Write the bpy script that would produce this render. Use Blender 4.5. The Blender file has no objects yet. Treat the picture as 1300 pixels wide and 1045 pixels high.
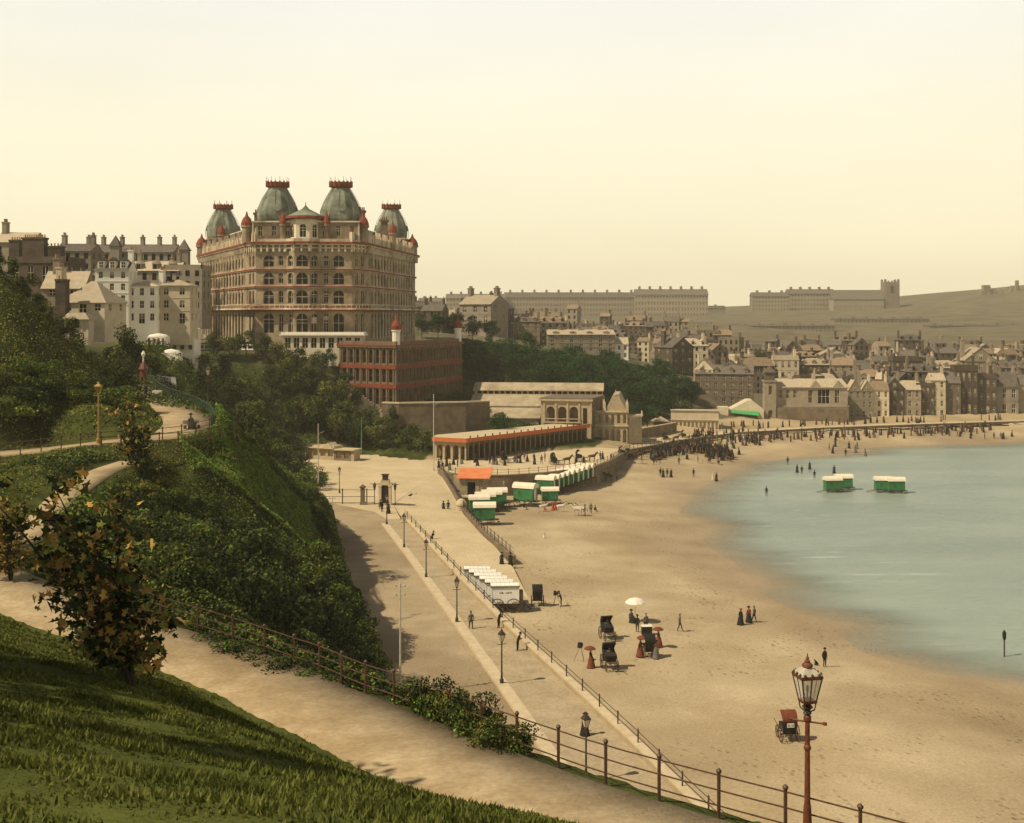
import bpy, math, random
import numpy as np
from mathutils import Vector, Matrix
R = math.radians
rnd = random.Random(7)
nr = np.random.default_rng(11)
SC = bpy.context.scene
COL = SC.collection
F, H, CX, CY = 1500.0, 32.0, 650.0, 400.0     # focal length in photo pixels, eye height, horizon centre

def W(px, py, Y):
    return ((px-CX)/F*Y, Y, H-(py-CY)/F*Y)
def Wz(px, py, z):
    Y = (H-z)*F/(py-CY)
    return ((px-CX)/F*Y, Y, z)

# ------------------------------------------------------------------ tagging
def tag(o, label=None, cat=None, group=None, kind=None):
    if label: o['label'] = label
    if cat: o['category'] = cat
    if group: o['group'] = group
    if kind: o['kind'] = kind
    return o
def empty(name, loc, rz=0.0, label=None, cat=None, group=None):
    o = bpy.data.objects.new(name, None); COL.objects.link(o)
    o.location = loc; o.rotation_euler = (0, 0, rz); o.empty_display_size = 0.3
    return tag(o, label, cat, group)
KIDS = {}
def link(o, parent=None):
    COL.objects.link(o)
    if parent is not None:
        o.parent = parent; KIDS.setdefault(parent.name, []).append(o)
    return o
def dup(root, loc, rz=0.0, label=None, group=None, sc=None, tilt=None):
    c = root.copy(); COL.objects.link(c)
    c.location = loc; c.rotation_euler = (tilt[0] if tilt else 0, tilt[1] if tilt else 0, rz)
    if sc is not None: c.scale = sc if hasattr(sc, '__len__') else (sc, sc, sc)
    if label: c['label'] = label
    if group: c['group'] = group
    def rec(src, dst):
        for ch in KIDS.get(src.name, []):
            d = ch.copy(); link(d, dst); rec(ch, d)
    rec(root, c)
    return c
USED = set()
def place(root, loc, rz=0.0, label=None, group=None, sc=None):
    """first use moves the prototype itself, later uses copy it"""
    if root.name not in USED:
        USED.add(root.name)
        root.location = loc; root.rotation_euler = (0, 0, rz)
        if sc is not None: root.scale = sc if hasattr(sc, '__len__') else (sc, sc, sc)
        if label: root['label'] = label
        if group: root['group'] = group
        return root
    return dup(root, loc, rz, label, group, sc)

# ------------------------------------------------------------------ materials
MATS = {}
def mat(name, col, col2=None, scale=1.0, rough=0.9, bump=0.0, bscale=None, coords='Object', rand=0.0, spec=0.25, metal=0.0,
        col3=None, scale3=None, amt3=0.5, island=0.0, stretch=None, trans=0.0, detail=5.0):
    if name in MATS: return MATS[name]
    m = bpy.data.materials.new(name); m.use_nodes = True
    nt = m.node_tree; N = nt.nodes; L = nt.links
    b = N['Principled BSDF']
    b.inputs['Roughness'].default_value = rough
    b.inputs['Metallic'].default_value = metal
    b.inputs['Specular IOR Level'].default_value = spec
    tc = N.new('ShaderNodeTexCoord'); src = tc.outputs[coords]
    if coords == 'World':
        pass
    if stretch:
        mp = N.new('ShaderNodeMapping'); mp.inputs['Scale'].default_value = stretch
        L.new(src, mp.inputs['Vector']); src = mp.outputs['Vector']
    def noise(s, d=detail):
        n = N.new('ShaderNodeTexNoise'); n.inputs['Scale'].default_value = s; n.inputs['Detail'].default_value = d
        n.inputs['Roughness'].default_value = 0.62
        L.new(src, n.inputs['Vector']); return n
    cur = None
    def mix(fac, a, c, mode='MIX'):
        x = N.new('ShaderNodeMix'); x.data_type = 'RGBA'; x.blend_type = mode
        if hasattr(fac, 'links') or not isinstance(fac, (int, float)): L.new(fac, x.inputs[0])
        else: x.inputs[0].default_value = fac
        for s_, inp in ((a, x.inputs[6]), (c, x.inputs[7])):
            if isinstance(s_, tuple): inp.default_value = (*s_, 1)
            else: L.new(s_, inp)
        return x.outputs[2]
    def ramp(v, lo, hi):
        r = N.new('ShaderNodeMapRange'); r.inputs[1].default_value = lo; r.inputs[2].default_value = hi
        L.new(v, r.inputs[0]); return r.outputs[0]
    out = None
    if col2 is not None:
        n = noise(scale); out = mix(ramp(n.outputs[0], 0.36, 0.64), tuple(col), tuple(col2))
    if col3 is not None:
        n3 = noise(scale3 or scale*0.2, 3.0)
        r3 = ramp(n3.outputs[0], 0.5-amt3*0.1, 0.68)
        out = mix(r3, out if out is not None else tuple(col), tuple(col3))
    if island:
        g = N.new('ShaderNodeNewGeometry')
        mr = N.new('ShaderNodeMapRange'); mr.inputs[3].default_value = 1-island; mr.inputs[4].default_value = 1+island
        L.new(g.outputs['Random Per Island'], mr.inputs[0])
        hs = N.new('ShaderNodeHueSaturation'); L.new(mr.outputs[0], hs.inputs['Value'])
        if out is None: hs.inputs['Color'].default_value = (*col, 1)
        else: L.new(out, hs.inputs['Color'])
        out = hs.outputs[0]
    if rand:
        oi = N.new('ShaderNodeObjectInfo')
        mr = N.new('ShaderNodeMapRange'); mr.inputs[3].default_value = 1-rand; mr.inputs[4].default_value = 1+rand
        L.new(oi.outputs['Random'], mr.inputs[0])
        hs = N.new('ShaderNodeHueSaturation'); L.new(mr.outputs[0], hs.inputs['Value'])
        if out is None: hs.inputs['Color'].default_value = (*col, 1)
        else: L.new(out, hs.inputs['Color'])
        out = hs.outputs[0]
    if out is None: b.inputs['Base Color'].default_value = (*col, 1)
    else: L.new(out, b.inputs['Base Color'])
    if bump:
        nb = noise(bscale or scale*4, 6.0)
        bp = N.new('ShaderNodeBump'); bp.inputs['Strength'].default_value = 1.0; bp.inputs['Distance'].default_value = bump
        L.new(nb.outputs[0], bp.inputs['Height']); L.new(bp.outputs[0], b.inputs['Normal'])
    if trans:
        t = N.new('ShaderNodeBsdfTranslucent'); ms = N.new('ShaderNodeMixShader'); ms.inputs[0].default_value = trans
        if out is not None: L.new(out, t.inputs[0])
        else: t.inputs[0].default_value = (*col, 1)
        L.new(b.outputs[0], ms.inputs[1]); L.new(t.outputs[0], ms.inputs[2])
        L.new(ms.outputs[0], N['Material Output'].inputs['Surface'])
    MATS[name] = m
    return m

# ------------------------------------------------------------------ mesh builder
class MB:
    def __init__(s): s.v = []; s.f = []; s.m = []; s.smooth = False
    def add(s, vs, fs, mi=0):
        b = len(s.v); s.v.extend([tuple(p) for p in vs])
        for f in fs: s.f.append(tuple(i+b for i in f)); s.m.append(mi)
        return s
    def box(s, c, d, rz=0.0, mi=0, top=1.0):
        """c = centre of the base, d = size; top scales the upper face"""
        ca, sa = math.cos(rz), math.sin(rz); vs = []
        for z, k in ((0, 1.0), (d[2], top)):
            for x, y in ((-.5, -.5), (.5, -.5), (.5, .5), (-.5, .5)):
                X, Y = x*d[0]*k, y*d[1]*k
                vs.append((c[0]+X*ca-Y*sa, c[1]+X*sa+Y*ca, c[2]+z))
        return s.add(vs, [(3, 2, 1, 0), (4, 5, 6, 7), (0, 1, 5, 4), (1, 2, 6, 5), (2, 3, 7, 6), (3, 0, 4, 7)], mi)
    def tube(s, pts, rads, n=6, mi=0, cap=True):
        pts = [Vector(p) for p in pts]
        if not hasattr(rads, '__len__'): rads = [rads]*len(pts)
        vs = []; fs = []
        for i, p in enumerate(pts):
            a = pts[max(i-1, 0)]; b = pts[min(i+1, len(pts)-1)]
            t = (b-a); t = t.normalized() if t.length > 1e-9 else Vector((0, 0, 1))
            u = t.cross(Vector((0, 0, 1)) if abs(t.z) < .9 else Vector((1, 0, 0))).normalized(); w = t.cross(u)
            for k in range(n):
                an = 2*math.pi*k/n + math.pi/n
                vs.append(p+(u*math.cos(an)+w*math.sin(an))*rads[i])
        for i in range(len(pts)-1):
            for k in range(n):
                k2 = (k+1) % n
                fs.append((i*n+k2, i*n+k, (i+1)*n+k, (i+1)*n+k2))
        if cap:
            fs.append(tuple(range(n))); fs.append(tuple(reversed(range((len(pts)-1)*n, len(pts)*n))))
        return s.add(vs, fs, mi)
    def lathe(s, prof, c=(0, 0, 0), n=12, mi=0, sx=1.0, sy=1.0, rz=0.0):
        """prof: [(r, z)]"""
        vs = []; fs = []
        for r, z in prof:
            for k in range(n):
                an = 2*math.pi*(k+.5)/n+rz
                vs.append((c[0]+r*math.cos(an)*sx, c[1]+r*math.sin(an)*sy, c[2]+z))
        for i in range(len(prof)-1):
            for k in range(n):
                k2 = (k+1) % n
                fs.append((i*n+k, i*n+k2, (i+1)*n+k2, (i+1)*n+k))
        fs.append(tuple(reversed(range(n)))); fs.append(tuple(range((len(prof)-1)*n, len(prof)*n)))
        return s.add(vs, fs, mi)
    def prism(s, poly, z0, z1, mi=0):
        n = len(poly); vs = [(x, y, z0) for x, y in poly]+[(x, y, z1) for x, y in poly]
        fs = [tuple(reversed(range(n))), tuple(range(n, 2*n))]+[(i, (i+1) % n, (i+1) % n+n, i+n) for i in range(n)]
        return s.add(vs, fs, mi)
    def ribbon(s, line, w, h, mi=0, off=0.0):
        """a wall/kerb of width w, height h along a 3D polyline (base z from the line)"""
        L, Rr = side(line, off-w/2), side(line, off+w/2); n = len(line); vs = []; fs = []
        for i in range(n):
            vs += [L[i], (L[i][0], L[i][1], L[i][2]+h), (Rr[i][0], Rr[i][1], Rr[i][2]+h), Rr[i]]
        for i in range(n-1):
            a, b = 4*i, 4*i+4
            fs += [(a, b, b+1, a+1), (a+1, b+1, b+2, a+2), (a+2, b+2, b+3, a+3)]
        fs += [(0, 1, 2, 3), (4*n-1, 4*n-2, 4*n-3, 4*n-4)]
        return s.add(vs, fs, mi)
    def build(s, name, mats, parent=None, loc=None, smooth=None):
        me = bpy.data.meshes.new(name); me.from_pydata(s.v, [], s.f)
        if not isinstance(mats, (list, tuple)): mats = [mats]
        for m in mats: me.materials.append(m)
        if len(mats) > 1: me.polygons.foreach_set('material_index', s.m)
        if smooth or (smooth is None and s.smooth): me.polygons.foreach_set('use_smooth', [True]*len(s.f))
        me.update()
        o = bpy.data.objects.new(name, me)
        if loc is not None: o.location = loc
        return link(o, parent)

def side(line, off):
    """offset a 3D polyline to its right by off (plan)"""
    out = []; n = len(line)
    for i, p in enumerate(line):
        a = line[max(i-1, 0)]; b = line[min(i+1, n-1)]
        dx, dy = b[0]-a[0], b[1]-a[1]; l = math.hypot(dx, dy) or 1
        out.append((p[0]+dy/l*off, p[1]-dx/l*off, p[2]))
    return out
def resample(line, step):
    line = [np.array(p, float) for p in line]; out = [line[0]]
    for a, b in zip(line, line[1:]):
        n = max(1, int(round(np.linalg.norm((b-a)[:2])/step)))
        for k in range(1, n+1): out.append(a+(b-a)*k/n)
    return [tuple(p) for p in out]
def smooth_line(line, it=2):
    for _ in range(it):
        o = [line[0]]
        for a, b in zip(line, line[1:]):
            o.append(tuple(a[i]*.75+b[i]*.25 for i in range(3))); o.append(tuple(a[i]*.25+b[i]*.75 for i in range(3)))
        o.append(line[-1]); line = o
    return line
def npmesh(name, V, Fq, mats, parent=None, smooth=False, mi=None):
    """V (n,3), Fq (m,k) arrays"""
    me = bpy.data.meshes.new(name); k = Fq.shape[1]
    me.vertices.add(len(V)); me.vertices.foreach_set('co', V.astype(np.float32).ravel())
    me.loops.add(Fq.size); me.loops.foreach_set('vertex_index', Fq.astype(np.int32).ravel())
    me.polygons.add(len(Fq)); me.polygons.foreach_set('loop_start', np.arange(len(Fq), dtype=np.int32)*k)
    if not isinstance(mats, (list, tuple)): mats = [mats]
    for m in mats: me.materials.append(m)
    if mi is not None: me.polygons.foreach_set('material_index', mi.astype(np.int32))
    if smooth: me.polygons.foreach_set('use_smooth', np.ones(len(Fq), bool))
    me.update(calc_edges=True)
    return link(bpy.data.objects.new(name, me), parent)

# ------------------------------------------------------------------ terrain
FENCE = [(-34, 66, 19.8), (-26, 60, 19.45), (-22.8, 57, 19.3), (-16.3, 52, 18.75), (-12.3, 50.5, 18.1), (-9.06, 48, 17.86), (-7.4, 46, 18.0),
         (-5.8, 43.5, 18.17), (-4.2, 41.5, 18.35), (-2.3, 38.5, 18.68), (0, 35, 19.05), (2.35, 32, 19.3), (4.6, 29.4, 19.6), (6.75, 27, 19.9), (11, 22.5, 20.3), (18, 16, 21), (26, 9, 21.5)]
PATH1 = side(FENCE, 2.05)
PATH2 = [W(168, 586, 93), W(130, 598, 88), W(92, 622, 81.5), W(64, 650, 74.5), W(36, 688, 66.5), (-29.5, 61, 19.5)]
TERR = [(-72, 96, 18.6), (-56, 98, 19.4), W(0, 580, 100), W(69, 571.5, 100.5), W(125, 564.6, 100), W(221, 559, 102), W(268, 547, 106), W(272, 532, 116), W(245, 516, 128), W(205, 503, 140), W(190, 486, 152)]
PATH3 = side(TERR, -2.3)
XW = [(20, 30, 4), (12.5, 58, 4), (10, 67, 4), (7.8, 75.4, 4), (4.9, 85.7, 4), (-.7, 105, 4), (-5.9, 125, 4), (-15, 161.5, 4)]   # promenade wall
KERB = [(13, 40, 4), (5.5, 64, 4), (2.5, 75, 4), (-1.6, 93, 4), (-5, 107.7, 4), (-12, 137.5, 4), (-17, 158, 4)]
FOOT = [(6, 45), (0, 62), (-5, 70), (-8, 80), (-10.9, 93), (-17.6, 124), (-27.6, 172), (-33, 195), (-46, 240)]
SHORE = [(140, -60), (90, 20), (66, 60), (54, 90), (44.5, 102), (39.5, 106), (35, 113), (31, 128), (27.4, 148), (27, 171), (29, 192), (33.4, 213), (43, 241), (60.6, 263), (85, 282), (108, 294), (131, 300), (200, 306), (400, 330)]
# boundary between the land side and the sands, from the near end to the far one
EDGE = [(60, -60), (20, 30), (12.5, 58), (7.8, 75.4), (4.9, 85.7), (-.7, 105), (-5.9, 125), (-15, 161.5), (-17.5, 175), (-13.5, 208), (-8, 201), (-1.5, 200.5), (10, 208), (18.5, 226),
        (24, 247), (36, 268), (55, 290), (80, 303), (140, 322), (400, 345)]
def polydist(x, y, line):
    """unsigned distance + side sign (positive = left of travel direction) for arrays"""
    best = np.full(x.shape, 1e18); sg = np.zeros(x.shape)
    for a, b in zip(line, line[1:]):
        ax, ay, bx, by = a[0], a[1], b[0], b[1]; dx, dy = bx-ax, by-ay; l2 = dx*dx+dy*dy
        t = np.clip(((x-ax)*dx+(y-ay)*dy)/l2, 0, 1)
        ex, ey = x-ax-t*dx, y-ay-t*dy; d = ex*ex+ey*ey
        c = dx*(y-ay)-dy*(x-ax); m = d < best
        best = np.where(m, d, best); sg = np.where(m, np.sign(c), sg)
    return np.sqrt(best), sg
def inpoly(x, y, poly):
    r = np.zeros(x.shape, bool); n = len(poly)
    for i in range(n):
        x1, y1 = poly[i][:2]; x2, y2 = poly[(i+1) % n][:2]
        if y1 == y2: continue
        c = ((y1 > y) != (y2 > y)) & (x < (x2-x1)*(y-y1)/(y2-y1)+x1); r ^= c
    return r
SANDS = EDGE+[(900, 345), (900, -60)]
def beach_z(x, y):
    d, s = polydist(x, y, SHORE); d = d*s + 1.2*np.sin(x*.11+y*.07)+.7*np.sin(y*.23-x*.05)
    z = np.where(d > 0, .06*np.minimum(d, 20)+.014*np.clip(d-20, 0, 80), .05*d)
    k = 1+1.1*np.clip((y-228)/25, 0, 1); z = np.where(z > 0, np.minimum(z*k, 2.35), z)
    return np.maximum(z, -5)
CP = []
def cp(*a): CP.append(a)
def cpp(px, py, Y): CP.append(W(px, py, Y))
for p in ((0, 0, 30.3), (0, -30, 31), (-30, -25, 33), (30, -25, 24), (-8, 8, 29.2), (8, 8, 27), (-5.6, 13, 27.4), (-40, 20, 32), (-30, 35, 27), (-24, 20, 28.5), (-14, 12, 28.6), (-14, 30, 23.8), (-7, 25, 24), (0, 18, 24.4), (4, 20, 22.6),
          (-70, 40, 34), (-70, 10, 38), (-45, 50, 26), (-60, 62, 24), (16, 8, 24), (30, 0, 18), (30, 20, 8), (-100, 20, 42)): cp(*p)
for p in FENCE: cp(*p)
for p in side(FENCE, 4.1): cp(p[0], p[1], p[2]+.05)
for p in side(FENCE, 4.9)[1:-2]: cp(p[0], p[1], p[2]+.35)
for p in PATH2: cp(*p)
for p in TERR: cp(*p)
for p in side(TERR, -4.6): cp(*p)
for p in side(TERR, 3.0)[:6]: cp(p[0], p[1], p[2]-.9)
for p in side(FENCE, -2.5)[3:-3]: cp(p[0], p[1], p[2]-1.5)
for p in ((1, 43, 13.5), (-2, 52, 10), (5, 38, 13.5), (12, 36, 9), (14, 46, 5), (-4, 60, 7.5), (22, 26, 9)): cp(*p)
for a in ((300, 790, 60), (300, 700, 86), (300, 625, 101), (200, 620, 96), (200, 700, 73), (150, 650, 83), (400, 700, 118), (400, 775, 94), (395, 830, 72), (440, 800, 95), (440, 858, 76),
          (350, 740, 88), (350, 660, 110), (250, 760, 62), (250, 580, 103), (271, 518, 117), (344, 588, 131), (401, 634, 151), (376, 612, 141), (310, 553, 124), (420, 690, 132), (455, 815, 95)): cpp(*a)
for x, y in FOOT: cp(x, y, 4)
for x, y in ((-30, 140), (-36, 152)): pass
for p in ((-36, 168, 8), (-46, 190, 11), (-60, 215, 14), (-44, 150, 14.5), (-50, 165, 16), (-42, 132, 18.5), (-60, 180, 21), (-75, 200, 23), (-50, 235, 6), (-64, 236, 11)): cp(*p)
# shelf level with the road and plaza
for p in ((8, 52), (3, 68), (-2, 80), (-6, 100), (-12, 130), (-20, 160), (-16, 185), (-22, 180), (-26, 210), (-36, 228), (-20, 222), (-12, 208), (-16, 226), (0, 214), (8, 222), (14, 234), (20, 250)): cp(p[0], p[1], 4)
for p in ((30, 268), (50, 294), (80, 309), (110, 320), (150, 330), (250, 345), (400, 360)): cp(p[0], p[1], 2.7)
# upper left: grassy brow, trees, streets behind
for a in ((0, 350, 122), (60, 410, 126), (130, 475, 132), (0, 440, 112), (70, 480, 116), (0, 545, 104), (100, 540, 106), (60, 520, 110), (150, 498, 140), (182, 478, 152), (215, 470, 165), (150, 450, 190), (215, 440, 200), (230, 430, 230)): cpp(*a)
for p in ((-90, 80, 27), (-110, 110, 36), (-130, 140, 38), (-90, 160, 31), (-75, 175, 25), (-70, 230, 22), (-95, 220, 26), (-120, 230, 28), (-95, 270, 25), (-140, 280, 28), (-160, 330, 30), (-110, 340, 26), (-200, 200, 36), (-250, 400, 36)): cp(*p)
# hotel cliff
for p in ((-62, 262, 23.5), (-48, 258, 20), (-38, 258, 16), (-30, 262, 12), (-25, 262, 10.5), (-40, 244, 8), (-60, 246, 13), (-75, 250, 20), (-20, 246, 7.5), (-6, 262, 8), (-12, 250, 6), (-30, 244, 5), (-36, 280, 24), (-60, 300, 25), (-90, 310, 25.5), (-20, 300, 14), (-22, 330, 20),
          (5, 275, 8), (20, 275, 6)): cp(*p)
# wooded cliff right of the hotel
for a in ((545, 432, 345), (590, 432, 345), (640, 452, 335), (700, 452, 345), (760, 462, 345), (830, 474, 345), (880, 492, 340), (600, 480, 318), (640, 490, 312), (700, 500, 305), (760, 520, 300), (800, 545, 292), (840, 525, 312), (885, 515, 328)): cpp(*a)
# town climbing towards the castle hill
for a in ((560, 425, 400), (620, 425, 400), (700, 440, 400), (780, 455, 400), (870, 475, 395), (930, 522, 352), (1000, 520, 352), (1100, 516, 356), (1200, 512, 360), (1300, 510, 362), (1400, 508, 365),
          (950, 495, 400), (1080, 490, 405), (1200, 488, 410), (1300, 486, 415), (900, 465, 460), (1000, 468, 460), (1100, 470, 460), (1220, 470, 460), (1320, 470, 460),
          (900, 445, 540), (1000, 448, 540), (1100, 450, 545), (1200, 452, 545), (1320, 452, 550), (750, 425, 540), (650, 418, 520), (560, 412, 520), (650, 408, 860), (750, 410, 860), (880, 410, 860), (560, 404, 860), (930, 412, 860),
          (1000, 420, 860), (1080, 424, 860), (1160, 424, 834), (1240, 420, 808), (1320, 415, 808), (560, 398, 1276), (700, 400, 1276), (880, 400, 1276), (925, 394, 1380), (1000, 394, 1276), (1100, 394, 1276), (1170, 380, 1328), (1230, 372, 1328), (1300, 366, 1328), (1400, 350, 1328),
          (560, 398, 2160), (800, 398, 2160), (1000, 398, 2160), (1250, 380, 2160), (1500, 370, 1900), (1600, 420, 860), (1700, 480, 420), (200, 395, 860), (0, 390, 860), (-200, 385, 500)): cpp(*a)
CPA = np.array(CP, float)
_k = len(CPA)
def _kern(ax, ay, bx, by): return np.sqrt((ax-bx)**2+(ay-by)**2+4.0)
def _fit(P):
    # distances are stretched with range so near detail and far hills are both resolved
    K = _kern(P[:, 0][:, None], P[:, 1][:, None], P[:, 0][None], P[:, 1][None])+np.eye(len(P))*-.02
    A = np.zeros((len(P)+3, len(P)+3)); A[:len(P), :len(P)] = K; A[:len(P), len(P)] = 1; A[:len(P), len(P)+1] = P[:, 0]; A[:len(P), len(P)+2] = P[:, 1]
    A[len(P):, :len(P)] = A[:len(P), len(P):].T
    return np.linalg.lstsq(A, np.concatenate([P[:, 2], [0, 0, 0]]), rcond=None)[0]
WTS = _fit(CPA)
ROADPOLY = [(26, 20)]+[(p[0], p[1]) for p in XW]+[(-17.5, 175), (-13.5, 208), (-8, 201), (-1.5, 200.5), (10, 208), (18.5, 226), (24, 247), (17, 250), (-16.4, 226), (-32, 238), (-45.7, 241)]+[(x, y) for x, y in reversed(FOOT)]
def carve(x, y, z, line, hw, soft=1.6, drop=.07):
    best = np.full(x.shape, 1e18); pz = np.zeros(x.shape)
    for a, b in zip(line, line[1:]):
        dx, dy = b[0]-a[0], b[1]-a[1]; l2 = dx*dx+dy*dy+1e-9
        t = np.clip(((x-a[0])*dx+(y-a[1])*dy)/l2, 0, 1); d = np.hypot(x-a[0]-t*dx, y-a[1]-t*dy)
        m = d < best; best = np.where(m, d, best); pz = np.where(m, a[2]+t*(b[2]-a[2]), pz)
    k = np.clip((best-hw)/soft, 0, 1); k = k*k*(3-2*k)
    return pz*(1-k)+z*k-np.where(best < hw+.3, drop, 0)
def land_z(x, y):
    x = np.asarray(x, float); y = np.asarray(y, float); z = np.zeros(x.shape)
    sh = x.shape; xf = x.ravel(); yf = y.ravel(); zf = np.empty(xf.shape)
    for i in range(0, len(xf), 20000):
        a, b = xf[i:i+20000], yf[i:i+20000]
        zf[i:i+20000] = _kern(a[:, None], b[:, None], CPA[:, 0][None], CPA[:, 1][None])@WTS[:_k]+WTS[_k]+WTS[_k+1]*a+WTS[_k+2]*b
    z = zf.reshape(sh)
    far = np.hypot(x, y)
    z = np.maximum(z, 2.55)
    rd, _ = polydist(x, y, [(a, b) for a, b in FOOT]); inn = inpoly(x, y, ROADPOLY)
    z = np.where(inn, np.minimum(z, 3.7+0*z), z)
    z = carve(x, y, z, PATH1, 2.1); z = carve(x, y, z, PATH2, 1.15, 2.4); z = carve(x, y, z, PATH3, 2.3)
    return z
def G(x, y):
    """height of whatever one stands on"""
    x = np.asarray(x, float); y = np.asarray(y, float)
    on = inpoly(x, y, SANDS)
    lz = land_z(x, y); lz = np.where(inpoly(x, y, ROADPOLY), 4.0, lz)
    z = np.where(on, np.maximum(beach_z(x, y), 0.0), lz)
    sl = inpoly(x, y, SLIP)
    t = np.clip((208-y)/(208-142), 0, 1)
    return np.where(sl, np.maximum(z, 4.0-2.4*t), z)
SLIP = [(-17.5, 175), (-15, 161.5), (-10, 141), (-6.5, 128), (2, 128), (0, 145), (-7.0, 172), (-11.8, 208), (-13.6, 208)]
def Gs(x, y): return float(G(np.array([x]), np.array([y]))[0])
_TY = None
def hit(px, py, y0=6.0, y1=1400.0, water=True):
    """first ground point on the sight line of a photo pixel"""
    Y = np.exp(np.linspace(math.log(y0), math.log(y1), 1600))
    X = (px-CX)/F*Y; Z = H-(py-CY)/F*Y; g = G(X, Y)
    i = np.nonzero(g >= Z)[0]
    if len(i) == 0: return (float(X[-1]), float(Y[-1]), float(g[-1]))
    i = max(i[0], 1); a, b = Z[i-1]-g[i-1], g[i]-Z[i]; t = a/(a+b+1e-9)
    return (float(X[i-1]+t*(X[i]-X[i-1])), float(Y[i-1]+t*(Y[i]-Y[i-1])), float(g[i-1]+t*(g[i]-g[i-1])))
# ------------------------------------------------------------------ camera, world, sun
cam = bpy.data.cameras.new('camera'); co = bpy.data.objects.new('camera', cam); COL.objects.link(co)
co.location = (0, 0, H); co.rotation_euler = (R(90), 0, 0)
cam.sensor_width = 36; cam.lens = 36*F/1300; cam.shift_y = -(522.5-CY)/1300; cam.clip_start = .3; cam.clip_end = 20000
SC.camera = co
SUN_EL, SUN_DIR = R(49), Vector((-1.0, -0.46, 0)).normalized()
sv = Vector((SUN_DIR.x*math.cos(SUN_EL), SUN_DIR.y*math.cos(SUN_EL), math.sin(SUN_EL)))
sun = bpy.data.lights.new('sun', 'SUN'); sun.energy = 5.0; sun.angle = R(0.6); sun.color = (1.0, 0.88, 0.66)
so = bpy.data.objects.new('sun', sun); COL.objects.link(so); so.rotation_euler = sv.to_track_quat('Z', 'Y').to_euler(); so.location = (-60, -20, 120)
wd = bpy.data.worlds.new('World'); SC.world = wd; wd.use_nodes = True
nt = wd.node_tree; N = nt.nodes; L = nt.links
bg = N['Background']; sky = N.new('ShaderNodeTexSky'); sky.sky_type = 'NISHITA'; sky.sun_disc = False
sky.sun_elevation = SUN_EL; sky.sun_rotation = math.atan2(SUN_DIR.x, SUN_DIR.y); sky.dust_density = 6.0; sky.air_density = 1.0
tc = N.new('ShaderNodeTexCoord'); sp = N.new('ShaderNodeSeparateXYZ'); L.new(tc.outputs['Generated'], sp.inputs[0])
cr = N.new('ShaderNodeValToRGB'); L.new(sp.outputs[2], cr.inputs[0])
e = cr.color_ramp.elements; e[0].position = 0.0; e[0].color = (.99, .88, .58, 1); e[1].position = .28; e[1].color = (.87, .86, .80, 1)
x_ = e.new(.05); x_.color = (.99, .885, .60, 1); x_ = e.new(.15); x_.color = (.96, .895, .67, 1); x_ = e.new(.42); x_.color = (.14, .14, .145, 1)
sc_ = N.new('ShaderNodeMix'); sc_.data_type = 'RGBA'; sc_.blend_type = 'MULTIPLY'; sc_.inputs[0].default_value = 1; L.new(sky.outputs[0], sc_.inputs[6]); sc_.inputs[7].default_value = (.1, .1, .1, 1)
mx = N.new('ShaderNodeMix'); mx.data_type = 'RGBA'; mx.inputs[0].default_value = .93; L.new(sc_.outputs[2], mx.inputs[6]); L.new(cr.outputs[0], mx.inputs[7])
sn = N.new('ShaderNodeTexNoise'); sn.inputs['Scale'].default_value = 2.2; sn.inputs['Detail'].default_value = 7; smp = N.new('ShaderNodeMapping'); smp.inputs['Scale'].default_value = (1, 1, 4); L.new(tc.outputs['Generated'], smp.inputs[0]); L.new(smp.outputs[0], sn.inputs['Vector'])
sr = N.new('ShaderNodeMapRange'); sr.inputs[1].default_value = .3; sr.inputs[2].default_value = .7; sr.inputs[3].default_value = .955; sr.inputs[4].default_value = 1.03; L.new(sn.outputs[0], sr.inputs[0])
sh0 = N.new('ShaderNodeHueSaturation'); L.new(mx.outputs[2], sh0.inputs['Color']); L.new(sr.outputs[0], sh0.inputs['Value']); L.new(sh0.outputs[0], bg.inputs[0]); bg.inputs[1].default_value = 1.17
SC.view_settings.view_transform = 'Standard'; SC.view_settings.look = 'None'; SC.view_settings.exposure = 0; SC.view_settings.gamma = 1
SC.render.engine = 'CYCLES'
cy = SC.cycles; cy.max_bounces = 4; cy.diffuse_bounces = 2; cy.glossy_bounces = 2; cy.transmission_bounces = 2; cy.transparent_max_bounces = 6; cy.volume_bounces = 0
cy.use_denoising = True
try: cy.denoiser = 'OPENIMAGEDENOISE'
except Exception: pass
cy.use_adaptive_sampling = True; cy.adaptive_threshold = 0.02
cy.volume_step_rate = 1.0

# haze
HZ = dict(density=.00022)
hb = MB(); hb.box((100, 1000, -8), (3400, 2360, 120))
hm = bpy.data.materials.new('haze_air'); hm.use_nodes = True; hn = hm.node_tree; hn.nodes.remove(hn.nodes['Principled BSDF'])
pv = hn.nodes.new('ShaderNodeVolumePrincipled'); pv.inputs['Density'].default_value = HZ['density']; pv.inputs['Color'].default_value = (.97, .90, .72, 1); pv.inputs['Anisotropy'].default_value = 0.0
hn.links.new(pv.outputs[0], hn.nodes['Material Output'].inputs['Volume'])
haze = hb.build('haze', hm); tag(haze, 'thin yellowish sea haze over the town and the castle hill', kind='stuff')

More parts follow.
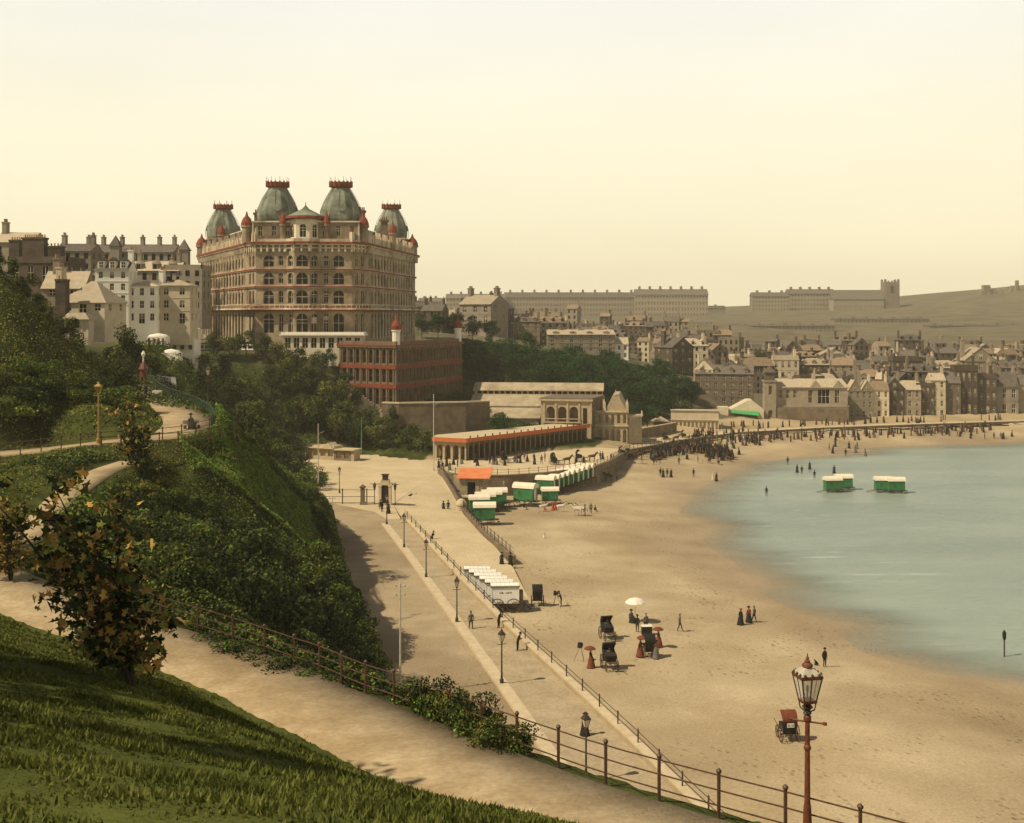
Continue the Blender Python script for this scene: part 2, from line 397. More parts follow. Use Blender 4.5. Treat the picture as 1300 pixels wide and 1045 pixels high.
# ------------------------------------------------------------------ surfaces
M_SLOPE = mat('slope_turf', (.032, .042, .010), (.075, .085, .020), .35, 1, .12, 2.5, col3=(.030, .032, .012), scale3=.12, spec=.05)
M_SAND = mat('sand', (.37, .28, .16), (.48, .38, .235), .09, .95, .05, 2.2, col3=(.27, .20, .115), scale3=.035, spec=.1)
M_ROAD = mat('road_dirt', (.32, .245, .145), (.40, .31, .195), .25, .95, .01, 6, col3=(.25, .185, .11), scale3=.07, spec=.1)
M_PROM = mat('promenade_paving', (.34, .265, .16), (.42, .33, .21), .5, .95, .01, 6, spec=.1)
M_PALE = mat('pale_road', (.47, .37, .22), (.56, .445, .28), .2, .95, .01, 6, spec=.1)
M_PATH = mat('gravel_path', (.33, .245, .14), (.41, .315, .19), .9, .95, .015, 9, col3=(.27, .195, .105), scale3=.3, spec=.1)
M_STONE = mat('pale_stone', (.46, .36, .22), (.56, .45, .29), 1.2, .9, .02, 5, rand=.06)
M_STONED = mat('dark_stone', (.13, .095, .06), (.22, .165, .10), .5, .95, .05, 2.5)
M_WHITE = mat('white_paint', (.78, .72, .60), (.70, .63, .50), 1.5, .7)
M_IRON = mat('dark_iron', (.035, .025, .018), (.06, .04, .028), 3, .6, spec=.4)
M_IRONG = mat('green_iron', (.03, .055, .03), (.05, .08, .04), 3, .6, spec=.4)
M_WOODP = mat('pale_post', (.42, .37, .26), (.55, .49, .36), 2, .8)

# sand: zones dry/wet painted by distance to the water edge in a true attribute (wet sand is darker)
def grid_sheet(name, xs, ys, zf, m, keep=None, attr=None):
    X, Y = np.meshgrid(xs, ys); Z = zf(X, Y)
    nx, ny = len(xs), len(ys); idx = np.arange(nx*ny).reshape(ny, nx)
    q = np.stack([idx[:-1, :-1], idx[:-1, 1:], idx[1:, 1:], idx[1:, :-1]], -1).reshape(-1, 4)
    V = np.stack([X, Y, Z], -1).reshape(-1, 3)
    if keep is not None:
        kk = keep(X, Y).ravel(); q = q[kk[q].any(1)]
    o = npmesh(name, V, q, m, smooth=True)
    if attr:
        for an, fn in attr.items():
            a = o.data.attributes.new(an, 'FLOAT', 'POINT'); a.data.foreach_set('value', fn(X, Y).astype(np.float32).ravel())
    return o
def spaced(a, b, s0, g, c=0.0):
    out = [c]; s = s0
    while out[-1] < b: out.append(out[-1]+s); s = s0*max(1, 1+g*(abs(out[-1]-c)))
    lo = [c]; s = s0
    while lo[-1] > a: lo.append(lo[-1]-s); s = s0*max(1, 1+g*(abs(lo[-1]-c)))
    return np.array(sorted(set(lo[1:]+out)))
xs = np.concatenate([np.arange(-1500, -300, 60), np.arange(-300, -110, 6), np.arange(-110, -50, 1.6), np.arange(-50, 30, .7), np.arange(30, 150, 2), np.arange(150, 420, 6), np.arange(420, 2000, 60)])
ys = np.concatenate([np.arange(-70, 5, 3), np.arange(5, 130, .7), np.arange(130, 270, 1.6), np.arange(270, 350, 2), np.arange(350, 420, 4), np.arange(420, 1000, 14), np.arange(1000, 2400, 30)])
def rough_z(x, y):
    z = land_z(x, y); inn = inpoly(x, y, ROADPOLY)
    n = .22*np.sin(x*.9+np.sin(y*.7)*1.3)*np.sin(y*.8+x*.3)+.10*np.sin(x*2.3+y*1.1)*np.sin(y*2.1)
    dp = np.minimum(np.minimum(polydist(x, y, PATH1)[0], polydist(x, y, PATH2)[0]), polydist(x, y, PATH3)[0])
    lawn = inpoly(x, y, LAWN)
    return z+np.where(inn | (dp < 3.2), 0, n*np.where(lawn, .25, 1))
LAWN = [(p[0], p[1]) for p in side(FENCE, 4.0)]+[(30, -20), (-60, -20), (-60, 62)]
def lawn_mask(x, y): return np.where(inpoly(x, y, LAWN), 1.0, 0.0)
def town_mask(x, y): return np.clip((y-255)/40, 0, 1)*np.where((x < 20) & (y < 350) & (x > -15), 0, 1)
def fore_mask(x, y): return np.where((x > -17) & (y > 200) & (y < 350) & (land_z(x, y) < 4.3), 1.0, 0.0)
hill = grid_sheet('hillside', xs, ys, rough_z, None, keep=lambda x, y: ~inpoly(x, y, [(p[0]+.3, p[1]) for p in SANDS]), attr={'lawn': lawn_mask, 'town': town_mask, 'fore': fore_mask})
tag(hill, 'steep green garden slopes rising above the road and the town behind', kind='structure')
def attr_mix(base, specs):
    """base material copied, with attribute driven colour zones"""
    m = base.copy(); nt = m.node_tree; N = nt.nodes; L = nt.links; b = N['Principled BSDF']
    src = b.inputs['Base Color'].links[0].from_socket
    tcn = N.new('ShaderNodeTexCoord')
    for an, c1, c2, s in specs:
        at = N.new('ShaderNodeAttribute'); at.attribute_name = an
        n = N.new('ShaderNodeTexNoise'); n.inputs['Scale'].default_value = s; n.inputs['Detail'].default_value = 6; L.new(tcn.outputs['Object'], n.inputs['Vector'])
        mr = N.new('ShaderNodeMapRange'); mr.inputs[1].default_value = .35; mr.inputs[2].default_value = .65; L.new(n.outputs[0], mr.inputs[0])
        c = N.new('ShaderNodeMix'); c.data_type = 'RGBA'; c.inputs[6].default_value = (*c1, 1); c.inputs[7].default_value = (*c2, 1); L.new(mr.outputs[0], c.inputs[0])
        x = N.new('ShaderNodeMix'); x.data_type = 'RGBA'; L.new(at.outputs['Fac'], x.inputs[0]); L.new(src, x.inputs[6]); L.new(c.outputs[2], x.inputs[7]); src = x.outputs[2]
    L.new(src, b.inputs['Base Color']); return m
M_HILL = attr_mix(M_SLOPE, [('lawn', (.060, .072, .015), (.105, .115, .026), .5), ('town', (.10, .085, .05), (.17, .14, .085), .05), ('fore', (.33, .25, .14), (.42, .32, .19), .1)])
hill.data.materials.clear(); hill.data.materials.append(M_HILL)

bxs = np.concatenate([np.arange(-20, 60, .8), np.arange(60, 160, 3), np.arange(160, 900, 20)])
bys = np.concatenate([np.arange(-60, 40, 6), np.arange(40, 130, .8), np.arange(130, 260, 1.5), np.arange(260, 352, 2.5)])
def bz(x, y):
    z = beach_z(x, y)
    n = .035*np.sin(x*.8+2*np.sin(y*.31))*np.sin(y*.7+x*.2)+.02*np.sin(x*2.1+y*1.7)*np.sin(y*2.9-x)
    return z+n*np.clip(z*2, 0, 1)
def wetm(x, y):
    d, s = polydist(x, y, SHORE); d = d*s+2.5*np.sin(x*.13+y*.09)+1.5*np.sin(y*.31)
    return np.clip(1-(d-1)/9, 0, 1)
beach = grid_sheet('beach', bxs, bys, bz, None, keep=lambda x, y: inpoly(x, y, [(p[0]-.4 if i < len(EDGE) else p[0], p[1]) for i, p in enumerate(SANDS)]), attr={'wet': wetm})
M_BEACH = attr_mix(M_SAND, [('wet', (.27, .20, .12), (.34, .26, .165), .12)])
def scuffs(m, cells, depth, dark):
    # trodden patches: clumps of small dark hollows, broken up by a broad noise
    nt = m.node_tree; N = nt.nodes; L = nt.links; b = N['Principled BSDF']; src = b.inputs['Base Color'].links[0].from_socket; t = N.new('ShaderNodeTexCoord')
    v = N.new('ShaderNodeTexVoronoi'); v.inputs['Scale'].default_value = cells; v.inputs['Randomness'].default_value = 1; L.new(t.outputs['Object'], v.inputs['Vector'])
    a = N.new('ShaderNodeMapRange'); a.inputs[1].default_value = .12; a.inputs[2].default_value = .34; a.inputs[3].default_value = 1; a.inputs[4].default_value = 0; L.new(v.outputs['Distance'], a.inputs[0])
    n = N.new('ShaderNodeTexNoise'); n.inputs['Scale'].default_value = .11; n.inputs['Detail'].default_value = 6; n.inputs['Roughness'].default_value = .7; L.new(t.outputs['Object'], n.inputs['Vector'])
    c = N.new('ShaderNodeMapRange'); c.inputs[1].default_value = .47; c.inputs[2].default_value = .66; L.new(n.outputs[0], c.inputs[0])
    p = N.new('ShaderNodeMath'); p.operation = 'MULTIPLY'; L.new(a.outputs[0], p.inputs[0]); L.new(c.outputs[0], p.inputs[1])
    g = N.new('ShaderNodeTexNoise'); g.inputs['Scale'].default_value = 5.0; g.inputs['Detail'].default_value = 4; L.new(t.outputs['Object'], g.inputs['Vector'])
    gr = N.new('ShaderNodeMapRange'); gr.inputs[1].default_value = .3; gr.inputs[2].default_value = .7; gr.inputs[3].default_value = .86; gr.inputs[4].default_value = 1.14; L.new(g.outputs[0], gr.inputs[0])
    h = N.new('ShaderNodeHueSaturation'); L.new(src, h.inputs['Color']); L.new(gr.outputs[0], h.inputs['Value'])
    x = N.new('ShaderNodeMix'); x.data_type = 'RGBA'; x.blend_type = 'MULTIPLY'; x.inputs[7].default_value = (*dark, 1); L.new(p.outputs[0], x.inputs[0]); L.new(h.outputs[0], x.inputs[6]); L.new(x.outputs[2], b.inputs['Base Color'])
    q = N.new('ShaderNodeBump'); q.invert = True; q.inputs['Distance'].default_value = depth; L.new(p.outputs[0], q.inputs['Height'])
    if b.inputs['Normal'].links: L.new(b.inputs['Normal'].links[0].from_socket, q.inputs['Normal'])
    L.new(q.outputs[0], b.inputs['Normal'])
scuffs(M_BEACH, 1.4, .12, (.62, .58, .52)); scuffs(M_ROAD, 2.2, .03, (.72, .68, .62)); scuffs(M_PATH, 6.0, .02, (.72, .69, .64)); scuffs(M_PROM, 2.5, .02, (.75, .72, .68)); scuffs(M_PALE, 1.8, .03, (.74, .70, .64))
beach.data.materials.clear(); beach.data.materials.append(M_BEACH); tag(beach, 'broad ochre sands', kind='structure')

# sea: shallow water shows the sand through it, deeper water is milky blue green
sea = grid_sheet('sea', np.concatenate([np.arange(15, 120, 2.), np.arange(120, 400, 14), np.arange(400, 4200, 200)]), np.concatenate([np.arange(-400, 60, 40), np.arange(60, 320, 2.5), np.arange(320, 420, 20)]),
                 lambda x, y: 0*x+.02, None, keep=lambda x, y: beach_z(x, y) < .25, attr={'deep': lambda x, y: -beach_z(x, y)})
tag(sea, 'calm milky blue green sea', kind='structure')
m = bpy.data.materials.new('sea_water'); m.use_nodes = True; nt = m.node_tree; N = nt.nodes; L = nt.links; b = N['Principled BSDF']
tcn = N.new('ShaderNodeTexCoord'); mp = N.new('ShaderNodeMapping'); mp.inputs['Scale'].default_value = (.35, 1, 1); mp.inputs['Rotation'].default_value = (0, 0, .5); L.new(tcn.outputs['Object'], mp.inputs[0])
n = N.new('ShaderNodeTexNoise'); n.inputs['Scale'].default_value = .06; n.inputs['Detail'].default_value = 6; L.new(mp.outputs[0], n.inputs['Vector'])
c = N.new('ShaderNodeMix'); c.data_type = 'RGBA'; c.inputs[6].default_value = (.21, .262, .215, 1); c.inputs[7].default_value = (.285, .33, .268, 1)
mr = N.new('ShaderNodeMapRange'); mr.inputs[1].default_value = .35; mr.inputs[2].default_value = .65; L.new(n.outputs[0], mr.inputs[0]); L.new(mr.outputs[0], c.inputs[0])
fm = N.new('ShaderNodeTexNoise'); fm.inputs['Scale'].default_value = .22; fm.inputs['Detail'].default_value = 7; fm.inputs['Roughness'].default_value = .7
mp2 = N.new('ShaderNodeMapping'); mp2.inputs['Scale'].default_value = (.25, 1.6, 1); mp2.inputs['Rotation'].default_value = (0, 0, .12); L.new(tcn.outputs['Object'], mp2.inputs[0]); L.new(mp2.outputs[0], fm.inputs['Vector'])
fr = N.new('ShaderNodeMapRange'); fr.inputs[1].default_value = .60; fr.inputs[2].default_value = .72; L.new(fm.outputs[0], fr.inputs[0])
at0 = N.new('ShaderNodeAttribute'); at0.attribute_name = 'deep'; fd = N.new('ShaderNodeMapRange'); fd.inputs[1].default_value = .5; fd.inputs[2].default_value = 2.2; fd.inputs[3].default_value = 1.0; fd.inputs[4].default_value = .12; L.new(at0.outputs['Fac'], fd.inputs[0])
fmul = N.new('ShaderNodeMath'); fmul.operation = 'MULTIPLY'; L.new(fr.outputs[0], fmul.inputs[0]); L.new(fd.outputs[0], fmul.inputs[1])
cf = N.new('ShaderNodeMix'); cf.data_type = 'RGBA'; cf.inputs[7].default_value = (.60, .60, .52, 1); L.new(fmul.outputs[0], cf.inputs[0]); L.new(c.outputs[2], cf.inputs[6])
L.new(cf.outputs[2], b.inputs['Base Color']); b.inputs['Roughness'].default_value = .35; b.inputs['Specular IOR Level'].default_value = .25
n2 = N.new('ShaderNodeTexNoise'); n2.inputs['Scale'].default_value = .8; n2.inputs['Detail'].default_value = 4; L.new(mp.outputs[0], n2.inputs['Vector'])
bp = N.new('ShaderNodeBump'); bp.inputs['Distance'].default_value = .35; L.new(n2.outputs[0], bp.inputs['Height']); L.new(bp.outputs[0], b.inputs['Normal'])
at = N.new('ShaderNodeAttribute'); at.attribute_name = 'deep'
ad = N.new('ShaderNodeMath'); ad.operation = 'MULTIPLY_ADD'; L.new(n.outputs[0], ad.inputs[0]); ad.inputs[1].default_value = .8; ad.inputs[2].default_value = -.4
ad2 = N.new('ShaderNodeMath'); L.new(at.outputs['Fac'], ad2.inputs[0]); L.new(ad.outputs[0], ad2.inputs[1])
al = N.new('ShaderNodeMapRange'); al.interpolation_type = 'SMOOTHSTEP'; al.inputs[1].default_value = -.12; al.inputs[2].default_value = .62; al.inputs[3].default_value = .02; al.inputs[4].default_value = .97; L.new(ad2.outputs[0], al.inputs[0]); L.new(al.outputs[0], b.inputs['Alpha'])
sea.data.materials.clear(); sea.data.materials.append(m)

# paths, roads
def strip(name, line, hw, m, lift=.0, label=None, edge=None, skirt=.12):
    line = resample(smooth_line(line, 2), .7); n = len(line)
    a, c = side(line, -hw), side(line, hw); V = []; q = []
    for i in range(n):
        V += [(a[i][0], a[i][1], a[i][2]-skirt), (a[i][0], a[i][1], a[i][2]+lift), (line[i][0], line[i][1], line[i][2]+lift+.03), (c[i][0], c[i][1], c[i][2]+lift), (c[i][0], c[i][1], c[i][2]-skirt)]
    for i in range(n-1):
        for k in range(4): q.append((5*i+k, 5*i+5+k, 5*i+6+k, 5*i+1+k))
    o = npmesh(name, np.array(V), np.array(q)[:, ::-1], m, smooth=False); tag(o, label, kind='structure'); return o
strip('path', PATH1, 2.05, M_PATH, .02, 'broad gravel path winding down past the lawn')
strip('path', PATH2, 1.1, M_PATH, .02, 'short lower path between the bank and the shrubs')
strip('path', PATH3, 2.3, M_PATH, .02, 'upper terrace walk with iron railings')
def sheet(name, poly, z, m, label, kind='structure'):
    o = MB().add([(p[0], p[1], z) for p in poly], [tuple(range(len(poly)))]).build(name, m); tag(o, label, kind=kind)
    o.data.validate(); return o
road_l = [(x+(-1.0), y) for x, y in FOOT[1:7]]
sheet('road', [(p[0], p[1]) for p in KERB[1:]]+[(-15.4, 161.6), (-17.8, 175), (-22, 179), (-29, 179)]+list(reversed(road_l)), 4.0, M_ROAD, 'broad sandy carriage road below the slope')
sheet('plaza', [(-29, 178), (-19.5, 168), (-17, 161.5), (-15.2, 161.7), (-17.6, 175), (-13.7, 208), (-8.2, 201.2), (-1.6, 200.8), (9.8, 208.3), (18.2, 226.2), (23.7, 247), (17, 250), (-16, 229), (-33, 242), (-50, 246), (-40, 205)], 4.004, M_PALE, 'pale open forecourt at the head of the slipway')
sheet('promenade', [(p[0], p[1]) for p in side(XW[1:], .2)]+[(-17, 161.5), (-17, 158)]+[(p[0], p[1]) for p in reversed(KERB[1:-1])]+[(9, 52)], 4.12, M_PROM, 'seaside footway between kerb and sea wall')
kb = MB(); kb.ribbon(KERB[1:], .9, .20, off=0.0); tag(kb.build('kerb', M_STONE), 'pale stone kerb along the road', kind='structure')
kb = MB(); kb.ribbon([(p[0], p[1], 3.9) for p in KERB[1:]], .25, .15, off=-.75); tag(kb.build('gutter', M_ROAD), 'gutter edging of the road', kind='structure')
# slipway
sl = [(-13.7, 208.2, 4), (-17.5, 175, 0), (-15.2, 161.5, 0), (-10.2, 141, 0), (-7, 128, 0)]; sr = [(-11.9, 208.2), (-7.0, 172), (-4.2, 161.5), (0.2, 141), (1.8, 128)]
V = []; q = []
for i in range(5):
    zl = [4.0, 4.0, 3.1, 2.0, 1.3][i]+.01; zz = [4.0, 2.95, 2.5, 1.75, 1.3][i]+.01; V += [(sl[i][0], sl[i][1], zl), (sr[i][0], sr[i][1], zz)]
tag(MB().add(V, [(2*i, 2*i+1, 2*i+3, 2*i+2) for i in range(4)]).build('slipway', M_PALE), 'wide pale slipway running down to the sands', kind='structure')

fl_ = [(18.6, 226, 3.75), (24.2, 247, 3.35), (36.2, 267.8, 2.95), (55.2, 289.8, 2.75), (80, 302.8, 2.72), (110, 313, 2.72), (140, 321.8, 2.72), (200, 327, 2.72), (300, 336, 2.72), (400, 345, 2.72)]
strip('foreshore_road', side(fl_, -4.6), 4.5, M_PALE, .05, 'pale carriage road running along the far foreshore', skirt=.6)
# ------------------------------------------------------------------ foliage
M_LF = {
 'dark': mat('leaf_dark', (.007, .016, .005), (.052, .075, .014), .45, .8, coords='Object', island=.75, rand=.25, spec=.15, trans=.12),
 'mid': mat('leaf_mid', (.026, .042, .008), (.155, .17, .028), .5, .8, island=.75, rand=.25, spec=.15, trans=.15),
 'olive': mat('leaf_olive', (.085, .092, .015), (.22, .205, .038), 1.0, .8, island=.7, rand=.2, spec=.15, trans=.15),
 'bright': mat('leaf_bright', (.065, .14, .018), (.15, .28, .038), 1.0, .8, island=.6, rand=.2, spec=.15, trans=.15),
 'blue': mat('leaf_deep_green', (.006, .026, .009), (.026, .095, .022), .35, .8, island=.7, rand=.2, spec=.15, trans=.12),
 'rust': mat('leaf_rust', (.30, .17, .04), (.56, .36, .10), 2.0, .8, island=.5, spec=.15, trans=.2),
 'bark': mat('bark', (.05, .035, .022), (.09, .065, .04), 4, .95, .02, 9)}
def leaves(P, size, Nn=None, jit=.9, aspect=.62, rng=nr):
    """one bent four-cornered leaf per point; returns V, F"""
    n = len(P); size = np.broadcast_to(size, (n,))
    a = rng.normal(size=(n, 3))
    if Nn is not None: a = Nn+a*jit*.6
    a /= np.linalg.norm(a, axis=1)[:, None]+1e-9
    t = rng.normal(size=(n, 3)); t -= a*(t*a).sum(1)[:, None]; t /= np.linalg.norm(t, axis=1)[:, None]+1e-9
    b = np.cross(a, t); s = (size*rng.uniform(.6, 1.4, n))[:, None]
    V = np.stack([P-t*s*.5, P+b*s*.5*aspect+a*s*.12, P+t*s*.5, P-b*s*.5*aspect+a*s*.12], 1).reshape(-1, 3)
    return V, np.arange(4*n).reshape(n, 4)
def lobes(n, R3, k, rl, rng, up=.25):
    """points + outward normals on k overlapping lobes filling an ellipsoid"""
    c = rng.normal(size=(k, 3)); c /= np.linalg.norm(c, axis=1)[:, None]; c *= rng.uniform(.35, .8, k)[:, None]**.6
    c[:, 2] = c[:, 2]*.9+.05
    r = rl*rng.uniform(.6, 1.25, k)
    i = rng.integers(0, k, n); d = rng.normal(size=(n, 3)); d[:, 2] += up; d /= np.linalg.norm(d, axis=1)[:, None]
    p = c[i]+d*(r[i]*rng.uniform(.55, 1.05, n))[:, None]
    keep = np.ones(n, bool)
    return p[keep]*np.array(R3), d[keep]
def crown_mesh(name, R3, n, size, mats, k=14, rl=.42, seed=1, split=.0, zc=0.0, flat=.0):
    rng = np.random.default_rng(seed); P, D = lobes(n, R3, k, rl, rng); P[:, 2] += zc
    if flat: P[:, 2] = np.maximum(P[:, 2], flat)
    V, Fq = leaves(P, size, D, rng=rng)
    mi = None
    if len(mats) > 1: mi = (rng.uniform(size=len(Fq)) < split).astype(int)
    o = npmesh(name, V, Fq, mats, mi=mi); return o
def make_tree(name, h, r, mats, seed, label, leaf=.34, n=2600, k=15, split=.3, trunk=.16, group=None, tall=1.0):
    rt = random.Random(seed); root = empty(name, (0, 0, -50), 0, label, 'tree', group)
    t = MB(); th = h*.55; wob = [(rt.uniform(-.2, .2)*i, rt.uniform(-.2, .2)*i, th*i/3) for i in range(4)]
    t.tube(wob, [trunk, trunk*.8, trunk*.62, trunk*.4], 7)
    for i in range(6):
        a = rt.uniform(0, 6.28); z = th*rt.uniform(.4, .95); l = r*rt.uniform(.5, .9)
        bx, by = wob[2][0]*z/th, wob[2][1]*z/th
        t.tube([(bx, by, z), (bx+math.cos(a)*l*.5, by+math.sin(a)*l*.5, z+l*.45), (bx+math.cos(a)*l, by+math.sin(a)*l, z+l*.75)], [trunk*.45, trunk*.3, trunk*.1], 5)
    link_p = t.build('trunk', M_LF['bark'], root, smooth=True)
    c = crown_mesh('crown', (r, r, h*.40*tall), n, leaf, mats, k=k, seed=seed, split=split, zc=h*.62)
    c.parent = root; KIDS.setdefault(root.name, []).append(c)
    return root
def make_shrub(name, r, h, mats, seed, label, cat='shrub', leaf=.16, n=1300, k=9, split=.2, group=None):
    rt = random.Random(seed); root = empty(name, (0, 0, -50), 0, label, cat, group)
    c = crown_mesh('foliage', (r, r, h*.5), n, leaf, mats, k=k, rl=.5, seed=seed, split=split, zc=h*.45, flat=-.15)
    c.parent = root; KIDS.setdefault(root.name, []).append(c)
    t = MB()
    for i in range(5):
        a = rt.uniform(0, 6.28); t.tube([(0, 0, -.2), (math.cos(a)*r*.3, math.sin(a)*r*.3, h*.4), (math.cos(a)*r*.6, math.sin(a)*r*.6, h*.75)], [.05, .035, .012], 5)
    t.build('stem', M_LF['bark'], root); return root
TP = {
 'dark': [make_tree('broadleaf_tree', 8, 3.1, [M_LF['dark'], M_LF['mid']], 31+i, 'x', n=2600, tall=[1, .85, 1.1][i]) for i in range(3)],
 'mid': [make_tree('broadleaf_tree', 7, 2.9, [M_LF['mid'], M_LF['olive']], 41+i, 'x', n=2600, tall=[1, .85, 1.15][i]) for i in range(3)],
 'blue': [make_tree('broadleaf_tree', 8, 3.4, [M_LF['blue'], M_LF['dark']], 51+i, 'x', n=2000, leaf=.42, tall=[1, .8, 1.05][i]) for i in range(3)]}
SP = {
 'dark': [make_shrub('shrub', 1.5, 1.9, [M_LF['dark'], M_LF['mid']], 71+i, 'x', n=1500) for i in range(3)],
 'mid': [make_shrub('shrub', 1.4, 1.6, [M_LF['mid'], M_LF['bright']], 81+i, 'x', n=1500, split=.12) for i in range(3)],
 'olive': [make_shrub('shrub', 1.2, 1.4, [M_LF['olive'], M_LF['mid']], 91+i, 'x', n=1300) for i in range(2)]}
_ti = [0]
def put(kind, P, label, group, sc=1.0, pool=TP, sink=.15):
    protos = pool[kind]; p = protos[_ti[0] % len(protos)]; _ti[0] += 1
    s = sc if hasattr(sc, '__len__') else (sc*rnd.uniform(.92, 1.1), sc*rnd.uniform(.92, 1.1), sc)
    return place(p, (P[0], P[1], P[2]-sink), rnd.uniform(0, 6.28), label, group, s)
WH = ['first', 'second', 'third', 'fourth', 'fifth', 'sixth', 'seventh', 'eighth', 'ninth', 'tenth', 'eleventh', 'twelfth', 'thirteenth', 'fourteenth', 'fifteenth', 'sixteenth', 'seventeenth', 'eighteenth', 'nineteenth', 'twentieth']
WH += ['twenty-'+w for w in WH[:9]]+['thirtieth']+['thirty-'+w for w in WH[:9]]
# trees on the bank below the hotel: rows given as base pixels, drawn back to front; (px, crown height in px, kind)
def tree_row(base, label, group, pool=TP, hpx=None, ph=None):
    """base: (px, py, Y, height_m, kind); counted from the left for the labels"""
    base = sorted(base, key=lambda b: b[0])
    for i, (px, py, Y, hh, kd) in enumerate(base):
        X = (px-CX)/F*Y; z = Gs(X, Y)
        ref = {'dark': 8, 'mid': 7, 'blue': 8, 'pale': 6}[kd]
        put(kd, (X, Y, z), label % WH[i], group, hh/ref)
g1 = 'trees on the bank under the hotel'
tree_row([(235, 0, 236, 6, 'dark'), (262, 0, 243, 7, 'dark'), (290, 0, 246, 7.5, 'dark'), (318, 0, 247, 7, 'mid'), (345, 0, 250, 8, 'dark'), (372, 0, 252, 8.5, 'mid'), (398, 0, 252, 8, 'dark'), (424, 0, 250, 8.5, 'mid'), (446, 0, 251, 7, 'dark')],
         'dark leafy tree in the back row under the hotel terrace, %s from the left', g1)
tree_row([(225, 0, 212, 6.5, 'mid'), (250, 0, 222, 7.5, 'dark'), (275, 0, 230, 8, 'dark'), (305, 0, 236, 8, 'dark'), (335, 0, 240, 7.5, 'mid'), (362, 0, 243, 8, 'dark'), (390, 0, 244, 8, 'mid'), (418, 0, 244, 8, 'dark'), (444, 0, 245, 7.5, 'mid'), (468, 0, 247, 6.5, 'dark'), (486, 0, 246, 5.5, 'mid')],
         'leafy tree in the middle row under the hotel, %s from the left', g1)
tree_row([(262, 0, 195, 6, 'dark'), (290, 0, 208, 6.5, 'dark'), (318, 0, 218, 7, 'mid'), (346, 0, 228, 7, 'dark'), (378, 0, 246, 6.5, 'dark'), (402, 0, 243, 7, 'dark'), (428, 0, 242, 6.5, 'mid'), (452, 0, 241, 6.5, 'dark'), (476, 0, 240, 6, 'mid'), (498, 0, 239, 5.5, 'dark'), (520, 0, 236, 5.5, 'dark'), (538, 0, 236, 5, 'mid')],
         'leafy tree in the front row beside the forecourt, %s from the left', g1)
tree_row([(270, 0, 259, 6, 'dark'), (292, 0, 259, 6, 'mid'), (312, 0, 261, 6.5, 'dark'), (334, 0, 259, 6.5, 'dark'), (356, 0, 257, 7, 'mid'), (378, 0, 257, 6.5, 'dark'), (402, 0, 257, 6.5, 'dark')], 'leafy tree hard against the pale hotel terrace, %s from the left', g1)
g2 = 'trees on the wooded cliff beyond the hotel'
tree_row([(x, 0, 345+rnd.uniform(-4, 4), 7.5, 'blue') for x in (536, 556, 578, 600, 622)], 'deep green tree on the brow behind the hotel, %s from the left', g2)
tree_row([(x, 0, 330+rnd.uniform(-5, 3), rnd.uniform(7, 9), 'blue') for x in (598, 618, 640, 662, 684, 706, 728, 750, 772, 794, 816, 838, 858, 876)], 'deep green tree in the top row of the wooded cliff, %s from the left', g2)
tree_row([(x, 0, 318+rnd.uniform(-4, 4), rnd.uniform(7.5, 9), 'blue') for x in (596, 620, 645, 670, 694, 718, 742, 766, 790, 812, 834, 856, 878)], 'deep green tree in the second row of the wooded cliff, %s from the left', g2)
tree_row([(x, 0, 303+rnd.uniform(-4, 4), rnd.uniform(7.5, 9), 'blue') for x in (690, 712, 736, 758, 780, 800, 820, 842)], 'deep green tree in the third row of the wooded cliff, %s from the left', g2)
tree_row([(x, 0, 290+rnd.uniform(-3, 3), rnd.uniform(7, 8), 'blue') for x in (776, 790, 806, 822)], 'deep green tree at the foot of the wooded cliff, %s from the left', g2)
g3 = 'trees along the brow at the upper left'
tree_row([(x, 0, 125+rnd.uniform(-1.5, 1.5)+x*.10, rnd.uniform(2.8, 3.8), 'dark' if i % 3 else 'mid') for i, x in enumerate((-22, -6, 7, 20, 34, 48, 62, 76, 90))], 'dark bushy tree on the grassy brow, %s from the left', g3)
tree_row([(x, 0, 158+rnd.uniform(-3, 3), rnd.uniform(6, 7.5), 'mid' if i % 3 == 1 else 'dark') for i, x in enumerate((96, 116, 136, 156, 170, 182))], 'dark leafy tree behind the brow below the villas, %s from the left', g3)
tree_row([(x, 0, 148+rnd.uniform(-2, 2), rnd.uniform(3.4, 4.4), 'dark') for x in (104, 122, 140, 156)], 'low bushy tree at the end of the grassy brow, %s from the left', g3)
tree_row([(x, 0, 176, 5.5, 'dark') for x in (198, 222, 246)], 'bushy tree beside the white steps, %s from the left', g3)
tree_row([(415, 0, 263, 5, 'blue'), (436, 0, 258, 4.5, 'blue')], 'rounded evergreen against the lower hotel wing, %s from the left', 'evergreens against the hotel wing')
tree_row([(497, 0, 250, 5, 'dark'), (612, 0, 262, 4.5, 'blue'), (634, 0, 250, 6, 'blue')], 'clipped evergreen above the arcade roof, %s from the left', 'evergreens above the arcade')

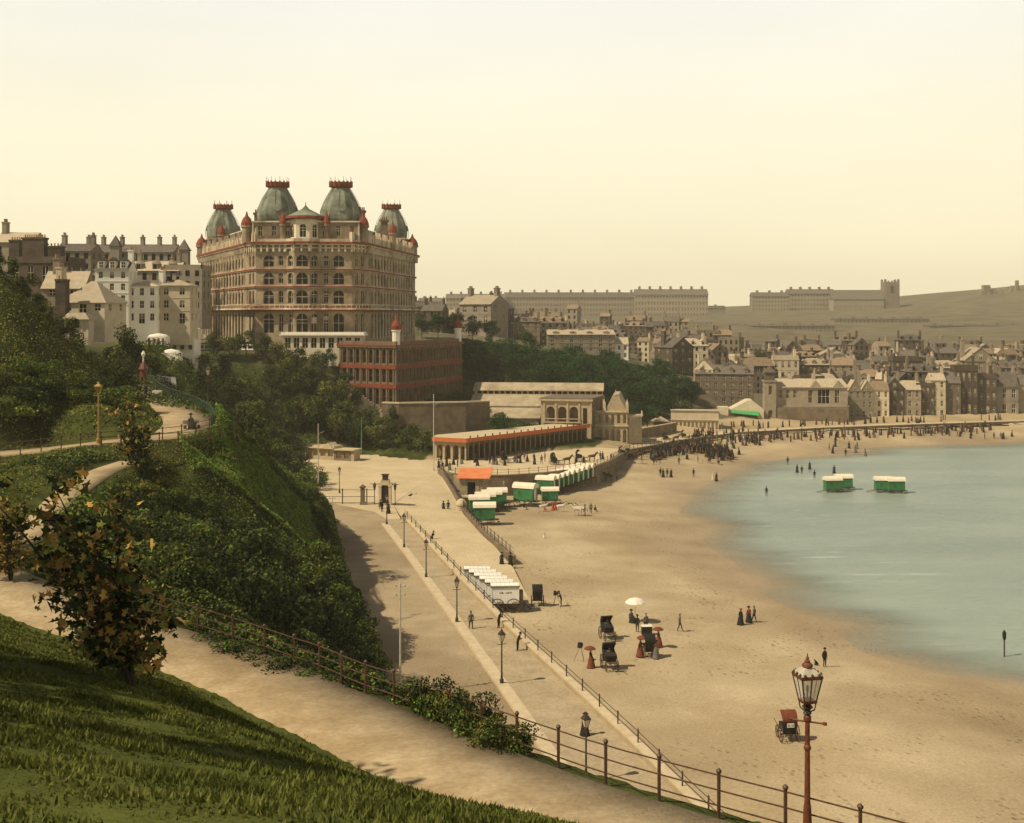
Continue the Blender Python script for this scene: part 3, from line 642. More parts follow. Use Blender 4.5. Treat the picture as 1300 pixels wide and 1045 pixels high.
# shrubs over the near bank
def near_path(P, m=0.0):
    x, y = np.array([P[0]]), np.array([P[1]])
    return polydist(x, y, PATH1)[0][0] < 2.2+m or polydist(x, y, PATH2)[0][0] < 1.7+m or polydist(x, y, PATH3)[0][0] < 3.4+m+(4.0 if P[1] < 104 and P[1] < 99+(P[0]+45)*.35 else 0)
def shrubs(pts, label, group, sc=(.8, 1.5)):
    pts = sorted(pts, key=lambda b: (b[0]))
    for i, (px, py, kd) in enumerate(pts):
        P = hit(px, py)
        if near_path(P, 1.0): continue
        put(kd, P, label % WH[i % len(WH)], group, rnd.uniform(*sc), pool=SP)
def scatter_px(poly, n, kinds, mind=9, seed=1):
    rg = random.Random(seed); xs_ = [p[0] for p in poly]; ys_ = [p[1] for p in poly]; out = []; t = 0
    while len(out) < n and t < 4000:
        t += 1; x, y = rg.uniform(min(xs_), max(xs_)), rg.uniform(min(ys_), max(ys_))
        if not inpoly(np.array([x]), np.array([y]), poly)[0]: continue
        if any(math.hypot(x-a, y-b) < mind for a, b, _ in out): continue
        out.append((x, y, rg.choice(kinds)))
    return out
g4 = 'shrubs on the steep bank'
shrubs(scatter_px([(150, 620), (200, 610), (290, 670), (300, 700), (160, 690)], 15, ['mid', 'dark', 'olive'], 15, 1), 'rounded shrub on the upper part of the steep bank, %s from the left', g4)
shrubs(scatter_px([(180, 700), (320, 700), (420, 790), (440, 835), (300, 790), (200, 745)], 30, ['dark', 'dark', 'mid'], 16, 2), 'dark shrub on the lower part of the steep bank, %s from the left', g4, (1.0, 1.8))
shrubs(scatter_px([(330, 700), (400, 720), (440, 780), (470, 840), (420, 800), (350, 740)], 14, ['dark', 'mid', 'dark'], 14, 3), 'dark shrub towards the edge of the steep bank, %s from the left', g4, (.9, 1.6))
shrubs([(392+i*2.0, 628+i*7.6, 'mid' if i % 3 == 0 else 'dark') for i in range(12)]+[(420+i*5.6, 725+i*14, 'dark' if i % 2 else 'mid') for i in range(12)], 'shrub overhanging the road at the foot of the bank, %s from the far end', g4, (.9, 1.35))
shrubs([(285, 548, 'dark'), (300, 560, 'mid'), (318, 566, 'dark'), (334, 575, 'dark'), (350, 580, 'mid'), (366, 592, 'dark'), (382, 604, 'dark'), (396, 616, 'mid'), (330, 556, 'mid'), (352, 566, 'dark'), (372, 578, 'dark'), (388, 590, 'olive'), (404, 622, 'dark')],
       'leafy shrub behind the bright grass strip, %s from the left', 'shrubs behind the grass strip', (1.2, 2.0))
shrubs(scatter_px([(0, 505), (120, 490), (168, 500), (176, 520), (110, 532), (0, 548)], 18, ['dark', 'mid', 'dark'], 12, 5), 'dark shrub between the terrace walk and the brow, %s from the left', 'shrubs above the terrace walk', (1.0, 1.7))
shrubs(scatter_px([(0, 470), (60, 480), (60, 500), (0, 505)], 4, ['olive', 'mid'], 14, 6), 'olive shrub on the grassy brow, %s from the left', 'shrubs on the grassy brow', (1.0, 1.5))
shrubs([(150, 575, 'mid'), (165, 580, 'olive'), (180, 572, 'mid'), (200, 578, 'dark'), (140, 600, 'mid'), (130, 625, 'olive'), (105, 650, 'mid'), (120, 670, 'mid'), (90, 672, 'olive'), (160, 560, 'dark')], 'small shrub where the two walks part, %s from the left', 'shrubs where the walks part', (.9, 1.4))
shrubs([(205, 500, 'mid'), (218, 505, 'dark'), (232, 508, 'mid'), (246, 512, 'dark'), (258, 518, 'mid'), (268, 525, 'dark')], 'green bush beyond the curved railing, %s from the left', 'bushes beyond the curved railing', (1.0, 1.4))
# shrubs just outside the near railing
for i, t in enumerate(np.linspace(0, 1, 9)):
    x = -3.4+3.2*t; y = 41.6-6.2*t; put(['mid', 'olive', 'dark'][i % 3], (x, y, Gs(x, y)+.05), 'leafy shrub just outside the near railing, %s from the left' % WH[i], 'shrubs outside the near railing', (.62, .55, .5+.25*math.sin(t*3.1)), pool=SP)
for i, t in enumerate(np.linspace(0, 1, 16)):
    a = FENCE[2]; b = FENCE[8]; x = a[0]+(b[0]-a[0])*t+.7; y = a[1]+(b[1]-a[1])*t+1.6-3*math.sin(t*3.14)*.2; put(['mid', 'dark'][i % 2], (x, y, Gs(x, y)-.35), 'low shrub below the long railing, %s from the left' % WH[i], 'shrubs below the long railing', (.8, .7, .55), pool=SP)

# undergrowth: one mass of leaves covering the banks
def cover(name, poly, n, size, mats, hmax, label, split=.2, seed=1, zj=0.0, excl=(), cat_p=None, nz=.35):
    rg = np.random.default_rng(seed); P = np.array([(p[0], p[1]) for p in poly]); lo, hi = P.min(0), P.max(0); pts = []
    tot = 0
    while tot < n:
        c = rg.uniform(lo, hi, (n*2, 2)); k = inpoly(c[:, 0], c[:, 1], poly)
        for l, d in excl: k &= polydist(c[:, 0], c[:, 1], l)[0] > d
        c = c[k]; pts.append(c); tot += len(c)
    c = np.concatenate(pts)[:n]; x, y = c[:, 0], c[:, 1]
    z = rough_z(x, y)
    cl = .5+.5*np.sin(x*1.1+1.7*np.sin(y*.9))*np.sin(y*1.3+1.1*np.sin(x*.7)); cl2 = .5+.5*np.sin(x*3.1+y*1.7)*np.sin(y*3.7-x*.9)
    h = hmax*(.15+.6*cl+.35*cl2)*rg.uniform(.05, 1, n)**.5
    V, Fq = leaves(np.stack([x, y, z+h+zj], -1), size, np.stack([-.3+0*x, -.5+0*x, .9+0*x], -1), jit=1.3, rng=rg)
    o = npmesh(name, V, Fq, mats, mi=(rg.uniform(size=n) < split).astype(int) if len(mats) > 1 else None); tag(o, label, 'undergrowth', kind='stuff'); return o
def wpoly(px): return [hit(a, b)[:2] for a, b in px]
BANK = [(p[0], p[1]) for p in side(FENCE, -.5)[2:11]]+[(1.5, 42), (1, 62)]+[(x-.7, y) for x, y in FOOT[1:7]]+[(-27, 158), (-25, 151), (-27, 131), (-29.5, 117), (-27, 106), (-43, 99.5), (-44, 96), (-35, 88), (-30, 79), (-26, 68), (-25, 60)]
cover('undergrowth', BANK, 120000, .20, [M_LF['dark'], M_LF['mid']], .8, 'dense dark undergrowth clothing the steep bank', split=.5, seed=3, excl=[(PATH1, 2.2), (PATH2, 1.9), (PATH3, 7.5)])
cover('grass', [(-75, 92), (-43, 92), (-30, 94), (-22, 104), (-24, 114), (-29, 108), (-40, 101), (-75, 101)], 26000, .13, [M_LF['olive'], M_LF['mid']], .10, 'short rough grass just below the terrace walk', split=.4, seed=31, excl=[(PATH3, 2.5), (PATH2, 1.9)])
cover('undergrowth', [(-46, 238), (-33, 195), (-27.6, 172), (-26, 151), (-27, 131), (-30, 117), (-34, 124), (-46, 135), (-60, 175), (-75, 215), (-75, 255), (-30, 262), (-16, 246), (-17, 232), (-33, 244)], 60000, .32, [M_LF['dark'], M_LF['mid']], 1.0, 'dark undergrowth between the trees under the hotel', split=.3, seed=4)
cover('undergrowth', [(-80, 101), (-44, 103), (-31, 108), (-40, 128), (-50, 145), (-60, 160), (-110, 150)], 100000, .20, [M_LF['olive'], M_LF['mid']], .35, 'rough grass and weeds on the brow', split=.4, seed=5, excl=[(PATH3, 2.6)])
cover('undergrowth', wpoly([(590, 440), (890, 490), (880, 520), (800, 546), (690, 510), (600, 500)])+[], 30000, .5, [M_LF['blue'], M_LF['dark']], 1.5, 'dark green undergrowth on the wooded cliff', split=.4, seed=6)
cover('undergrowth', [(-26, 262), (-12, 256), (8, 262), (10, 272), (-12, 280), (-28, 268)], 12000, .3, [M_LF['blue'], M_LF['mid']], .8, 'green strip of bushes above the arcade', split=.3, seed=7)
cover('grass', [(-60, 97), (-44, 99), (-35, 99), (-30, 100), (-33, 88), (-31, 80), (-27, 70), (-30, 62), (-40, 68), (-60, 80)], 30000, .14, [M_LF['mid'], M_LF['olive']], .15, 'rough grass between the two walks', split=.4, seed=8, excl=[(PATH1, 2.2), (PATH2, 1.9), (PATH3, 2.6)])
cover('grass', wpoly([(225, 562), (272, 535), (344, 600), (401, 645), (440, 745), (455, 800), (425, 770), (385, 700), (330, 650), (240, 610)]), 60000, .17, [M_LF['bright'], M_LF['olive']], .3, 'olive and bright green rough grass on the upper bank', split=.45, seed=12, excl=[(PATH3, 2.6)], zj=.45)
crest = [W(271, 516, 116), W(300, 542, 122), W(344, 588, 131), W(376, 612, 141), W(401, 634, 151), (-27.5, 166, 5)]
cover('grass', [(p[0], p[1]) for p in side(crest, 1.6)]+[(p[0], p[1]) for p in reversed(side(crest, -1.2))], 14000, .16, [M_LF['bright'], M_LF['mid']], .25, 'bright green grass strip along the crest of the bank', split=.25, seed=9, zj=.25)

# lawn: real blades, one mass
def lawn():
    rg = np.random.default_rng(5); n = 190000
    c = rg.uniform((-24, 4.5), (2, 58), (n*3, 2)); d = np.hypot(c[:, 0], c[:, 1]); k = (np.abs(c[:, 0]/c[:, 1]) < .56) & inpoly(c[:, 0], c[:, 1], LAWN) & (rg.uniform(size=len(c)) < np.clip(20/d, 0, 1)**1.2) & (polydist(c[:, 0], c[:, 1], PATH1)[0] > 2.12-.4*rg.uniform(size=len(c))**3)
    c = c[k][:n]; n = len(c); x, y = c[:, 0], c[:, 1]; z = rough_z(x, y)-.02
    hh = (rg.uniform(.025, .085, n)*np.clip(1+.7*np.sin(x*1.3+np.sin(y))*np.sin(y*1.7-x*.6)+.4*np.sin(x*5.1)*np.sin(y*4.3), .4, 2))[:, None]; a = rg.uniform(0, 6.28, n); w = (.010+.0012*np.hypot(x, y))[:, None]
    b = np.stack([x, y, z], -1); t = np.stack([np.cos(a), np.sin(a), 0*a], -1); up = np.stack([rg.normal(0, .35, n), rg.normal(0, .35, n), np.ones(n)], -1)
    V = np.stack([b-t*w, b+t*w, b+up*hh], 1).reshape(-1, 3)
    o = npmesh('grass', V, np.arange(3*n).reshape(n, 3), mat('lawn_blade', (.060, .075, .013), (.15, .155, .034), .9, .8, island=.4, spec=.1, trans=.2)); tag(o, 'shaded green lawn grass beside the gravel path', 'grass', kind='stuff')
lawn()

# the copper-leaved young sycamore on the lawn
def leaf6(P, size, rng, Nn=None):
    n = len(P); a = rng.normal(size=(n, 3)); a[:, 2] += .8
    if Nn is not None: a += Nn
    a /= np.linalg.norm(a, axis=1)[:, None]; t = rng.normal(size=(n, 3)); t -= a*(t*a).sum(1)[:, None]; t /= np.linalg.norm(t, axis=1)[:, None]; b = np.cross(a, t)
    s = (size*rng.uniform(.6, 1.3, n))[:, None]
    sh = [(-.45, 0, 0), (-.30, .30, .05), (-.08, .16, .02), (.08, .48, .07), (.16, .15, .02), (.52, 0, -.08), (.16, -.15, .02), (.08, -.48, .07), (-.08, -.16, .02), (-.30, -.30, .05)]
    V = np.stack([P+t*s*u+b*s*v+a*s*w for u, v, w in sh], 1).reshape(-1, 3); return V, np.arange(10*n).reshape(n, 10)
def young_tree(base, h, spread, label, name='sycamore', n=900, size=.2, seed=4, rust=.35, lean=(0, 0), dens=1):
    rg = np.random.default_rng(seed); rt = random.Random(seed); root = empty(name, base, 0, label, 'tree'); t = MB(); tips = []
    for i in range(9):
        a = rt.uniform(0, 6.28); l = h*rt.uniform(.45, 1.0); q = [(0, 0, -.1)]; r0 = .055
        ox, oy = math.cos(a)*spread*rt.uniform(.15, .8), math.sin(a)*spread*rt.uniform(.15, .8)
        for k in range(1, 6):
            s = k/5; q.append((ox*s**1.2+lean[0]*s*l/h+rt.uniform(-.06, .06), oy*s**1.2+lean[1]*s*l/h+rt.uniform(-.06, .06), l*s))
            if k >= 1:
                for _ in range(3):
                    a2 = rt.uniform(0, 6.28); l2 = spread*rt.uniform(.25, .65)*(1.1-s*.5); e2 = (q[-1][0]+math.cos(a2)*l2, q[-1][1]+math.sin(a2)*l2, q[-1][2]+l2*rt.uniform(0, .5))
                    t.tube([q[-1], tuple((q[-1][j]+e2[j])/2+(.05 if j == 2 else 0) for j in range(3)), e2], [.02, .013, .006], 4)
                    for u in (.45, .7, .9, 1.0): tips.append(tuple(q[-1][j]+(e2[j]-q[-1][j])*u for j in range(3)))
        t.tube(q, [r0*(1-.8*k/5) for k in range(6)], 5)
    t.build('trunk', M_LF['bark'], root)
    T = np.array(tips); P = T[rg.integers(0, len(T), n)]+rg.normal(0, .13*dens, (n, 3))
    V, Fq = leaf6(P, size, rg)
    hz = P[:, 2]/h; pr = rust*(.6+.9*np.sin(P[:, 0]*2.2+P[:, 2]*1.7)**2)
    mi = np.where(rg.uniform(size=n) < pr, 1, np.where(rg.uniform(size=n) < .35, 2, 0))
    c = npmesh('crown', V, Fq, [M_LF['dark'], M_LF['rust'], M_LF['olive']], root, mi=mi); return root
b1 = hit(172, 872)
young_tree((b1[0], b1[1], b1[2]), 3.9, 1.7, 'young tree with copper and green leaves standing on the lawn by the path', n=1650, size=.225, seed=4, rust=.30, lean=(-1.9, .2))
b2 = hit(150, 850)
young_tree((b2[0], b2[1], b2[2]-.1), 1.9, 1.7, 'low spreading green sapling at the foot of the copper leaved tree', name='sapling', n=1300, size=.2, seed=9, rust=.06, lean=(-1.0, 0))
b3 = hit(28, 735)
young_tree((b3[0]-.3, b3[1]-.6, b3[2]), 4.0, 1.5, 'small copper leaved tree at the left end of the railing', name='sycamore', n=1500, size=.22, seed=13, rust=.4)
b4 = hit(178, 600)
young_tree((b4[0], b4[1], b4[2]), 5.2, 2.2, 'small tree with a few orange leaves below the terrace walk', name='sycamore', n=1700, size=.34, seed=17, rust=.2)
# tall trees standing just left of the view whose shade falls in bands on the lawn
for i, (x, y, hh) in enumerate(((-16, 20, 10), (-17.5, 26, 9), (-12.5, 13.5, 9))):
    put('dark', (x, y, Gs(x, y)), ['tall dark tree at the left edge of the lawn', 'second tall tree beside the lawn, farther from the path', 'tall tree on the lawn nearest the viewer'][i], 'trees shading the lawn', hh/8)
# ------------------------------------------------------------------ masonry helpers
M_HOT = mat('hotel_brick', (.26, .19, .115), (.38, .295, .19), .5, .9, .02, 3, col3=(.12, .08, .045), scale3=.15)
M_HOTD = mat('hotel_brick_dark', (.125, .082, .046), (.19, .13, .075), .5, .9, .02, 3)
M_TERRA = mat('terracotta_band', (.23, .048, .018), (.16, .035, .014), .8, .8)
M_LEAD = mat('dome_slate', (.16, .172, .12), (.235, .24, .18), .6, .75, .03, 2, col3=(.06, .066, .045), scale3=.25)
M_GLASS = mat('window_glass', (.004, .0035, .003), (.012, .010, .008), .4, .4, rand=.5, spec=.15)
M_CURT = mat('window_blind', (.30, .25, .17), rand=.3)
M_CREAM = mat('cream_trim', (.62, .52, .36), (.70, .60, .43), 1, .8)
def arc_open(u, w, v0, v1, arch, k=6):
    """outline of the opening head from left to right"""
    if not arch: return [(u-w/2, v1), (u+w/2, v1)]
    r = w/2; return [(u-r*math.cos(math.pi*i/k), v1-r+r*math.sin(math.pi*i/k)*1.0) for i in range(k+1)]
class Facade:
    """a wall face with real openings. p0 -> p1 runs left to right as seen from outside"""
    def __init__(s, p0, p1):
        s.o = Vector((p0[0], p0[1], 0)); d = Vector((p1[0]-p0[0], p1[1]-p0[1], 0)); s.L = d.length; s.d = d.normalized(); s.n = Vector((s.d.y, -s.d.x, 0))
    def pt(s, u, v, dep=0.0):
        p = s.o+s.d*u-s.n*dep; return (p.x, p.y, v)
    def band(s, mb, z0, z1, ops, dep=.35, mi=0, u0=0.0, u1=None):
        """ops: [(u, w, v0, v1, arch)] sorted"""
        u1 = s.L if u1 is None else u1; cur = u0
        def q(a, b, c, d, D=0.0): mb.add([s.pt(a, b, D), s.pt(c, b, D), s.pt(c, d, D), s.pt(a, d, D)], [(0, 1, 2, 3)], mi)
        for (u, w, v0, v1, arch) in sorted(ops):
            a, b = u-w/2, u+w/2
            if a > cur: q(cur, z0, a, z1)
            if v0 > z0: q(a, z0, b, v0)
            hd = arc_open(u, w, v0, v1, arch)
            for (x0, y0), (x1, y1) in zip(hd, hd[1:]):
                mb.add([s.pt(x0, y0), s.pt(x1, y1), s.pt(x1, z1), s.pt(x0, z1)], [(0, 1, 2, 3)], mi)
                mb.add([s.pt(x0, y0), s.pt(x1, y1), s.pt(x1, y1, dep), s.pt(x0, y0, dep)], [(3, 2, 1, 0)], mi)
            mb.add([s.pt(a, v0), s.pt(b, v0), s.pt(b, v0, dep), s.pt(a, v0, dep)], [(0, 1, 2, 3)], mi)
            mb.add([s.pt(a, v0), s.pt(a, hd[0][1]), s.pt(a, hd[0][1], dep), s.pt(a, v0, dep)], [(0, 1, 2, 3)], mi)
            mb.add([s.pt(b, v0), s.pt(b, hd[-1][1]), s.pt(b, hd[-1][1], dep), s.pt(b, v0, dep)], [(3, 2, 1, 0)], mi)
            cur = b
        if cur < u1: q(cur, z0, u1, z1)
    def slab(s, mb, u0, u1, z0, z1, proud, back=.1, mi=0, tilt=0):
        vs = [s.pt(u0-tilt, z0, -proud), s.pt(u1+tilt, z0, -proud), s.pt(u1+tilt, z1, -proud), s.pt(u0-tilt, z1, -proud), s.pt(u0-tilt, z0, back), s.pt(u1+tilt, z0, back), s.pt(u1+tilt, z1, back), s.pt(u0-tilt, z1, back)]
        mb.add(vs, [(0, 1, 2, 3), (5, 4, 7, 6), (3, 2, 6, 7), (1, 0, 4, 5), (1, 5, 6, 2), (4, 0, 3, 7)], mi)
    def pane(s, mb, u, w, v0, v1, arch, dep=.35, bars=(1, 1), curtain=.0):
        """window: glass (mat 0), frame bars (mat 1), blind (mat 2)"""
        hd = arc_open(u, w, v0, v1, arch); D = dep-.02
        mb.add([s.pt(u-w/2, v0, D), s.pt(u+w/2, v0, D)]+[s.pt(x, y, D) for x, y in reversed(hd)], [tuple(range(len(hd)+2))], 0)
        t = .07
        for k in range(bars[0]):
            uu = u-w/2+w*(k+1)/(bars[0]+1); s.slab(mb, uu-t/2, uu+t/2, v0, v1-.02, -D+.05, D, 1)
        for k in range(bars[1]):
            vv = v0+(v1-v0)*(k+1)/(bars[1]+1); s.slab(mb, u-w/2, u+w/2, vv-t/2, vv+t/2, -D+.06, D, 1)
        for uu in (u-w/2+t/2, u+w/2-t/2): s.slab(mb, uu-t/2, uu+t/2, v0, hd[0][1], -D+.05, D, 1)
        if curtain:
            vv = v1-(v1-v0)*curtain; s.slab(mb, u-w/2+t, u+w/2-t, vv, v1-(w/2 if arch else 0), -D+.03, D, 2)
WM = [M_GLASS, M_CREAM, M_CURT]
def z_at(py, Y): return H-(py-CY)*Y/F

# ------------------------------------------------------------------ the grand hotel
hot = empty('grand_hotel', (-48, 290, 25), 0, 'huge cream and terracotta hotel with four grey green domes on the cliff', 'hotel')
BASE = Vector((-48, 290, 25))
def hb_(mb, name, mats, parent=hot, smooth=None):
    mb.v = [(x-BASE.x, y-BASE.y, z-BASE.z) if parent is hot else (x, y, z) for x, y, z in mb.v]; return mb.build(name, mats, parent, smooth=smooth)
PL = [(-87.7, 333), (-62.2, 278), (-59.2, 273), (-52, 272.4), (-50.0, 271.0), (-46.4, 271.0), (-44.4, 272.4), (-37.0, 273), (-34.2, 278), (-27.3, 333)]
fc = [Facade(a, b) for a, b in zip(PL, PL[1:])]
wall = MB(); trim = MB(); red = MB(); WINS = []
LV = [('ground', 26.2, 33.2, 28.0, 32.3), ('first', 34.2, 38.3, 34.7, 37.6), ('second', 38.8, 42.3, 39.2, 41.7), ('third', 42.8, 46.6, 43.3, 45.7)]
def ops_for(i, lv):
    f = fc[i]; v0, v1 = LV[lv][3], LV[lv][4]; g = lv == 0
    if i in (0, 8):
        n = 15 if i == 0 else 15; m0 = 3.5; st = (f.L-2*m0)/n; out = []
        for k in range(n): out.append((m0+st*(k+.5), st*(.6 if not g else .66), v0 if not g else 26.6, v1, True if not g or True else False))
        return out
    if i in (1, 7): return [(f.L*.3, 1.15, v0, v1, g), (f.L*.7, 1.15, v0, v1, g)]
    if i == 2: return [(3.0, 2.5, v0-.1, v1+.1, True), (5.9, 1.1, v0+.2, v1, True)]
    if i == 6: return [(1.5, 1.1, v0+.2, v1, True), (4.4, 2.5, v0-.1, v1+.1, True)]
    if i in (3, 5): return [(f.L*.5, 1.6, v0, v1, True)]
    if i == 4: return [(f.L*.5, 2.7, v0-.1, v1+.1, True)]
for i, f in enumerate(fc):
    f.band(wall, 20.0 if i in (2, 3, 4, 5, 6) else 15.0, LV[0][1], [], 0)
    for lv, (nm, z0, z1, v0, v1) in enumerate(LV):
        top = LV[lv+1][1] if lv < 3 else 47.2
        o = ops_for(i, lv); f.band(wall, z0, top, o, .45)
        for (u, w, a, b, ar) in o: WINS.append((i, lv, f, u, w, a, b, ar))
        e = .25
        if lv > 0: f.slab(trim, -e, f.L+e, z0-.55, z0-.02, .32); f.slab(red, -e-.03, f.L+e+.03, z0-.47, z0-.12, .37)
        # pilaster strips between the windows
        if i in (0, 8):
            for (u, w, a, b, ar) in o:
                uu = u+(f.L-7)/15/2; f.slab(trim, uu-.22, uu+.22, z0 if lv else 26.3, top-.6, .16)
    # balcony over the ground floor
    f.slab(trim, -.6, f.L+.6, 33.25, 33.6, 1.5); f.slab(red, -.65, f.L+.65, 32.95, 33.24, 1.25)
    n = int(f.L/1.1)
    for k in range(n+1): f.slab(trim, k*f.L/n-.07, k*f.L/n+.07, 33.6, 34.35, 1.4, -1.25)
    f.slab(trim, -.5, f.L+.5, 34.35, 34.5, 1.45, -1.2)
    # corbelled frieze and cornice
    n = int(f.L/1.3)
    for k in range(n+1): u = k*f.L/n; f.slab(trim, u-.2, u+.2, 46.6, 48.1, .75)
    f.slab(trim, -.9, f.L+.9, 48.1, 48.45, 1.0); f.slab(red, -1.0, f.L+1.0, 48.35, 48.85, 1.15); f.slab(trim, -.5, f.L+.5, 47.3, 47.6, .5)
    # crested parapet
    if i in (0, 8, 1, 7):
        f.slab(trim, -.1, f.L+.1, 48.86, 50.6, .1, .4); n = int(f.L/1.9)
        for k in range(n+1):
            u = k*f.L/n; f.slab(trim, u-.28, u+.28, 48.86, 51.2, .25, .5); f.slab(red if k % 4 == 0 else trim, u-.14, u+.14, 51.2, 52.1, .1, .3)
            if k < n: f.slab(trim, u+f.L/n*.5-.32, u+f.L/n*.5+.32, 50.6, 51.15, .06, .3)
        if i in (0, 8):
            for k in range(15): u = 3.5+(f.L-7)/15*(k+.5); f.slab(red, u-.1, u+.1, 49.3, 50.2, .14)
    else: f.slab(trim, -.1, f.L+.1, 48.86, 49.6, .1, .4)
# set-back wall of the wings, roof deck
wall.prism([(x, y) for x, y in PL]+[(-33, 340), (-60, 330), (-84, 339)], 47.2, 48.9)
# attic pavilions on the front, with windows
def pav(cx, cy, wx, wy, z0, z1, rz, name='attic', wins=True):
    c, s_ = math.cos(rz), math.sin(rz); P = [(cx+x*c-y*s_, cy+x*s_+y*c) for x, y in ((-wx/2, -wy/2), (wx/2, -wy/2), (wx/2, wy/2), (-wx/2, wy/2))]
    for k in range(4):
        f = Facade(P[k], P[(k+1) % 4]); o = []
        if wins and k != 2:
            m = 3 if f.L > 6 else 2
            o = [(f.L*(j+.5)/m, 1.0, z0+(z1-z0)*.3, z1-(z1-z0)*.22, True) for j in range(m)]
        f.band(wall, z0, z1, o, .3)
        for (u, w, a, b, ar) in o: WINS.append((20+k, 9, f, u, w, a, b, ar))
        f.slab(trim, -.3, f.L+.3, z1-.35, z1, .35); f.slab(trim, -.15, f.L+.15, z0+.02, z0+.5, .15)
        for j in range(5):
            if (j in (0, 4)): f.slab(trim, f.L*j/4-.2, f.L*j/4+.2, z0, z1-.35, .15)
    wall.add([(p[0], p[1], z1-.02) for p in P], [(0, 1, 2, 3)])
    return P
pav(-55.2, 278.3, 9.6, 9, 48.9, 53.8, 0); pav(-40.3, 278.3, 9.6, 9, 48.9, 53.8, 0)
pav(-81.5, 333.5, 9, 9, 48.9, 53.4, .35, wins=False); pav(-34.0, 333, 9, 9, 48.9, 53.4, -.1, wins=False)
pav(-66, 299, 5, 26, 48.9, 53.2, .43, wins=False); pav(-37.5, 306, 5, 26, 48.9, 53.0, -.13, wins=False)
# domes
def dome(cx, cy, r, z0, hgt, rz, label=None):
    d = MB(); pr = [(1.0, 0), (1.06, .07), (1.08, .18), (1.06, .32), (.99, .46), (.89, .60), (.76, .74), (.61, .88), (.48, 1.0)]
    d.lathe([(r*a, z0+hgt*b) for a, b in pr], (cx, cy, 0), 8, rz=rz)
    for k in range(24):   # standing seams
        a = 2*math.pi*k/24+rz; c8 = math.cos(math.pi/8)/math.cos(((a-rz) % (math.pi/4))-math.pi/8) if True else 1
        d.tube([(cx+r*q*c8*math.cos(a)*1.0, cy+r*q*c8*math.sin(a), z0+hgt*w) for q, w in pr], .07 if k % 3 == 0 else .04, 4)
    o = hb_(d, 'dome', M_LEAD, smooth=False)
    g = MB(); g.lathe([(r*.47, 0), (r*.58, .35), (r*.60, 1.35), (r*.53, 1.4), (r*.5, 1.0)], (cx, cy, z0+hgt), 8, rz=rz)
    for k in range(8):
        a = 2*math.pi*(k+.5)/8+rz; x, y = cx+r*.57*math.cos(a), cy+r*.57*math.sin(a); g.tube([(x, y, z0+hgt+1.2), (x, y, z0+hgt+2.7)], [.07, .04], 4)
    for k in range(16):
        a = 2*math.pi*k/16; x, y = cx+r*.58*math.cos(a), cy+r*.58*math.sin(a); g.box((x, y, z0+hgt+.3), (.3, .3, 1.3), a)
    pb = [(x-BASE.x, y-BASE.y, z-BASE.z) for x, y, z in g.v]; g.v = pb; g.build('crown_gallery', M_TERRA, o)
    for k in range(4):
        a = math.pi/2*k-math.pi/2+.22; zz = z0+hgt*.36; rr = r*.93
        dm = MB(); x, y = cx+rr*math.cos(a), cy+rr*math.sin(a)
        dm.lathe([(.75, -.35), (.8, -.1), (.8, .45)], (0, 0, 0), 10)
        # porthole: ring turned outwards
        ring = MB(); ring.lathe([(.45, 0), (.85, 0), (.85, .45), (.6, .5), (.45, .5)], (0, 0, 0), 10); ring.lathe([(.44, .2), (.44, .25)], (0, 0, 0), 10, 1)
        Mx = Matrix.Translation((x-BASE.x, y-BASE.y, zz-BASE.z))@Matrix.Rotation(a, 4, 'Z')@Matrix.Rotation(R(72), 4, 'Y')
        ring.v = [tuple(Mx@Vector(v)) for v in ring.v]; ring.build('dormer', [M_LEAD, M_GLASS], o)
    return o
dome(-55.2, 278.3, 4.55, 53.8, 8.0, 0); dome(-40.3, 278.3, 4.55, 53.8, 8.0, 0); dome(-81.5, 333.5, 4.5, 53.4, 8.2, .2); dome(-34.0, 333, 4.5, 53.4, 8.2, .1)
# chimneys beside the domes
for (x, y, w) in ((-71, 318, 2.2), (-33.6, 311, 1.8), (-57, 284.5, 1.2), (-62.5, 290, 1.4), (-36.0, 284, 1.4)):
    cmb = MB(); cmb.box((x, y, 52), (w, w*.8, 4.8), .1); cmb.box((x, y, 56.6), (w*1.35, w*1.1, .5), .1)
    for k in (-.3, 0, .3): cmb.lathe([(.2, 0), (.16, .8)], (x+k*w, y, 57.1), 6, 1)
    hb_(cmb, 'chimney', [M_HOTD, M_TERRA])
# corner turrets with terracotta caps
for (x, y, r, z0) in ((-62.0, 276.2, 1.15, 48.9), (-34.8, 276.2, 1.15, 48.9), (-87.2, 332, 1.3, 47.5), (-28.0, 332, 1.4, 47.5), (-76, 309, .9, 49), (-30.6, 303, .9, 49), (-53, 273.6, .7, 49), (-42.9, 273.6, .7, 49)):
    t = MB(); t.lathe([(r, 0), (r, 3.4), (r*1.25, 3.6), (r*1.25, 4.0)], (x, y, z0), 10, 0); t.lathe([(r*1.2, 4.0), (r*1.15, 4.6), (r*.8, 5.6), (r*.3, 6.3), (.1, 7.3)], (x, y, z0), 10, 1); hb_(t, 'turret', [M_HOT, M_TERRA])
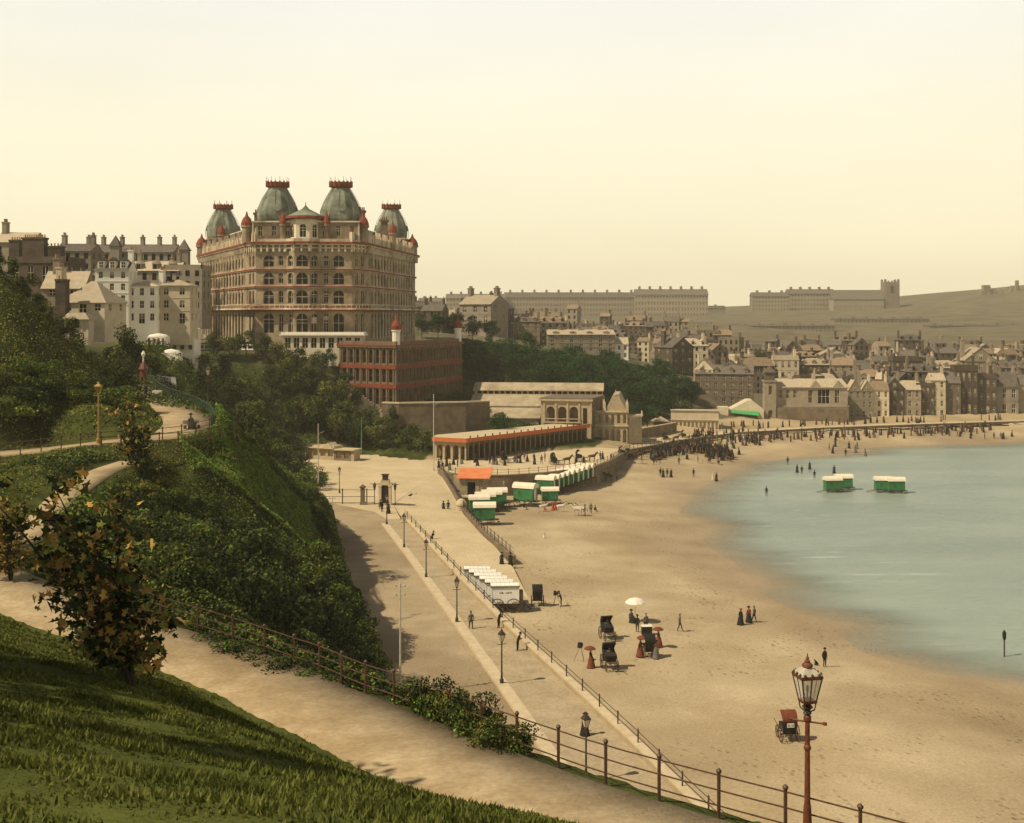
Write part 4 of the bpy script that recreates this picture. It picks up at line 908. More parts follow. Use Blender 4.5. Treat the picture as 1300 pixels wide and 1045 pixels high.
# centre lantern over the bow
cl = MB(); cxx, cyy = -48.2, 276
P8 = [(cxx+4.1*math.cos(math.pi*2*(k+.5)/8), cyy+4.1*math.sin(math.pi*2*(k+.5)/8)) for k in range(8)]; P8 = P8
for k in range(8):
    f = Facade(P8[k-1], P8[k]); o = [(f.L/2, 1.5, 50.0, 53.0, True)]; f.band(cl, 48.9, 54.2, o, .3)
    for (u, w, a, b, ar) in o: WINS.append((30+k, 9, f, u, w, a, b, ar))
    f.slab(cl, -.2, f.L+.2, 48.9, 49.3, .2)
    if k in (5, 6, 7, 4): m = MB(); 
hb_(cl, 'centre_lantern', [M_CREAM])
cr_ = MB(); cr_.lathe([(4.9, 54.2), (5.1, 54.35), (5.0, 54.9)], (cxx, cyy, 0), 16, 1); cr_.lathe([(4.7, 54.9), (2.6, 55.9), (.8, 56.8), (.12, 57.6), (.05, 58.4)], (cxx, cyy, 0), 16, 0); hb_(cr_, 'lantern_roof', [M_LEAD, M_TERRA])
hb_(wall, 'wall', M_HOT); hb_(trim, 'trim', mat('hotel_stone', (.52, .42, .28), (.66, .56, .39), .7, .85, .01, 4, col3=(.30, .22, .13), scale3=.3)); hb_(red, 'terracotta_course', M_TERRA)
# windows: the front ones and those of the left wing as parts of their own
WINS.sort(key=lambda t: (0 if t[0] in range(1, 8) else 1 if t[0] >= 20 else 2 if t[0] == 0 else 3, t[1]))
rest = MB(); rw = random.Random(3)
for k, (i, lv, f, u, w, a, b, ar) in enumerate(WINS):
    mb = MB() if k < 98 else rest
    f.pane(mb, u, w, a, b, ar, .45 if i < 20 else .3, (1, 1), rw.choice([0, 0, .3, .5, .35]))
    if k < 98: hb_(mb, 'window', WM)
tag(hb_(rest, 'window', WM), kind='stuff')
# glazed veranda on the terrace in front
ver = empty('veranda', (-46, 267, 24), 0, 'long white roofed glazed veranda in front of the hotel', 'veranda'); VB = Vector((-46, 267, 24))
def vb_(mb, name, mats, base, root): mb.v = [(x-base.x, y-base.y, z-base.z) for x, y, z in mb.v]; return mb.build(name, mats, root)
f = Facade((-51.6, 265.5), (-33.6, 265.5)); w_ = MB(); f.band(w_, 20.5, 27.4, [(1.2+k*1.95, 1.3, 24.6, 26.9, False) for k in range(9)], .25)
Facade((-33.6, 265.5), (-33.6, 271)).band(w_, 20.5, 27.4, [(1.5, 1.3, 24.6, 26.9, False), (4, 1.3, 24.6, 26.9, False)], .25); Facade((-51.6, 271), (-51.6, 265.5)).band(w_, 20.5, 27.4, [], .25)
vb_(w_, 'wall', M_CREAM, VB, ver)
r_ = MB(); f.slab(r_, -.6, f.L+.6, 27.4, 27.65, .6, 5.8); f.slab(r_, -.3, f.L+.3, 27.65, 28.1, .3, 5.5); vb_(r_, 'roof', M_WHITE, VB, ver)
for k in range(9): m_ = MB(); f.pane(m_, 1.2+k*1.95, 1.3, 24.6, 26.9, False, .25, (1, 1)); vb_(m_, 'window', WM, VB, ver)
# pale curved terrace left of the veranda
ter = empty('terrace_wall', (-70, 266, 20), 0, 'pale curving terrace wall left of the hotel veranda', 'terrace'); TB = Vector((-70, 266, 20))
tl = smooth_line([(-92, 276, 15), (-80, 268, 15), (-70, 265.5, 15), (-63, 268, 15), (-57, 262.5, 15), (-51.8, 262, 15)], 2)
w_ = MB(); w_.ribbon(tl, .5, 9.2); vb_(w_, 'retaining_wall', M_HOTD, TB, ter)
w_ = MB(); w_.ribbon([(p[0], p[1], 24.2) for p in tl], .8, .25)
for p in resample(tl, 1.6): w_.box((p[0], p[1], 24.45), (.2, .2, .8))
w_.ribbon([(p[0], p[1], 25.25) for p in tl], .4, .15); vb_(w_, 'balustrade', M_WHITE, TB, ter)
w_ = MB(); w_.prism([(p[0], p[1]+.3) for p in tl]+[(-58, 277), (-62, 281), (-90, 330), (-105, 320)], 24.0, 24.3); vb_(w_, 'paving', M_PATH, TB, ter)
# summer house on the terrace
sh = empty('summer_house', (-77, 272, 24.3), 0, 'small white pavilion on the hotel terrace beside the steps', 'pavilion'); q_ = MB()
for k in range(4): q_.box(((-2.6, 2.6)[k % 2], (-1.6, 1.6)[k//2], 0), (.35, .35, 2.8))
for k in range(5): q_.box((-2.0+k*1.0, -1.6, 0), (.15, .15, 2.8))
q_.build('post', M_WHITE, sh); q_ = MB(); q_.box((0, 0, 2.8), (6.6, 4.6, .3)); q_.box((0, 0, 3.1), (6.2, 4.2, .9), top=.3); q_.build('roof', M_WHITE, sh)
q_ = MB(); q_.box((0, .3, 0), (4.6, 2.4, 2.8)); q_.build('back_wall', M_HOT, sh)

# ------------------------------------------------------------------ lower wing of the hotel
lw = empty('lower_hotel_wing', (-25, 258, 10), 0, 'lower brown wing of the hotel with red brick bands and rows of narrow arches', 'building'); LB = Vector((-25, 258, 10))
LP = [(-38.5, 263.5), (-25, 255), (-12.3, 290), (-26, 300)]
w_ = MB(); r_ = MB(); t_ = MB(); WN = []
for k, (a, b) in enumerate(((LP[0], LP[1]), (LP[1], LP[2]))):
    f = Facade(a, b); n = 8 if k == 0 else 19
    for (z0, z1, v0, v1) in ((8.5, 16.4, 12.6, 15.9), (16.4, 20.6, 17.4, 20.2), (20.6, 25.4, 21.5, 24.4)):
        st = (f.L-1.2)/n; o = [(.6+st*(j+.5), st*.55, v0, v1, True) for j in range(n)]; f.band(w_, z0, z1, o, .35)
        for x_ in o: WN.append((f, x_, k))
        for j in range(n+1): f.slab(t_, .6+st*j-.14, .6+st*j+.14, v0-.3, z1-.1, .2)
    for z in (16.3, 20.5): f.slab(r_, -.1, f.L+.1, z-.2, z+.62, .26)
    f.slab(t_, -.3, f.L+.3, 24.9, 25.25, .5); f.slab(r_, -.4, f.L+.4, 25.25, 25.5, .6); f.slab(t_, -.1, f.L+.1, 25.5, 26.3, .05, .3)
w_.add([(p[0], p[1], 25.3) for p in LP], [(0, 1, 2, 3)]); Facade(LP[2], LP[3]).band(w_, 8.5, 25.4, []); 
vb_(w_, 'wall', M_HOTD, LB, lw); vb_(r_, 'brick_band', M_TERRA, LB, lw); vb_(t_, 'pilasters', M_HOTD, LB, lw)
for (f, (u, w, a, b, ar), k) in WN: m_ = MB(); f.pane(m_, u, w, a, b, ar, .35, (0, 1)); vb_(m_, 'window', [M_GLASS, M_HOTD, M_CURT], LB, lw)
for (x, y) in ((-25.1, 256), (-13.2, 289)):
    t = MB(); t.lathe([(.85, 25.3), (.85, 28.3), (1.05, 28.5), (1.05, 28.8)], (x, y, 0), 10, 0); t.lathe([(1.1, 28.8), (1.15, 29.6), (.8, 30.3), (.3, 31.0), (.05, 32.3)], (x, y, 0), 10, 1); vb_(t, 'turret', [M_WHITE, M_TERRA], LB, lw)
# retaining wall below and the stair
rw_ = MB(); rw_.ribbon([(-27.5, 252, 5), (-24, 250.5, 5), (-10, 253.5, 5), (-5, 256, 5)], .8, 8.2, 0); rw_.ribbon([(-27.5, 252, 13.2), (-24, 250.5, 13.2), (-10, 253.5, 13.2), (-5, 256, 13.2)], 1.1, .3, 1)
rr_ = rw_.build('retaining_wall', [M_STONED, M_STONE]); tag(rr_, 'brown stone retaining wall above the arcade roof', 'wall')
st_ = MB()
for k in range(16): st_.box((-35.5+k*.55, 254.5-.05*k, 9.5), (.56, 2.4, 7.6-k*.42))
tag(st_.build('garden_stair', M_STONE), 'pale garden stair under the lower hotel wing', 'stairs')
# ------------------------------------------------------------------ railings, walls and lamps
def along(line, step):
    line = [np.array(p, float) for p in line]; out = [tuple(line[0])]; acc = 0.0
    for a, b in zip(line, line[1:]):
        L_ = np.linalg.norm((b-a)[:2]); p = step-acc
        while p <= L_:
            out.append(tuple(a+(b-a)*p/L_)); p += step
        acc = L_-(p-step)
    return out
def railing(line, label, m, step=2.0, h=1.1, rails=(1.05, .62, .2), pr=.045, rr=.022, picket=0, posts_m=None, name='railing', lift=0.0):
    root = empty(name, line[0], 0, label, 'railing'); o = Vector(line[0])
    rel = lambda p, z=0: (p[0]-o.x, p[1]-o.y, p[2]-o.z+z+lift)
    first = None
    for p in along(line, step):
        if first is None:
            b = MB(); b.tube([(0, 0, -.15), (0, 0, h)], pr, 6); b.lathe([(pr*1.5, h), (pr*1.7, h+.05), (pr*.4, h+.11)], (0, 0, 0), 6)
            first = b.build('post', m, root); first.location = rel(p)
        else:
            c = first.copy(); link(c, root); c.location = rel(p)
    fine = resample(line, 1.0)
    for z in rails:
        b = MB(); b.tube([rel(p, z) for p in fine], rr, 5); b.build('rail', m, root)
    if picket:
        b = MB()
        for p in along(line, picket): q = rel(p); b.tube([(q[0], q[1], q[2]+.1), (q[0], q[1], q[2]+h)], .015, 4)
        tag(b.build('picket', m, root), kind='stuff')
    return root
M_RUST = mat('railing_brown', (.055, .028, .014), (.09, .045, .02), 5, .6, spec=.4)
fl = side(smooth_line(FENCE, 1), -.12)
railing(fl, 'long dark iron railing with three rails edging the near gravel path', M_RUST, 1.95, 1.1, (1.03, .66, .28))
tl_ = side(smooth_line(TERR[:7], 1), -.0)
railing(tl_, 'iron railing with thin posts along the upper terrace walk', M_RUST, 1.7, 1.1, (1.05, .6), .05, .03)
railing(side(smooth_line(TERR[6:], 1), .0), 'green iron railing curving round the bend of the terrace walk', M_IRONG, 1.6, 1.25, (1.2, .25), .05, .03, picket=.3)
railing(side([TERR[6], TERR[5], TERR[4]], -4.2), 'short iron railing behind the seated figure on the terrace walk', M_RUST, 1.5, 1.1, (1.05, .5), .05, .025)
# lamps
def lamp(label, h=4.0, m=M_IRON, glass=None, group=None, name='street_lamp'):
    r = empty(name, (0, 0, 0), 0, label, 'lamp', group); b = MB()
    b.lathe([(.15, 0), (.15, .35), (.09, .45), (.06, 1.0), (.05, h-.95), (.1, h-.9), (.05, h-.8)], n=8); b.tube([(-.35, 0, h-1.05), (.35, 0, h-1.05)], .025, 5); b.build('post', m, r, smooth=False)
    g = MB(); g.lathe([(.13, h-.78), (.27, h-.32)], n=4, rz=math.pi/4*0); g.build('lantern_glass', glass, r)
    f_ = MB(); f_.lathe([(.30, h-.34), (.33, h-.28), (.16, h-.1), (.09, h-.06), (.09, h), (.02, h+.12)], n=4)
    for k in range(4):
        a = 2*math.pi*(k+.5)/4; f_.tube([(.13*math.cos(a), .13*math.sin(a), h-.8), (.28*math.cos(a), .28*math.sin(a), h-.3)], .02, 4)
    f_.build('lantern_frame', m, r); return r
M_LGLASS = mat('lamp_glass', (.55, .48, .34), (.66, .6, .45), 3, .2, spec=.5)
M_OCHRE = mat('ochre_paint', (.30, .17, .04), (.38, .22, .06), 3, .6)
LMP = lamp('x', 4.0, M_IRON, M_LGLASS)
gl = 'gas lamps along the kerb'
for i, (px, py) in enumerate(((744, 992), (637, 868), (580, 790), (541, 733), (513, 695), (491, 666))):
    P = Wz(px, py, 4.15); place(LMP, (P[0], P[1], 4.12), rnd.uniform(0, .5), 'gas lamp on the road kerb, %s counted from the near railing' % WH[i], gl, 1.02)
l_ = lamp('ochre gas lamp standing at the railing of the terrace walk', 5.1, M_OCHRE, M_OCHRE); P = W(125, 563.5, 100); l_.location = (P[0], P[1], P[2]+.05); l_.scale = (1.25, 1.25, 1)
P = W(264, 524, 121); l2 = dup(LMP, (P[0], P[1], P[2]), .2, 'tall gas lamp behind the curved green railing'); l2.scale = (1.1, 1.1, 1.2); l2.pop('group', None)
P = W(206, 487, 150); l2 = dup(LMP, (P[0], P[1], Gs(P[0], P[1])), .2, 'gas lamp by the white wall at the top of the walk'); l2.scale = (1, 1, .9); l2.pop('group', None)
P = Wz(431, 626, 4); l2 = dup(LMP, (P[0], P[1], 4), .3, 'lamp standard in the middle of the railed forecourt gate'); l2.pop('group', None)
# big lamp close to the viewer
bl = empty('street_lamp', (6.75, 27, 19.85), R(12), 'large rust coloured gas lantern on a post close to the viewer above the sands', 'lamp')
M_RED = mat('rust_red_paint', (.19, .05, .018), (.08, .025, .012), 6, .55, .004, 40, spec=.4)
M_HOOD = mat('lantern_hood', (.50, .44, .33), (.36, .31, .22), 6, .5)
b = MB(); b.lathe([(.16, 0), (.16, .3), (.11, .38), (.09, .9), (.07, 1.0), (.06, 2.2), (.085, 2.24), (.085, 2.30), (.06, 2.34), (.055, 2.85), (.09, 2.9), (.09, 2.97), (.06, 3.02)], n=14); b.build('post', M_RED, bl, smooth=False)
b = MB(); b.tube([(-.31, .22, 2.86), (.31, -.22, 2.86)], .022, 8); b.lathe([(.05, -.03), (.05, .03)], (-.32, .22, 2.86), 8); b.lathe([(.05, -.03), (.05, .03)], (.32, -.22, 2.86), 8); b.build('ladder_bar', M_RED, bl)
b = MB(); b.lathe([(.07, 3.02), (.10, 3.06), (.06, 3.12), (.13, 3.2), (.07, 3.26), (.16, 3.3), (.2, 3.34)], n=10)
for k in range(4):
    a = math.pi/2*(k+.5); b.tube([(.04*math.cos(a), .04*math.sin(a), 3.08), (.17*math.cos(a), .17*math.sin(a), 3.16), (.2*math.cos(a), .2*math.sin(a), 3.32)], .016, 6)
b.build('bracket', M_IRON, bl)
gl_ = bpy.data.materials.new('clear_glass'); gl_.use_nodes = True; g_ = gl_.node_tree.nodes['Principled BSDF']; g_.inputs['Base Color'].default_value = (.75, .70, .58, 1); g_.inputs['Roughness'].default_value = .15; g_.inputs['Alpha'].default_value = .42
b = MB(); b.lathe([(.20, 3.34), (.335, 3.88)], n=4); b.f = b.f[:-2]; b.m = b.m[:-2]; b.build('glass', gl_, bl)
b = MB(); b.lathe([(.225, 3.31), (.235, 3.36), (.20, 3.37)], n=4); b.build('lantern_ring', M_RED, bl)
b = MB(); b.lathe([(.345, 3.87), (.375, 3.90), (.375, 3.95), (.34, 3.96)], n=4); b.build('eave_ring', M_RED, bl)
b = MB()
for k in range(4):
    a = math.pi/2*(k+.5); b.tube([(.205*math.cos(a), .205*math.sin(a), 3.34), (.35*math.cos(a), .35*math.sin(a), 3.9)], .017, 6)
    a2 = a+math.pi/4; b.tube([(.145*math.cos(a2), .145*math.sin(a2), 3.34), (.25*math.cos(a2), .25*math.sin(a2), 3.88)], .010, 5)
    for j in range(3): # scalloped cresting on the eave
        t0 = (j+.5)/3; c0 = (math.cos(a)*(1-t0)+math.cos(a+math.pi/2)*t0, math.sin(a)*(1-t0)+math.sin(a+math.pi/2)*t0); b.lathe([(.035, 0), (.03, .04), (.008, .07)], (.36*c0[0], .36*c0[1], 3.95), 6)
b.build('lantern_frame', M_IRON, bl)
b = MB(); b.lathe([(.355, 3.955), (.25, 4.03), (.14, 4.09), (.10, 4.11)], n=4); b.build('hood', M_HOOD, bl)
b = MB(); b.lathe([(.10, 4.10), (.13, 4.13), (.12, 4.17), (.06, 4.22), (.07, 4.25), (.03, 4.28), (.045, 4.31), (.015, 4.36), (.01, 4.42)], n=10); b.build('finial', M_RED, bl)
b = MB(); b.lathe([(.02, 3.36), (.02, 3.55), (.035, 3.57), (.025, 3.66), (.008, 3.7)], n=8); b.build('burner', M_IRON, bl)

# flag and electric poles
def pole(px, py, z, h, label, m=M_WOODP, r=.09, cross=True):
    P = Wz(px, py, z); o = empty('flagpole' if not cross else 'utility_pole', P, 0, label, 'pole'); b = MB(); b.lathe([(r*1.6, 0), (r*1.6, .5), (r, .6), (r*.6, h), (r*1.0, h+.02), (r*.3, h+.2)], n=8); b.build('shaft', m, o, smooth=False)
    b = MB()
    if cross:
        for zz in (h-.15, h-.8):
            b.tube([(-.35, 0, zz), (.35, 0, zz)], .035, 5); b.lathe([(.07, 0), (.07, .14)], (-.33, 0, zz), 6); b.lathe([(.07, 0), (.07, .14)], (.33, 0, zz), 6)
        b.build('insulator_arm', m, o)
    else: b.tube([(0, 0, h*.86), (.9, .2, h*.90)], .03, 5); b.build('yard', m, o)
    return o
pole(508.2, 883.6, 4, 8.2, 'tall cream electric pole standing on the road below the bank')
pole(422, 695, 4, 6.0, 'cream electric pole at the edge of the road beside the bank')
pole(404, 623, 4, 10.5, 'tall pale green flagpole on the railed forecourt', M_WOODP, .1, False)
pole(459, 577, 4, 7.2, 'green flagpole behind the refreshment booth', mat('pole_green', (.10, .22, .10)), .13, False)
pole(550.5, 598, 4, 13.6, 'tallest cream flagpole at the head of the slipway', M_WOODP, .11, False)

# sea walls
def wallthing(line, w, h, label, m, cap=None, capm=M_STONE, name='sea_wall', posts=0, rail=0, base=-2.5, pm=M_IRON):
    o = Vector((line[0][0], line[0][1], line[0][2])); r = empty(name, o, 0, label, 'wall'); rel = [(p[0]-o.x, p[1]-o.y, p[2]-o.z) for p in line]
    b = MB(); b.ribbon([(p[0], p[1], p[2]+base) for p in rel], w, h-base); b.build('masonry', m, r)
    if cap: b = MB(); b.ribbon([(p[0], p[1], p[2]+h) for p in rel], w+.16, cap); b.build('coping', capm, r)
    if posts:
        f0 = None
        for p in along(rel, posts):
            if f0 is None: b = MB(); b.tube([(0, 0, 0), (0, 0, rail)], .05, 5); b.lathe([(.09, rail), (.02, rail+.15)], n=6); f0 = b.build('post', pm, r); c = f0
            else: c = f0.copy(); link(c, r)
            c.location = (p[0], p[1], p[2]+h+(cap or 0))
        for k in (.95, .5):
            b = MB(); b.tube([(p[0], p[1], p[2]+h+(cap or 0)+rail*k) for p in rel], .025, 4); b.build('rail', pm, r)
    return r
XWo = side(XW[1:], .25)
wallthing([(p[0], p[1], 4.1) for p in XWo], .45, .45, 'low pale sea wall with short posts beside the footway', M_PROM, .16, M_STONE, posts=3.6, rail=.75)
SW2 = [(-12.6, 208.2, 4), (-11.7, 204, 3.8), (-9.6, 191, 3.4), (-6.8, 172, 2.9), (-3.6, 158, 2.4), (0.2, 145, 1.8)]
wallthing(SW2, .5, .5, 'dark slipway wall topped by an iron railing above the sands', M_STONED, .12, M_STONED, posts=1.8, rail=.95)
CW = smooth_line([(-12.8, 208.8, 4), (-11.4, 203.5, 4), (-8, 200.6, 4), (-1.5, 200.0, 4), (5, 203, 4), (10.2, 207.5, 4), (15, 216, 4)], 2)
wallthing(CW, .7, .75, 'dark curved stone sea wall holding up the forecourt behind the bathing machines', M_STONED, .15, M_STONED, base=-4.2, posts=1.9, rail=.9)
wallthing([(15.0, 216.2, 4), (18.7, 226, 3.9), (24.2, 247, 3.5), (36.2, 267.8, 3.0)], .6, .25, 'dark sea wall sloping down beside the foreshore road', M_STONED, .1, M_STONED, base=-4, posts=2.2, rail=.9)
wallthing([(36.2, 267.8, 3.0), (55.2, 289.8, 2.75), (80, 302.8, 2.7), (110, 313, 2.7), (140, 321.8, 2.7), (200, 327, 2.7), (300, 336, 2.7)], .7, .35, 'long low dark sea wall along the far foreshore', M_STONED, .1, M_STONED, base=-3)
# gate railing across the forecourt, with piers
gr0, gr1 = Wz(404, 640, 4), Wz(476, 640, 4)
railing([gr0, gr1], 'tall iron gate railing crossing the road head', M_IRON, 3.6, 2.2, (2.1, 1.1, .2), .08, .04)
P = Wz(461, 640, 4); b = MB(); b.box((0, 0, 0), (.75, .75, .4)); b.box((0, 0, .4), (.6, .6, 2.1)); b.box((0, 0, 2.5), (.85, .85, .2)); b.box((0, 0, 2.7), (.7, .7, .3), top=.2)
tag(b.build('gate_pier', M_STONED, loc=(P[0], P[1]-.5, 4)), 'dark stone gate pier in the tall gate railing', 'gate pier')
# toll lodge
P = Wz(489, 641, 4); tl0 = empty('toll_gate', (P[0], P[1], 4), R(-8), 'small toll gate with black arched board between pale pillars and side lanterns', 'gate'); b = MB()
for x in (-.75, .75): b.box((x, 0, 0), (.4, .4, 2.7)); b.box((x, 0, 2.7), (.55, .55, .2))
b.box((0, .2, 2.9), (2.2, .7, .3)); b.box((0, .2, 3.2), (1.3, .6, .5)); b.build('pillars', M_STONE, tl0)
b = MB(); f = Facade((-.55, 0), (.55, 0)); b.add([(-.52, 0, .2), (.52, 0, .2)]+[(.52*math.cos(a), 0, 2.5+.52*math.sin(a)) for a in np.linspace(0, math.pi, 9)]+[(-.52, .25, .2), (.52, .25, .2)]+[(.52*math.cos(a), .25, 2.5+.52*math.sin(a)) for a in np.linspace(0, math.pi, 9)],
 [tuple(range(11))[::1], tuple(range(21, 10, -1))]+[(i, i+11, (i+1) % 11+11, (i+1) % 11) for i in range(11)]); b.build('arched_board', mat('black_paint', (.02, .018, .014), rough=.5), tl0)
b = MB(); b.box((0, .1, 3.7), (.8, .5, .7)); b.box((0, .1, 4.4), (1.1, .8, .12)); b.build('turret_box', M_IRON, tl0)
for x in (-1.6, 1.5):
    b = MB(); b.tube([(x, 0, 0), (x, 0, 2.2)], .06, 6); b.lathe([(.14, 2.2), (.28, 2.9), (.3, 2.95), (.05, 3.3)], (x, 0, 0), 4); b.tube([(x-.7, 0, 3.05), (x+.6, 0, 3.05)], .05, 5); b.build('side_lantern', M_IRON, tl0)

# beach kiosk with the orange roof
P = hit(600, 634); kx, ky = -6.2, 192.5; kz = beach_z(np.array([kx]), np.array([ky]))[0]
ko = empty('beach_kiosk', (kx, ky, kz-.2), R(-4), 'stone kiosk with a bright orange roof below the curved wall', 'kiosk')
b = MB(); b.box((0, 0, 0), (5.6, 4.4, 1.4)); b.box((0, -.2, 1.4), (6.0, 5.0, .2)); b.build('platform', M_STONE, ko)
b = MB(); f = Facade((-2.2, -1.2), (1.0, -1.2)); f.band(b, 1.6, 4.4, [(1.9, 1.3, 1.6, 3.7, False)], .5); b.box((-.6, .6, 1.6), (3.2, 2.6, 2.7)); b.box((1.3, -.9, 1.6), (.5, .5, 2.8)); b.box((2.3, -.9, 1.6), (.15, .15, 2.8)); b.build('wall', mat('kiosk_stone', (.28, .21, .13), (.38, .30, .19), 1, .9), ko)
b = MB(); b.box((-.3, -.74, 1.62), (1.28, .06, 2.05)); b.build('door', mat('black_paint', (.02, .018, .014)), ko)
M_OR = mat('orange_roof', (.55, .16, .06), (.62, .22, .09), 1, .8)
b = MB(); b.add([(-2.7, -1.7, 4.3), (2.7, -1.7, 4.3), (3.1, 1.4, 5.6), (-2.4, 1.4, 5.6), (-2.7, -1.7, 4.42), (2.7, -1.7, 4.42), (3.1, 1.4, 5.72), (-2.4, 1.4, 5.72)], [(3, 2, 1, 0), (4, 5, 6, 7), (0, 1, 5, 4), (1, 2, 6, 5), (2, 3, 7, 6), (3, 0, 4, 7)]); b.build('roof', M_OR, ko)
b = MB()
for k in range(8): b.box((3.9, -.6+k*.35, 0), (1.8, .36, 1.0+.35*k))
b.build('steps', M_STONE, ko)
P = Wz(563, 603, 4); b = MB()
for k in range(5): b.box((0, 0, k*.5), (1.3-.05*(k % 2), 1.2, .5)); 
tag(b.build('gate_pier', M_STONE, loc=(-9.3, 201.7, 2.2)), 'pale banded stone pier beside the beach kiosk', 'gate pier')
P = hit(583, 650); b = MB(); b.lathe([(.75, 0), (.72, 1.2), (.85, 1.35), (.85, 1.5), (.75, 1.8), (.45, 2.15), (.1, 2.3)], n=12); tag(b.build('slipway_bollard', M_STONE, loc=(P[0]+.3, P[1], P[2]-.3)), 'round topped stone bollard at the slipway wall beside the green vans', 'bollard')

# ------------------------------------------------------------------ arcade on the forecourt
AB = Vector((-9, 227, 4)); ar = empty('arcade_building', AB, 0, 'long dark arcade with a flat pale roof edged in orange behind the forecourt', 'building')
A0, A1, A2 = (-15.1, 229.5), (-8.8, 227), (16.3, 257); w_ = MB(); r_ = MB(); t_ = MB(); bk = MB()
M_ARC = mat('arcade_wood_shaded', (.075, .052, .03), (.12, .085, .05), 1.5, .85); M_ARCP = mat('arcade_pale', (.34, .26, .16), (.44, .35, .22), 1.5, .85)  # side arches get darker wood: the facade's shade is put into the colour
f = Facade(A0, A1); f.band(w_, 3.9, 7.6, [(1.15+k*1.7, 1.25, 4.0, 6.9, True) for k in range(4)][:3]+[(6.0, .9, 4, 6.8, True)], 1.0)
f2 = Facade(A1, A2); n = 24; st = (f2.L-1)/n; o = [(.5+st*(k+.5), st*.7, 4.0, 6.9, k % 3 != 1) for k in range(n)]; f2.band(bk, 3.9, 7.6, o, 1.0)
for k in range(n+1): f2.slab(t_, .5+st*k-.09, .5+st*k+.09, 3.9, 7.6, .15)
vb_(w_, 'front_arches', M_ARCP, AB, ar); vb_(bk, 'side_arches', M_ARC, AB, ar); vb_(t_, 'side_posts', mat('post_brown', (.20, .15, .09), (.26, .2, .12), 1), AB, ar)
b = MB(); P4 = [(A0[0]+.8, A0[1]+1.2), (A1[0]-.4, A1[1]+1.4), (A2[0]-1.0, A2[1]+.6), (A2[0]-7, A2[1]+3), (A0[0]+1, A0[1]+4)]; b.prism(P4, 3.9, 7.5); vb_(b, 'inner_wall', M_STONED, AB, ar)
b = MB(); RP = [(A0[0]-.4, A0[1]-.5), (A1[0]+.1, A1[1]-.8), (A2[0]+.7, A2[1]-.1), (A2[0]-7, A2[1]+5), (A0[0]-.4, A0[1]+8)]; b.prism(RP, 7.6, 7.9); vb_(b, 'roof', M_STONE, AB, ar)
b = MB(); Facade(RP[0], RP[1]).slab(b, 0, math.hypot(RP[1][0]-RP[0][0], RP[1][1]-RP[0][1]), 7.55, 8.35, .06, .12); Facade(RP[1], RP[2]).slab(b, 0, math.hypot(RP[2][0]-RP[1][0], RP[2][1]-RP[1][1]), 7.55, 8.35, .06, .12); vb_(b, 'orange_eaves', mat('orange_eaves', (.42, .11, .035), (.50, .15, .05), 2, .8), AB, ar)
b = MB()
for k in range(17): fq = Facade(RP[1], RP[2]); fq.slab(b, 1+k*2.2, 1.2+k*2.2, 8.35, 8.8, .02, .12)
vb_(b, 'ridge_posts', M_IRON, AB, ar)
# pavilion with three arches above the arcade
PB = Vector((8, 262, 7)); pa = empty('arched_pavilion', PB, 0, 'square stone pavilion with three dark arches above the arcade roof', 'building'); w_ = MB()
Q = [(6.2, 259.5), (18.2, 257.5), (21.5, 269), (9.5, 271)]
f = Facade((6.4, 262), (17.4, 259.6)); f.band(w_, 4.0, 13.0, [(2.2+k*2.6, 1.9, 8.2, 11.8, True) for k in range(3)]+[(9.9, 1.0, 8.0, 11.5, False)], .9); f.slab(w_, -.4, f.L+.4, 13.0, 13.45, .5); f.slab(w_, .8, 9.0, 8.2, 8.45, .3); f.slab(w_, .8, 9.0, 9.0, 9.15, .3)
for k in range(5): f.slab(w_, .55+k*2.62, .95+k*2.62, 8, 13, .22)
vb_(w_, 'front_wall', M_ARCP, PB, pa); w_ = MB(); g_ = Facade((17.4, 259.6), (20.8, 270.5)); g_.band(w_, 3.9, 13.0, [(1.5+k*2.2, 1.2, 5, 7.4, True) for k in range(4)], .5); w_.prism([(6.6, 263.2), (17.2, 260.9), (20.2, 270), (9.6, 272)], 4, 12.9); vb_(w_, 'side_wall', M_STONED, PB, pa)
w_ = MB(); g_.slab(w_, -.3, g_.L+.3, 13.0, 13.5, .5); w_.prism([(6.2, 261.6), (17.6, 259.2), (21.1, 270.5), (9.4, 272.6)], 13.46, 13.7); vb_(w_, 'roof', mat('pavilion_roof', (.12, .095, .065), (.18, .14, .09), 1), PB, pa)
# long hall with a pale ridge roof
HB = Vector((6, 282, 5)); ha = empty('aquarium_hall', HB, 0, 'long pale roofed hall with a clerestory below the wooded cliff', 'building')
M_PR = mat('pale_roof', (.34, .27, .17), (.44, .355, .235), .8, .85, .02, 4, col3=(.26, .2, .125), scale3=.25, stretch=(1, 1, .3)); w_ = MB(); rf = MB()
c_, s_ = math.cos(-.10), math.sin(-.10)
def hx(u, v): return (-9+u*c_-v*s_, 284+u*s_+v*c_)
def slope(mb, u0, u1, va, za, vb2, zb, t=.2):
    A = [hx(u0, va)+(za,), hx(u1, va)+(za,), hx(u1, vb2)+(zb,), hx(u0, vb2)+(zb,)]; B = [(x, y, z-t) for x, y, z in A]; mb.add(A+B, [(0, 1, 2, 3), (7, 6, 5, 4), (0, 4, 5, 1), (1, 5, 6, 2), (2, 6, 7, 3), (3, 7, 4, 0)])
slope(rf, 0, 31, -3, 14.2, 1, 15.8); slope(rf, 0, 31, 1, 15.8, 5, 14.2); slope(rf, 0, 31, -9.5, 11.0, -2.8, 13.2); slope(rf, -2, 17, -16, 8.8, -9.5, 10.6)
